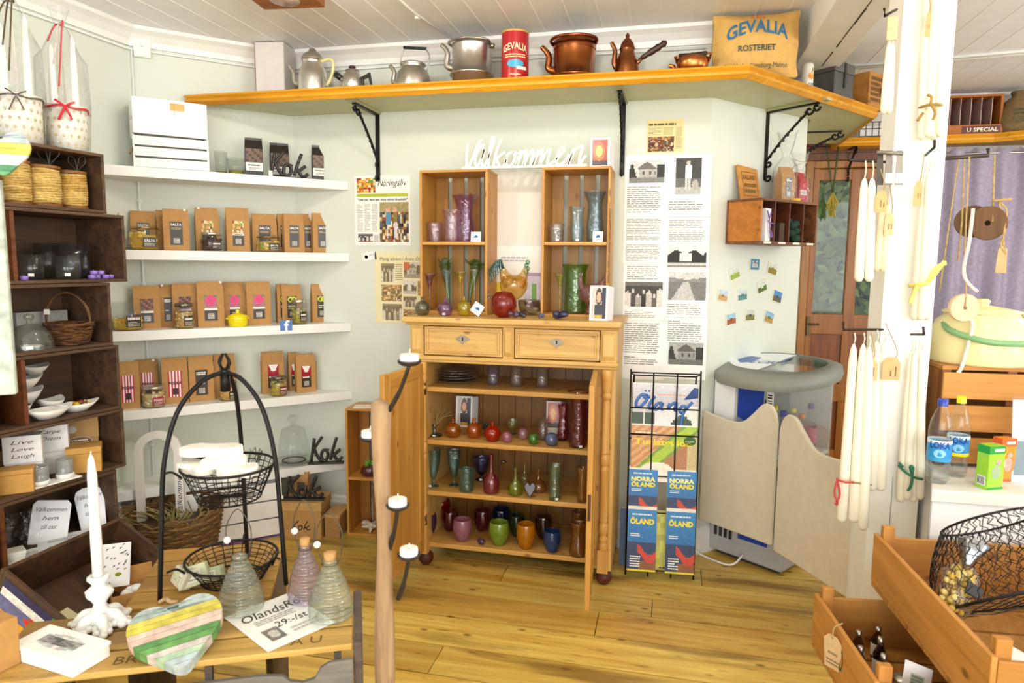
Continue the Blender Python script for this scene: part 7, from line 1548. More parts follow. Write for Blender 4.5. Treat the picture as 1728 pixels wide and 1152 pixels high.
# white dishes
def boat(w, d, h):
    m = MB('satin', 'f3f1ea', True); n = 28; rings = [(.42, 0), (.75, h*.45), (1, h), (.94, h), (.68, h*.5), (.3, h*.18)]
    vs = []; fs = []
    for q, z in rings:
        for k in range(n):
            a = 2*pi*k/n; cx = cos(a); sx = sin(a); vs.append((w/2*q*cx, d/2*q*sx*(1-.35*abs(cx)**3), z+h*.28*abs(cx)**4*(q > .5)))
    for i in range(len(rings)-1):
        for k in range(n): fs.append((i*n+k, i*n+(k+1) % n, (i+1)*n+(k+1) % n, (i+1)*n+k))
    fs.append(list(range(n))[::-1]); fs.append([(len(rings)-1)*n+k for k in range(n)]); return m.a(vs, fs)
base = ST.at(85, 700, -.09); base.z = FZ[3]; sc = pm(base)
for k, (dx, dn, dz, w, d, hh, rz, lab) in enumerate(((-.04, .05, 0, .19, .1, .035, .05, 'long white boat dish lying at the front of the fourth crate'), (.04, -.05, 0, .11, .09, .045, .3, 'small white dish at the right of the dish stack'), (-.075, -.06, 0, .1, .08, .045, 0, 'white dish at the bottom left of the dish stack'),
    (-.05, -.055, .05, .14, .09, .045, .1, 'white dish second in the dish stack'), (-.05, -.055, .105, .13, .09, .04, -.1, 'white dish topmost of the dish stack'), (.005, -.075, .15, .12, .08, .03, .2, 'shallow white dish leaning at the back of the stack'))):
    c = base+ST.u*dx+ST.n*dn+V((0, 0, dz)); boat(w, d, hh).th('serving_dish', lab, 'dish', c, ST.a+rz, 'white dishes in the fourth crate')
c = base+ST.u*.085+ST.n*.035; boat(.16, .085, .032).th('serving_dish', 'white boat dish carrying wrapped yellow sweets', 'dish', c, ST.a-.2, 'white dishes in the fourth crate')
for k in range(6):
    m = MB('gloss', ('e0b828', '6a2a14', 'e8d060')[k % 3], True).ball((0, 0, .012), .014, .011, .01, 10); 
    m.ext([(.012, .012), (.024, .02), (.024, .004)], -.001, .001).ext([(-.012, .012), (-.024, .02), (-.024, .004)], -.001, .001)
    m.th('wrapped_sweet', 'foil-wrapped sweet lying in the white boat dish', 'sweet', c+ST.u*(.016*(k % 3)-.012)+ST.n*(.018*(k//3)-.008)+V((0, 0, .0175+.006*(k == 4))), k*.9, 'wrapped sweets in the dish')
# gift boxes in the fifth crate
def lidbox(x0, x1, y0, y1, off, col, label, d, rz, words=(), gap=True, lidh=.45, h=None, group='boxes in the fifth crate'):
    p, w, hp = st(x0, x1, y0, y1, off, 4); h = h or hp; t = T('gift_box', label, 'box', p, rz, group); MB('kraft', col).box(-w/2, w/2, 0, d, 0, h*(1-lidh)).obj('box_body', t, bev=.0015)
    MB('kraft', col).box(-w/2-.002, w/2+.002, -.002, d+.002, h*(1-lidh)+.001, h).obj('lid', t, bev=.0015)
    if words:
        q = MB('satin', '3a3636')
        for k, x in enumerate(words): q.text(x, 0, h*.86-h*.14*k-h*.02, h*.08, -.0026, w=w*.6, shear=.35)
        q.obj('lettering', t)
    return t, w, h
FA = radians(42)
lidbox(13, 66, 720, 782, .09, 'f6f4f2', 'white box lettered Live Love Laugh', .06, FA, ('Live', 'Love', 'Laugh'), h=.185, lidh=.55); lidbox(64, 112, 713, 778, .13, 'f6f4f2', 'white box lettered Carpe Diem', .06, FA, ('Carpe', 'Diem'), h=.19, lidh=.55)
t, w, h = lidbox(110, 163, 703, 760, .15, 'b48c58', 'tall brown box printed with a white shop crest', .06, FA, h=.19)
q = MB('paper', 'f0e8d8'); q.ext([(w*.34*cos(k*pi/10), h*.5+h*.1*sin(k*pi/10)) for k in range(20)], -.0027, -.0027).ext([(w*.31*cos(k*pi/10), h*.5+h*.085*sin(k*pi/10)) for k in range(20)], -.003, -.003, col='b48c58').lines(-w*.24, w*.24, h*.45, h*.55, -.0034, 2, 'f0e8d8').ext([(-w*.2+w*.13*cos(k*pi/5), h*.76+w*.13*sin(k*pi/5)) for k in range(10)], -.0027, -.0027); q.obj('crest_print', t)
lidbox(118, 168, 745, 800, .03, 'c8964a', 'closed brown box at the front right of the fifth crate', .09, FA, lidh=.25, h=.1); lidbox(-30, 50, 782, 846, .045, 'c8964a', 'large brown box at the left edge of the fifth crate', .07, FA, lidh=.2, h=.085)
lidbox(-14, 14, 735, 790, .16, 'b08a58', 'brown box half out of the picture behind the white ones', .05, FA, h=.13)
p, w, h = st(55, 140, 790, 822, .028, 4); MB('satin', 'f4f2ec').box(-.1, .075, -.03, .03, 0, .006).th('tray', 'narrow white tray under the two tealight glasses', 'tray', p, ST.a-.1, bev=.002)
for x0, x1, y0, y1, lab in ((54, 83, 778, 815, 'frosted tealight glass, left one on the white tray'), (96, 124, 768, 800, 'frosted tealight glass, right one on the white tray')):
    p, w, h = st(x0, x1, y0, y1, .03, 4); p.z += .0065; t = T('tealight_glass', lab, 'candle holder', p, 0, 'tealight glasses on the tray'); r = w*.48
    MB('satin', 'f2f0ea', True).lathe([(0, 0), (r, 0), (r, .016), (0, .016)], 22).obj('base_ring', t); MB('opal', 'd4d8d8', True).lathe([(r*.92, .0165), (r*.95, .07), (r*.9, .07), (r*.86, .0165)], 22).obj('glass_body', t)
# plaques in the lowest crate
def plaque(label, px, py, off, w, h, rot, words=(), heart=False, dz=0., th=.007):
    p = ST.at(px, py, -off); p.z = FZ[5]+dz; t = T('plaque', label, 'plaque', p, 0, 'white lettered plaques', rot=rot)
    O = [(-w/2, 0), (w/2, 0), (w/2, h*.9), (w*.4, h), (-w*.4, h), (-w/2, h*.9)]
    if heart: O = [(-w*.42, 0), (w*.42, 0), (w/2, h*.8), (w*.42, h*.93), (w*.2, h), (-w*.2, h), (-w*.42, h*.93), (-w/2, h*.8)]
    MB('whitewood', 'eef0f4').ext(O, 0, th).obj('board', t, bev=.0015); q = MB('satin', '2c2c34')
    for k, x in enumerate(words): q.text(x, 0, h*(.74-.2*k), h*.105, -.0008, w=w*(.8 if k == 0 else .42), shear=.35)
    if not words: q.lines(-w*.3, w*.3, h*.3, h*.7, -.0008, 3, 'a8a8a4')
    q.obj('lettering', t); return t
plaque('white plaque Välkommen hem till oss leaning at the left of the lowest crate', 78, 900, .09, .125, .165, (-.45, .17, FA+.05), ('Välkommen', 'hem', 'till oss!'))
plaque('rounded white plaque Välkommen in clear wrapping at the right of the lowest crate', 158, 878, .06, .105, .17, (-.35, -.12, FA-.05), ('Välkommen', 'hem', 'till oss'), True)
plaque('white plaque lying flat between the two standing ones', 108, 902, .015, .17, .1, (-pi/2+.06, 0, FA+.1), (), dz=.008); plaque('white plaque lying flat at the front left of the lowest crate', 45, 925, .0, .15, .09, (-pi/2+.08, 0, FA+.25), (), dz=.008)
p = ST.at(18, 920, -.05)
for k in range(4):
    c = V((p.x, p.y, FZ[5]+.011*k)); MB('whitewood', 'e4e2d8').box(-.04, .04, -.03, .03, 0, .0105).th('wooden_tile', 'white wooden tile in the small stack at the left of the lowest crate', 'tile', c, FA+.1*k, 'stacked white tiles', bev=.001)
for px_, py_, off, w, h, lab in ((35, 890, .1, .12, .15, 'crumpled clear wrapping at the left of the lowest crate'), (190, 880, .06, .07, .16, 'clear wrapping round the rounded plaque')):
    p = ST.at(px_, py_, -off); p.z = FZ[5]; m = MB('film', 'e8ecf4', True); vs = []; fs = []
    for i in range(9):
        for j in range(9): vs.append(((i/8-.5)*w+rnd.uniform(-.006, .006), rnd.uniform(-.012, .012), j/8*h+rnd.uniform(-.006, .006)*(j > 0)))
    for i in range(8):
        for j in range(8): a = i*9+j; fs.append((a, a+9, a+10, a+1))
    m.a(vs, fs).th('cellophane_wrap', lab, 'wrapping', p, 0, rot=(-.3, 0, FA))
# ---------------------------------------------------------------- wrapped candle pots on top of the stack
def wrapped(px0, px1, yb, off, ncan, htop, label, ribbon, tie):
    p = ST.at((px0+px1)/2, yb, -off); p.z = 1.8265; s = pm(p); w = (px1-px0)*s*.92; hp = .165
    t = T('candle_gift', label, 'gift', p, 0, 'wrapped candle pots on the stack')
    m = MB('paper', 'f2eee2', True).lathe([(0, 0), (w*.44, 0), (w*.46, hp), (w*.42, hp), (w*.4, .02)], 30); m.obj('paper_pot', t)
    q = MB('kraft', 'cbb894')
    for j in range(5):
        for k in range(18):
            a = 2*pi*(k+.5*(j % 2))/18; R = w*.4415+w*.02*(j+.7)/5.5+.0008; z = .02+.03*j; c, s_ = cos(a), sin(a); e = .0062
            q.a([(R*c-s_*e, R*s_+c*e, z), (R*c, R*s_, z-e*1.3), (R*c+s_*e, R*s_-c*e, z), (R*c, R*s_, z+e*1.3)], [(0, 1, 2, 3)], sm=False)
    q.obj('dot_print', t)
    for k in range(ncan):
        a = 2*pi*k/ncan+.4; x, y = w*.25*cos(a), w*.25*sin(a)
        g = T('taper_candle', 'white taper standing in the dotted pot ' + ('at the picture edge' if px0 < 30 else 'with the red bow'), 'candle', p+V((x, y, .021)), 0, 'tapers in the wrapped pots ' + ('left' if px0 < 30 else 'right'))
        H_ = htop-.02*k; MB('wax', 'f8f6ee', True).lathe([(0, 0), (.0125, 0), (.0125, H_*.6), (.009, H_*.95), (.003, H_)], 14).obj('wax_body', g); MB('twine', 'f0ead8').tube([(0, 0, H_-.003), (0, 0, H_+.02)], .0015, 5).obj('wick', g)
    MB('film', 'f4f8f8', True).lathe([(w*.5, .002), (w*.53, hp), (w*.5, hp*2), (w*.36, htop*.9), (w*.15, htop*1.12), (w*.1, htop*1.16), (w*.22, htop*1.3)], 26, wob=lambda a, z: 1+.07*sin(a*6+z*25)+.04*sin(a*13-z*60)).obj('cellophane', t)
    R = w*.485; rb = MB('satin', ribbon); z = hp*.93
    rb.tube([(R*cos(2*pi*k/24), R*sin(2*pi*k/24), z+.004*sin(k)) for k in range(24)], .0045 if tie else .003, 6, closed=True)
    a = -.75; B = V((R*cos(a), R*sin(a), z)); d = V((-sin(a), cos(a), 0))
    for e in ((d*.03+V((0, 0, .018)), d*.02+V((0, 0, -.045))), (d*-.03+V((0, 0, .02)), d*-.022+V((0, 0, -.05)))):
        for f_ in e: rb.tube(cr([B, B+f_*.5+V((.008*cos(a), .008*sin(a), 0)), B+f_], 4), .0045 if tie else .0025, 6)
    rb.obj('ribbon', t)
    tw = MB('twine', 'd84a50' if tie else '6a5a40')
    for k in range(3): tw.tube(cr([(w*.1, 0, htop*1.14), (w*(.2+.1*k), -.05, htop*1.1), (w*(.1+.12*k), -.07, htop*(.95-.2*k))], 5), .0028, 5, col='e8d8d4' if k % 2 and tie else None)
    tw.obj('neck_tie', t)
wrapped(-8, 75, 238, .085, 3, .42, 'dotted candle pot in cellophane tied with twigs at the left picture edge', '5a4a32', False)
wrapped(75, 152, 258, .085, 3, .40, 'dotted candle pot in cellophane with a red bow', 'cc1c28', True)
# ---------------------------------------------------------------- pale painted display board with a striped heart
B0 = aty(-30, 500, 1.02); t = T('display_stand', 'pale weathered painted board at the left picture edge', 'stand', V((B0.x, B0.y, 0)), radians(38)); s = pm(B0)
zb = aty(5, 668, 1.02).z; zt = aty(5, 300, 1.02).z
MB('worn', 'c4cec2').box(-.09, .043, -.01, .01, zb, zt).obj('painted_board', t, bev=.003)
MB('whitewood', 'd0d4c8').box(-.16, -.10, -.03, .03, 0, zt+.2).box(-.11, -.08, -.01, .01, zb+.05, zb+.1).box(-.11, -.08, -.01, .01, zt-.1, zt-.05).obj('stand_post', t); MB('whitewood', 'c8ccc0').box(-.22, -.09, -.06, .06, 0, .02).obj('foot_plate', t)
def heart_tray(t, S, th, cols, ro=0.):
    O = [(0, -1.0), (.45, -.62), (.85, -.2), (1, .2), (.93, .55), (.7, .78), (.42, .82), (.18, .72), (0, .5)]
    O = O+[(-x, z) for x, z in O[-2:0:-1]]; O = [(p.x, p.y) for p in cr([(x, z, 0) for x, z in O], 4, True)]
    n = len(cols)
    def clip(P, z0, z1):
        for lim, sg in ((z0, 1), (z1, -1)):
            R = []
            for i in range(len(P)):
                a, b = P[i], P[(i+1) % len(P)]; ia, ib = (a[1]-lim)*sg >= 0, (b[1]-lim)*sg >= 0
                if ia: R.append(a)
                if ia != ib: q = (lim-a[1])/(b[1]-a[1]); R.append((a[0]+(b[0]-a[0])*q, lim))
            P = R
            if not P: return P
        return P
    m = MB('worn')
    for k, c in enumerate(cols):
        P = clip(O, -1.02+1.86*k/n, -1.02+1.86*(k+1)/n-.012)
        if len(P) > 2: m.ext([((x*cos(ro)-z*sin(ro))*S, (x*sin(ro)+z*cos(ro))*S) for x, z in P], 0, th, col=c)
    return m.obj('striped_boards', t, bev=.0008)
p = aty(3, 255, 1.0); t = T('wooden_heart', 'striped wooden heart hanging at the left picture edge above the pale board', 'ornament', p, radians(38))
heart_tray(t, .042, .012, ('6fae7a', '5a9e78', 'e4dcd8', 'f0e8dc', 'e8d860', 'e4d868', 'c4d0d4', 'b8c8d0')); MB('twine', 'c8b080').tube([(-.0, .006, .03), (-.13, .02, .2)], .0012, 4).obj('string', t)
# ============================================================ open box crate in front of the stack
e = V((.88, 0, -.475)); Bk = V((-2.105, 2.20, .405)); rx = ST.u
t = T('fruit_crate', 'open dark crate tipped forward in front of the stack, with cards and a brown box', 'crate', (0, 0, 0))
yv = -rx; nv = e.cross(yv).normalized()                       # local: x along e (down-forward), y towards the camera, z up out of the opening
M4 = Matrix((e.normalized(), yv, nv if nv.z > 0 else -nv)).transposed().to_4x4(); M4.translation = Bk; t.matrix_basis = M4
Lx, Ly, Dp = .40, .47, .19; XF = M4.copy()
m = MB('darkx', 'fff4ea').box(0, .014, 0, Ly, -Dp, 0).box(Lx-.014, Lx, 0, Ly, -Dp, -.0).box(.0145, Lx-.0145, 0, .014, -Dp, 0).box(.0145, Lx-.0145, Ly-.014, Ly, -Dp, 0).box(.0145, Lx-.0145, .0145, Ly-.0145, -Dp, -Dp+.012)
m.obj('crate_body', t, bev=.002)
q = MB('gloss'); r_ = random.Random(9)
def fl_(u, v): return 'e8a028' if v < .25 else ('2a2a5a' if v > .75 and u < .7 else ('d83a28' if (u-.55)**2+(v-.4)**2 < .03 else ('3a9a3a' if u > .6 else ('f0e8e0' if v > .6 else '6a6a9a'))))
q.pic(.03, Lx-.04, -Dp+.02, -.02, Ly+.001, lambda u, v: fl_(u, v), 14, 8, 2)
q.obj('fruit_label', t)
XI = lambda x, y, z: XF @ V((x, y, z))
MBc = lambda *a: None
p = XI(.2, .22, -Dp+.0125); p.z += .0
t = T('note_card', 'white card printed with little black birds standing in the tipped crate', 'card', XI(.2, .165, -.13), 0, rot=(-.25, .12, FA+.15))
MB('paper', 'f2f0ee').box(-.06, .06, 0, .002, 0, .16).obj('card_sheet', t); q = MB('paper', '2a2a2a')
for k in range(22): x, z = rnd.uniform(-.05, .05), rnd.uniform(.05, .15); q.a([(x, -.0008, z), (x+.006, -.0008, z+.004), (x+.011, -.0008, z+.009), (x+.003, -.0008, z+.007)], [(0, 1, 2, 3)])
q.ext([(.02+.012*cos(k), .045+.008*sin(k)) for k in range(7)], -.0009, -.0009, col='b8c83a'); q.obj('bird_print', t)
t = T('cardboard_box', 'small open brown box with a white cloth in the tipped crate', 'box', XI(.30, .12, -.165), FA+.2, rot=(0, .0, FA+.1))
MB('kraft', 'c08a4a').box(-.095, .095, -.07, -.067, 0, .08).box(-.095, .095, .067, .07, 0, .13).box(-.095, -.092, -.067, .067, 0, .1).box(.092, .095, -.067, .067, 0, .1).box(-.092, .092, -.067, .067, 0, .003).obj('box_body', t)
m = MB('fabric', 'f0eee8', True)
for k in range(6): m.ball((-.04+.016*k, .01*(k % 2)-.02, .06+.006*(k % 3)), .024, .02, .018, 10)
m.obj('cloth', t)
MB('paper', 'e4dcae').box(-.05, .05, -.035, .035, 0, .004).th('greeting_card', 'cream card with green clovers lying in the tipped crate', 'card', XI(.22, .33, -Dp+.016), 0, rot=(0, .49, ST.a-pi/2+.2))
# ============================================================ old printed crate used as a table
TB = radians(25.8); TO = V((-.624, 1.287, 0)); TU = V((cos(TB), sin(TB), 0)); TN = V((-sin(TB), cos(TB), 0)); TZ = .60
def tb(x, y, z=TZ): return TO+TU*x+TN*y+V((0, 0, z))
t = T('table_crate', 'long old crate with stencilled top slats serving as a table', 'crate', tb(0, 0, 0), TB); L_ = .74; D = .25
for k in range(3): y0 = .002+k*.084; MB('oldtop').box(-L_, -.022, y0, y0+.074, TZ-.014, TZ).obj('top_slat', t, bev=.002)
MB('greywood', 'b8a49a').box(-.02, 0, 0, D, 0, TZ+.002).obj('end_panel', t, bev=.004); MB('greywood', 'b8a49a').box(-L_, -L_+.02, 0.001, D, 0, TZ-.015).obj('end_panel', t, bev=.004)
O = [(-L_, .3), (-.021, .3), (-.021, .572), (-.07, .57), (-.088, .56), (-.1, .538), (-.125, .532), (-.15, .538), (-.165, .552), (-.21, .558), (-.5, .556), (-L_, .55)]
MB('greywood').ext(O, -.012, 0).obj('front_board', t, bev=.002)
for x in (-.06, -.32, -.58): MB('greywood', '8a8078').box(x, x+.014, .001, .02, .02, TZ-.0145).obj('post', t)
q = MB('kraft', '6a5420')
for s_, x in (('BRO', -.46), ('S', -.335), ('A U', -.12)):
    n0 = len(q.v); q.text(s_, 0, 0, .03, 0, bold=.0)
    for i in range(n0, len(q.v)): v_ = q.v[i]; q.v[i] = V((x+v_.x, .022+v_.z, TZ+.0006))
q.obj('stencil', t)
# low second crate behind it
t = T('table_crate', 'plain slatted crate behind the stencilled one under the wire basket stand', 'crate', tb(-.22, .262, 0), TB)
for k in range(4): MB('oldtop', 'e8dcc8').box(-.33, 0, .002+k*.088, .082+k*.088, TZ-.014, TZ).obj('top_slat', t, bev=.002)
for x in (-.33, -.016): MB('greywood', 'c8b090').box(x, x+.016, 0, .35, 0, TZ-.0145).obj('end_panel', t, bev=.003)
def tp(px, py): return atz(px, py, TZ)
def tbox(x0, x1, y0, y1):
    p = tp((x0+x1)/2, y1); s = pm(p); return p, (x1-x0)*s, (y1-y0)*s
# ---------------------------------------------------------------- three tier basket stand
FL, FR_, FB = tp(270, 1014), tp(483, 986), V((-1.135, 1.625, TZ)); cen = (FL+FR_+FB)/3; ht = .545
t = T('basket_stand', 'tall black wire stand with two wire baskets on the table crate', 'stand', cen, 0)
for f in (FL, FR_, FB):
    d = f-cen; d.z = 0; MB('iron', '1d1b1a').tube(cr([d, d*.93+V((0, 0, ht*.35)), d*.86+V((0, 0, ht*.62)), d*.66+V((0, 0, ht*.84)), d*.32+V((0, 0, ht*.965)), V((0, 0, ht))], 6), .0058, 8).obj('leg', t)
m = MB('iron', '1d1b1a'); m.ball((0, 0, ht), .011, seg=10)
for k in range(4): a = k*1.57; m.tube(cr([(0, 0, ht), (.016*cos(a), .016*sin(a), ht+.022), (.004*cos(a), .004*sin(a), ht+.045)], 4), .003, 5)
m.tube([(0, 0, ht-.05), (.0, 0, ht)], .012, 8); m.obj('finial', t)
def wbasket(zr, R, dp, nm):
    m = MB('iron', '23201e'); n = 26
    f = lambda a, u: (R*(1-.32*u)*cos(a), R*(1-.32*u)*sin(a), zr-dp*u)
    m.tube([f(2*pi*k/40, 0) for k in range(40)], .0036, 6, closed=True)
    for j in range(1, 7): m.tube([f(2*pi*k/32, j/6) for k in range(32)], .0013 if j < 6 else .0025, 4, closed=True)
    for k in range(n):
        a = 2*pi*k/n; m.tube([f(a, 0), f(a, 1)], .0013, 4)
        e_ = f(a, 1); m.tube([e_, (0, 0, zr-dp+.003)], .0013, 4)
    for d_ in (FL, FR_, FB):
        v_ = d_-cen; a = atan2(v_.y, v_.x); q = sqrt(v_.x**2+v_.y**2)*.9; m.tube(cr([(q*cos(a), q*sin(a), zr+.006), ((R+q)/2*cos(a), (R+q)/2*sin(a), zr+.008), (R*1.01*cos(a), R*1.01*sin(a), zr-.012)], 4), .003, 5)
    return m.obj(nm, t)
ZB = .905-TZ; wbasket(ZB, .112, .085, 'upper_basket'); wbasket(.06, .112, .055, 'lower_basket')
for k, (x0, x1, y, dz, rz, lab) in enumerate(((300, 420, 768, .035, .1, 'long white soap bar lying on top in the upper wire basket'), (298, 370, 798, .0, -.3, 'white soap bar at the front left of the upper wire basket'), (360, 440, 790, .012, .35, 'white soap bar at the middle of the upper wire basket'), (390, 455, 800, .0, .0, 'white soap bar at the front right of the upper wire basket'), (330, 400, 790, -.03, 1.1, 'white soap bar deep in the upper wire basket'))):
    p = cen+V(((-.045, -.06, .0, .05, 0)[k], (-.0, -.04, -.015, -.03, .03)[k], ZB-.012+dz)); w = (.155, .1, .11, .1, .1)[k]
    O = cr([(-w/2, -.012, 0), (-w*.3, -.03, 0), (0, -.024, 0), (w*.3, -.032, 0), (w/2, -.005, 0), (w*.35, .028, 0), (0, .024, 0), (-w*.3, .03, 0)], 4, True)
    MB('wax', 'f7f5ee').flat([(q.x, q.y) for q in O], 0, .024).th('soap_bar', lab, 'soap', p, rz+.2, 'white soap bars in the wire basket', bev=.004)
# ---------------------------------------------------------------- beehive glass wasp traps
def trap(x0, x1, y0, y1, tint, cork, label, bead):
    p, w, h = tbox(x0, x1, y0, y1); p += TN*(w*.35); r = w/2; t = T('glass_fly_trap', label, 'bottle', p, 0, 'beehive glass fly traps')
    P = []; n = 60
    for i in range(n+1):
        u = i/n; z = h*.80*u; q = r*(.93+.07*sin(min(u*3, 1)*pi*.5))*(1-.70*max(0, u-.12)**1.45/.88**1.45); P.append((q+.0028*abs(sin(u*pi*9))*1.9-.003, z))
    P = [(0, .012), (r*.6, .008), (r*.8, 0)]+P[1:]+[(r*.3, h*.84), (r*.34, h*.87), (r*.27, h*.9)]
    MB('tintglass', tint, True).lathe(P, 30).obj('glass_body', t)
    if cork: MB('kraft', 'c89a60').lathe([(0, h*.86), (r*.24, h*.86), (r*.28, h), (0, h)], 14).obj('cork', t)
    m = MB('iron', '5a5a54'); zt = h*1.62; sg = -1 if bead else 1
    m.tube([(r*.36*cos(k*.4), r*.36*sin(k*.4), h*.83) for k in range(16)], .0013, 4, closed=True).tube(cr([(-r*.36, 0, h*.83), (-r*.62, 0, h*1.05), (-r*.6, 0, h*1.35), (0, 0, zt), (r*.6, 0, h*1.35), (r*.55, 0, h*1.0), (r*.36, 0, h*.83)], 6), .0013, 5)
    m.obj('wire_handle', t); MB('gloss', 'f6f4ee').ball((-r*.62, 0, h*1.1), .0085, seg=10).obj('bead', t)
trap(366, 441, 930, 1040, 'd4dece', False, 'clear greenish beehive fly trap, the left one by the wire stand', True); trap(485, 546, 912, 1021, 'b9a6c4', True, 'violet beehive fly trap with a cork', True); trap(520, 596, 938, 1052, 'cfe0cc', True, 'clear beehive fly trap with a cork at the table corner', False)
# price sheet lying under them
cs = [tp(x, y) for x, y in ((378, 1043), (452, 1101), (562, 1052), (488, 1001))]
o = cs[0]; ex = (cs[3]-cs[0]); ey = (cs[1]-cs[0]); W_, H_ = ex.length, ey.length
t = T('price_sheet', 'white price sheet with black lettering lying on the table crate', 'sign', o+V((0, 0, .0012)), 0)
S = lambda u, v, z=0: tuple(ex*u+ey*v+V((0, 0, z)))
MB('paper', 'fafaf8').a([S(0, 0), S(0, 1), S(1, 1), S(1, 0), S(0, 0, .0008), S(0, 1, .0008), S(1, 1, .0008), S(1, 0, .0008)], [(3, 2, 1, 0), (4, 5, 6, 7), (0, 1, 5, 4), (1, 2, 6, 5), (2, 3, 7, 6), (3, 0, 4, 7)], sm=False).obj('sheet', t)
q = MB('paper', '2a2826')
def onsheet(n0):
    for i in range(n0, len(q.v)): v_ = q.v[i]; q.v[i] = V(S(v_.x, v_.z, .0016-v_.y))
n0 = 0
q.text('ÖlandsRo', .55, -.32, .17, 0, w=.88, shear=.3); q.text('29:-/st', .62, -.64, .13, 0, w=.48, shear=.2)
for v_ in q.v: v_.z = -v_.z
q.lines(.2, .8, .36, .48, 0, 3, 'b0aca8').lines(.5, .95, .72, .86, 0, 2, 'c8c4c0'); q.pic(.16, .38, .6, .86, 0, lambda u, v: '7a7874' if (u-.5)**2+(v-.5)**2 > .1 else 'c8c4be', 6, 6, 3)
onsheet(0); q.obj('print', t)
# ---------------------------------------------------------------- striped heart tray, oval picture box, candlestick
hb = tp(281, 1127); hs = pm(hb)
t = T('wooden_heart', 'large wooden heart with pastel painted stripes lying tilted on the table', 'ornament', tp(288, 1128)+V((0, 0, .001)), 0)
Sx = .092; t.rotation_euler = (-radians(64), 0, radians(33)); t.location += V((0, 0, .05)) + TN*.06 + TU*.0
heart_tray(t, Sx, .03, ('c4d0d2', 'b8c8cc', 'b4ccac', 'd0c4bc', '6a9a58', '5a8f50', 'd8b8a8', 'd8c0b0', 'd0c04c', 'd4c45c', 'a8b8b2', 'b8c4c0'), radians(12))
MB('twine', 'c8a878').tube(cr([(-.01, .02, .05), (.0, .03, .075), (.02, .02, .07), (.01, .025, .045)], 5), .003, 6).ball((0, .024, .06), .008, seg=8).obj('hanging_loop', t)
bp = [tp(x, y) for x, y in ((22, 1108), (118, 1150), (182, 1112), (96, 1074))]
c = sum(bp, V())/4; ux = (bp[2]-bp[1]); a = atan2(ux.y, ux.x); w = ux.length; d = (bp[1]-bp[0]).length*.92
t = T('keepsake_box', 'flat white box with an oval black and white photo on its lid', 'box', V((c.x, c.y, TZ+.0005)), a)
MB('paper', 'f8f7f4').box(-w*.5, w*.5, -d*.5, d*.5, 0, .026).obj('box_body', t, bev=.0015); MB('paper', 'fcfbf8').box(-w*.52, w*.52, -d*.52, d*.52, .0265, .034).obj('lid', t, bev=.0015)
q = MB('paper'); R1, R2 = w*.3, d*.34; r_ = random.Random(8)
for i in range(14):
    for j in range(10):
        x, y = (i/13*2-1), (j/9*2-1)
        if x*x+y*y < 1:
            g = .06+.3*max(0, abs(y)-.3)+.25*r_.random() if abs(x) < .5 else .45+.4*r_.random(); xx, yy = x*R1, y*R2; ex_, ey_ = R1/13, R2/9
            q.a([(xx-ex_, yy-ey_, .0345), (xx+ex_, yy-ey_, .0345), (xx+ex_, yy+ey_, .0345), (xx-ex_, yy+ey_, .0345)], [(0, 1, 2, 3)], col=(g, g, g, 1))
q.obj('oval_photo', t)
p = tp(163, 1068); s = pm(p); p += TN*.03; hc = .12
t = T('candlestick', 'ornate white candlestick with a leafy spreading foot', 'candlestick', p, 0)
m = MB('satin', 'f4f4f2', True).lathe([(0, .02), (.035, .016), (.03, .028), (.018, .04), (.012, .055), (.018, .066), (.026, .075), (.028, .084), (.02, .092), (.012, .098), (.016, .106), (.022, .112), (.021, .12), (.012, .12), (.012, .108), (0, .108)], 24, wob=lambda a, z: 1+.07*sin(a*8+z*120))
m.obj('stem', t)
for k in range(6):
    a_ = k*1.047+.3; f = MB('satin', 'f4f4f2', True); f.X = Matrix.Rotation(a_, 4, 'Z')
    f.tube(cr([(.015, 0, .03), (.035, 0, .026), (.05, .004*(k % 2), .012), (.062, 0, .006)], 4), [.012, .013, .014, .014, .013, .012, .011, .011, .010, .009, .008, .007, .006], 8)
    for e_ in (-1, 1): f.ball((.05, e_*.012, .009), .011, .008, .008, 8).ball((.036, e_*.013, .013), .009, .008, .008, 8)
    f.ball((.064, 0, .007), .009, .009, .006, 8); f.obj('leaf_foot', t)
ctop = aty(159, 762, p.y); hl = ctop.z-(TZ+.108)
t = T('taper_candle', 'tall white taper in the ornate candlestick', 'candle', V((p.x, p.y, TZ+.1085)), 0)
MB('wax', 'f8f7f2', True).lathe([(0, 0), (.0115, 0), (.0115, hl*.3), (.0095, hl*.82), (.006, hl*.94), (.002, hl*.975)], 18).obj('wax_body', t); MB('twine', 'f0ece0').tube([(0, 0, hl*.97), (.001, 0, hl)], .0014, 5).obj('wick', t)
# wrapped herb soaps by the stand foot
for k, (x, y, w, h, rz, lab, c) in enumerate(((322, 1012, .075, .05, .5, 'pale green soap packet leaning by the stand foot', 'd4d6b0'), (295, 1012, .05, .045, -.4, 'cream soap packet behind the striped heart', 'e0dcc4'), (352, 1004, .06, .035, .2, 'green marbled soap packet beside the left fly trap', 'c4cfa8'))):
    p = tp(x, y)+TN*.05; t = T('soap_packet', lab, 'soap', V((p.x, p.y, TZ+.0005)), rz, 'wrapped soaps on the table', rot=(-.3, .25*(1 if k == 1 else -1), rz)); t.location.z += .012
    MB('film' if False else 'leaf', c).box(-w/2, w/2, -.014, .014, 0, h).obj('soap', t, bev=.003); MB('paper', 'ece6d4').rect(-w*.3, w*.3, h*.2, h*.8, -.0146).lines(-w*.25, w*.25, h*.25, h*.7, -.0152, 3, '9a9a78').obj('label', t)
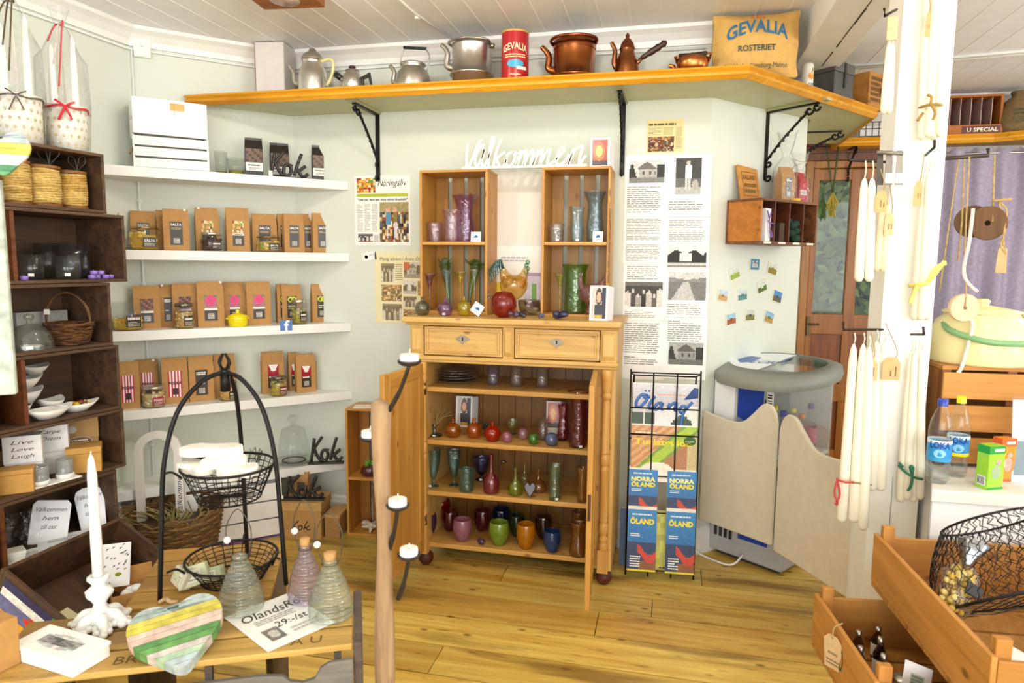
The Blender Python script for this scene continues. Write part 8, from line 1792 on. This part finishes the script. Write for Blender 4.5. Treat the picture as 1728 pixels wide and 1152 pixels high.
MB('twine', 'd8b888').tube(cr([(0, 0, 0), (.012, .01, .006), (.03, .004, .004), (.045, .01, .003)], 5), .005, 6).th('rope_end', 'bit of thick rope lying behind the striped heart', 'rope', tp(268, 1020)+V((0, 0, .005)))
# brown card at the bottom left corner
p = atz(36, 1118, TZ+.0005); t = T('cardboard_box', 'plain brown carton at the bottom left corner of the picture', 'box', p, TB+.9); MB('kraft', 'c08f50').box(-.12, 0, .0, .1, 0, .1).obj('box_body', t, bev=.002); MB('kraft', 'd8b070').box(.0005, .002, .02, .05, .01, .06).obj('paper_tag', t)
# ============================================================ driftwood pole with iron tealight cups
DY = 1.25
B = aty(650, 1150, DY); Tp = aty(643, 682, DY); dv = (Tp-B); bz = B+dv*((0-B.z)/dv.z)
t = T('candle_pole', 'tall driftwood pole with iron tealight arms in the foreground', 'candle holder', V((bz.x, bz.y, 0)), 0)
m = MB('driftwood', smooth=True); n = 26; P = []; rr = []
r_ = random.Random(2); s = pm(Tp)
for i in range(n+1):
    u = i/n; q = (Tp-bz)*u; P.append(q+V((.002*sin(u*9+1)-.0012*sin(u*23), .002*cos(u*11), 0))); rr.append(.0195+.003*sin(u*13+1)-.003*u+.001*r_.random())
P.append(Tp-bz+V((.003, 0, .006))); rr.append(.012)
m.tube(P, rr, 14).obj('pole', t); MB('driftwood', 'a08868').flat([(.11*cos(k*pi/12), .11*sin(k*pi/12)) for k in range(24)], 0, .022).obj('foot_disc', t)
for k, (cx, cy, ax, ay, dy, lab) in enumerate(((691, 612, 657, 692, -.02, 'tealight in the topmost iron cup of the driftwood pole'), (625, 740, 641, 800, .02, 'tealight in the cup half behind the driftwood pole'), (671, 855, 656, 928, -.025, 'tealight in the iron cup at the middle of the driftwood pole'), (690, 938, 672, 1010, -.02, 'tealight in the lowest iron cup of the driftwood pole'))):
    c = aty(cx, cy, DY+dy); a_ = aty(ax, ay, DY); cl = c-t.location; al = a_-t.location
    m = MB('iron', '3c3634'); m.tube(cr([al, (al+cl)/2+V((.002, 0, -.006)), cl+V((0, 0, -.004))], 4), [.0055]*4+[.0042]*5, 6)
    m.lathe([(0, -.006), (.015, -.005), (.022, .0), (.0235, .005), (.022, .005), (.0195, .001), (0, -.001)], 24, c=tuple(cl)); m.obj('iron_arm', t)
    g = T('tealight', lab, 'candle', c+V((0, 0, .0012)), 0, 'tealights on the driftwood pole'); MB('wax', 'f6f4ee', True).lathe([(0, 0), (.0175, 0), (.0185, .004), (.018, .016), (.014, .0165), (0, .0145)], 22).obj('wax_body', g); MB('twine', 'f0ece4').tube([(0, 0, .014), (.001, 0, .026)], .0012, 5).obj('wick', g)
# ============================================================ camera, light, world
cam = bpy.data.cameras.new('camera'); co = bpy.data.objects.new('camera', cam); COL.objects.link(co)
cam.sensor_width = 36; cam.lens = F/1728*36; cam.clip_start = .05
M = Matrix((RT, UP, -FW)).transposed().to_4x4(); M.translation = EYE; co.matrix_world = M
cam.dof.use_dof = True; cam.dof.focus_distance = 3.2; cam.dof.aperture_fstop = 5.6
SC.camera = co
w = bpy.data.worlds.new('world'); SC.world = w; w.use_nodes = True
bg = w.node_tree.nodes['Background']; bg.inputs[0].default_value = (.90, .96, 1, 1); bg.inputs[1].default_value = 2.2
def area(name, loc, to, sx, sy, pw, col=(1, 1, 1)):
    l = bpy.data.lights.new(name, 'AREA'); l.shape = 'RECTANGLE'; l.size = sx; l.size_y = sy; l.energy = pw; l.color = col
    o = bpy.data.objects.new(name, l); COL.objects.link(o); o.location = loc
    o.rotation_euler = (V(to)-V(loc)).to_track_quat('-Z', 'Y').to_euler(); return o
area('window_light', (.9, -4.6, 1.7), (-.7, 3.4, 1.2), 5.0, 2.3, 215, (1, .985, .96))
area('window_light_right', (4.05, 1.0, 1.6), (-.6, 3, 1.1), 2.2, 1.3, 60, (.96, .98, 1))
def lamp(name, loc, pw, r=.14, col=(1, .94, .84)):
    l = bpy.data.lights.new(name, 'POINT'); l.energy = pw; l.shadow_soft_size = r; l.color = col
    o = bpy.data.objects.new(name, l); COL.objects.link(o); o.location = loc
lamp('ceiling_spot', (-1.35, 2.15, 2.4), 13, .05); lamp('ceiling_spot_middle', (-.35, 2.15, 2.4), 13, .05); lamp('ceiling_spot_right', (.95, 1.5, 2.4), 9, .05)
lamp('added_fill_rear', (.3, -.8, 2.0), 16); lamp('added_fill_right', (2.6, 3.4, 2.0), 18)  # unseen point lights added to brighten the ceiling and room
v = SC.view_settings; v.view_transform = 'Standard'; v.look = 'None'; v.gamma = 1; v.use_curve_mapping = False; v.exposure = .0
c = SC.cycles; c.max_bounces = 7; c.diffuse_bounces = 4; c.transparent_max_bounces = 20; c.glossy_bounces = 4; c.transmission_bounces = 6; c.caustics_reflective = False; c.caustics_refractive = False
c.sample_clamp_indirect = 6; c.use_denoising = True
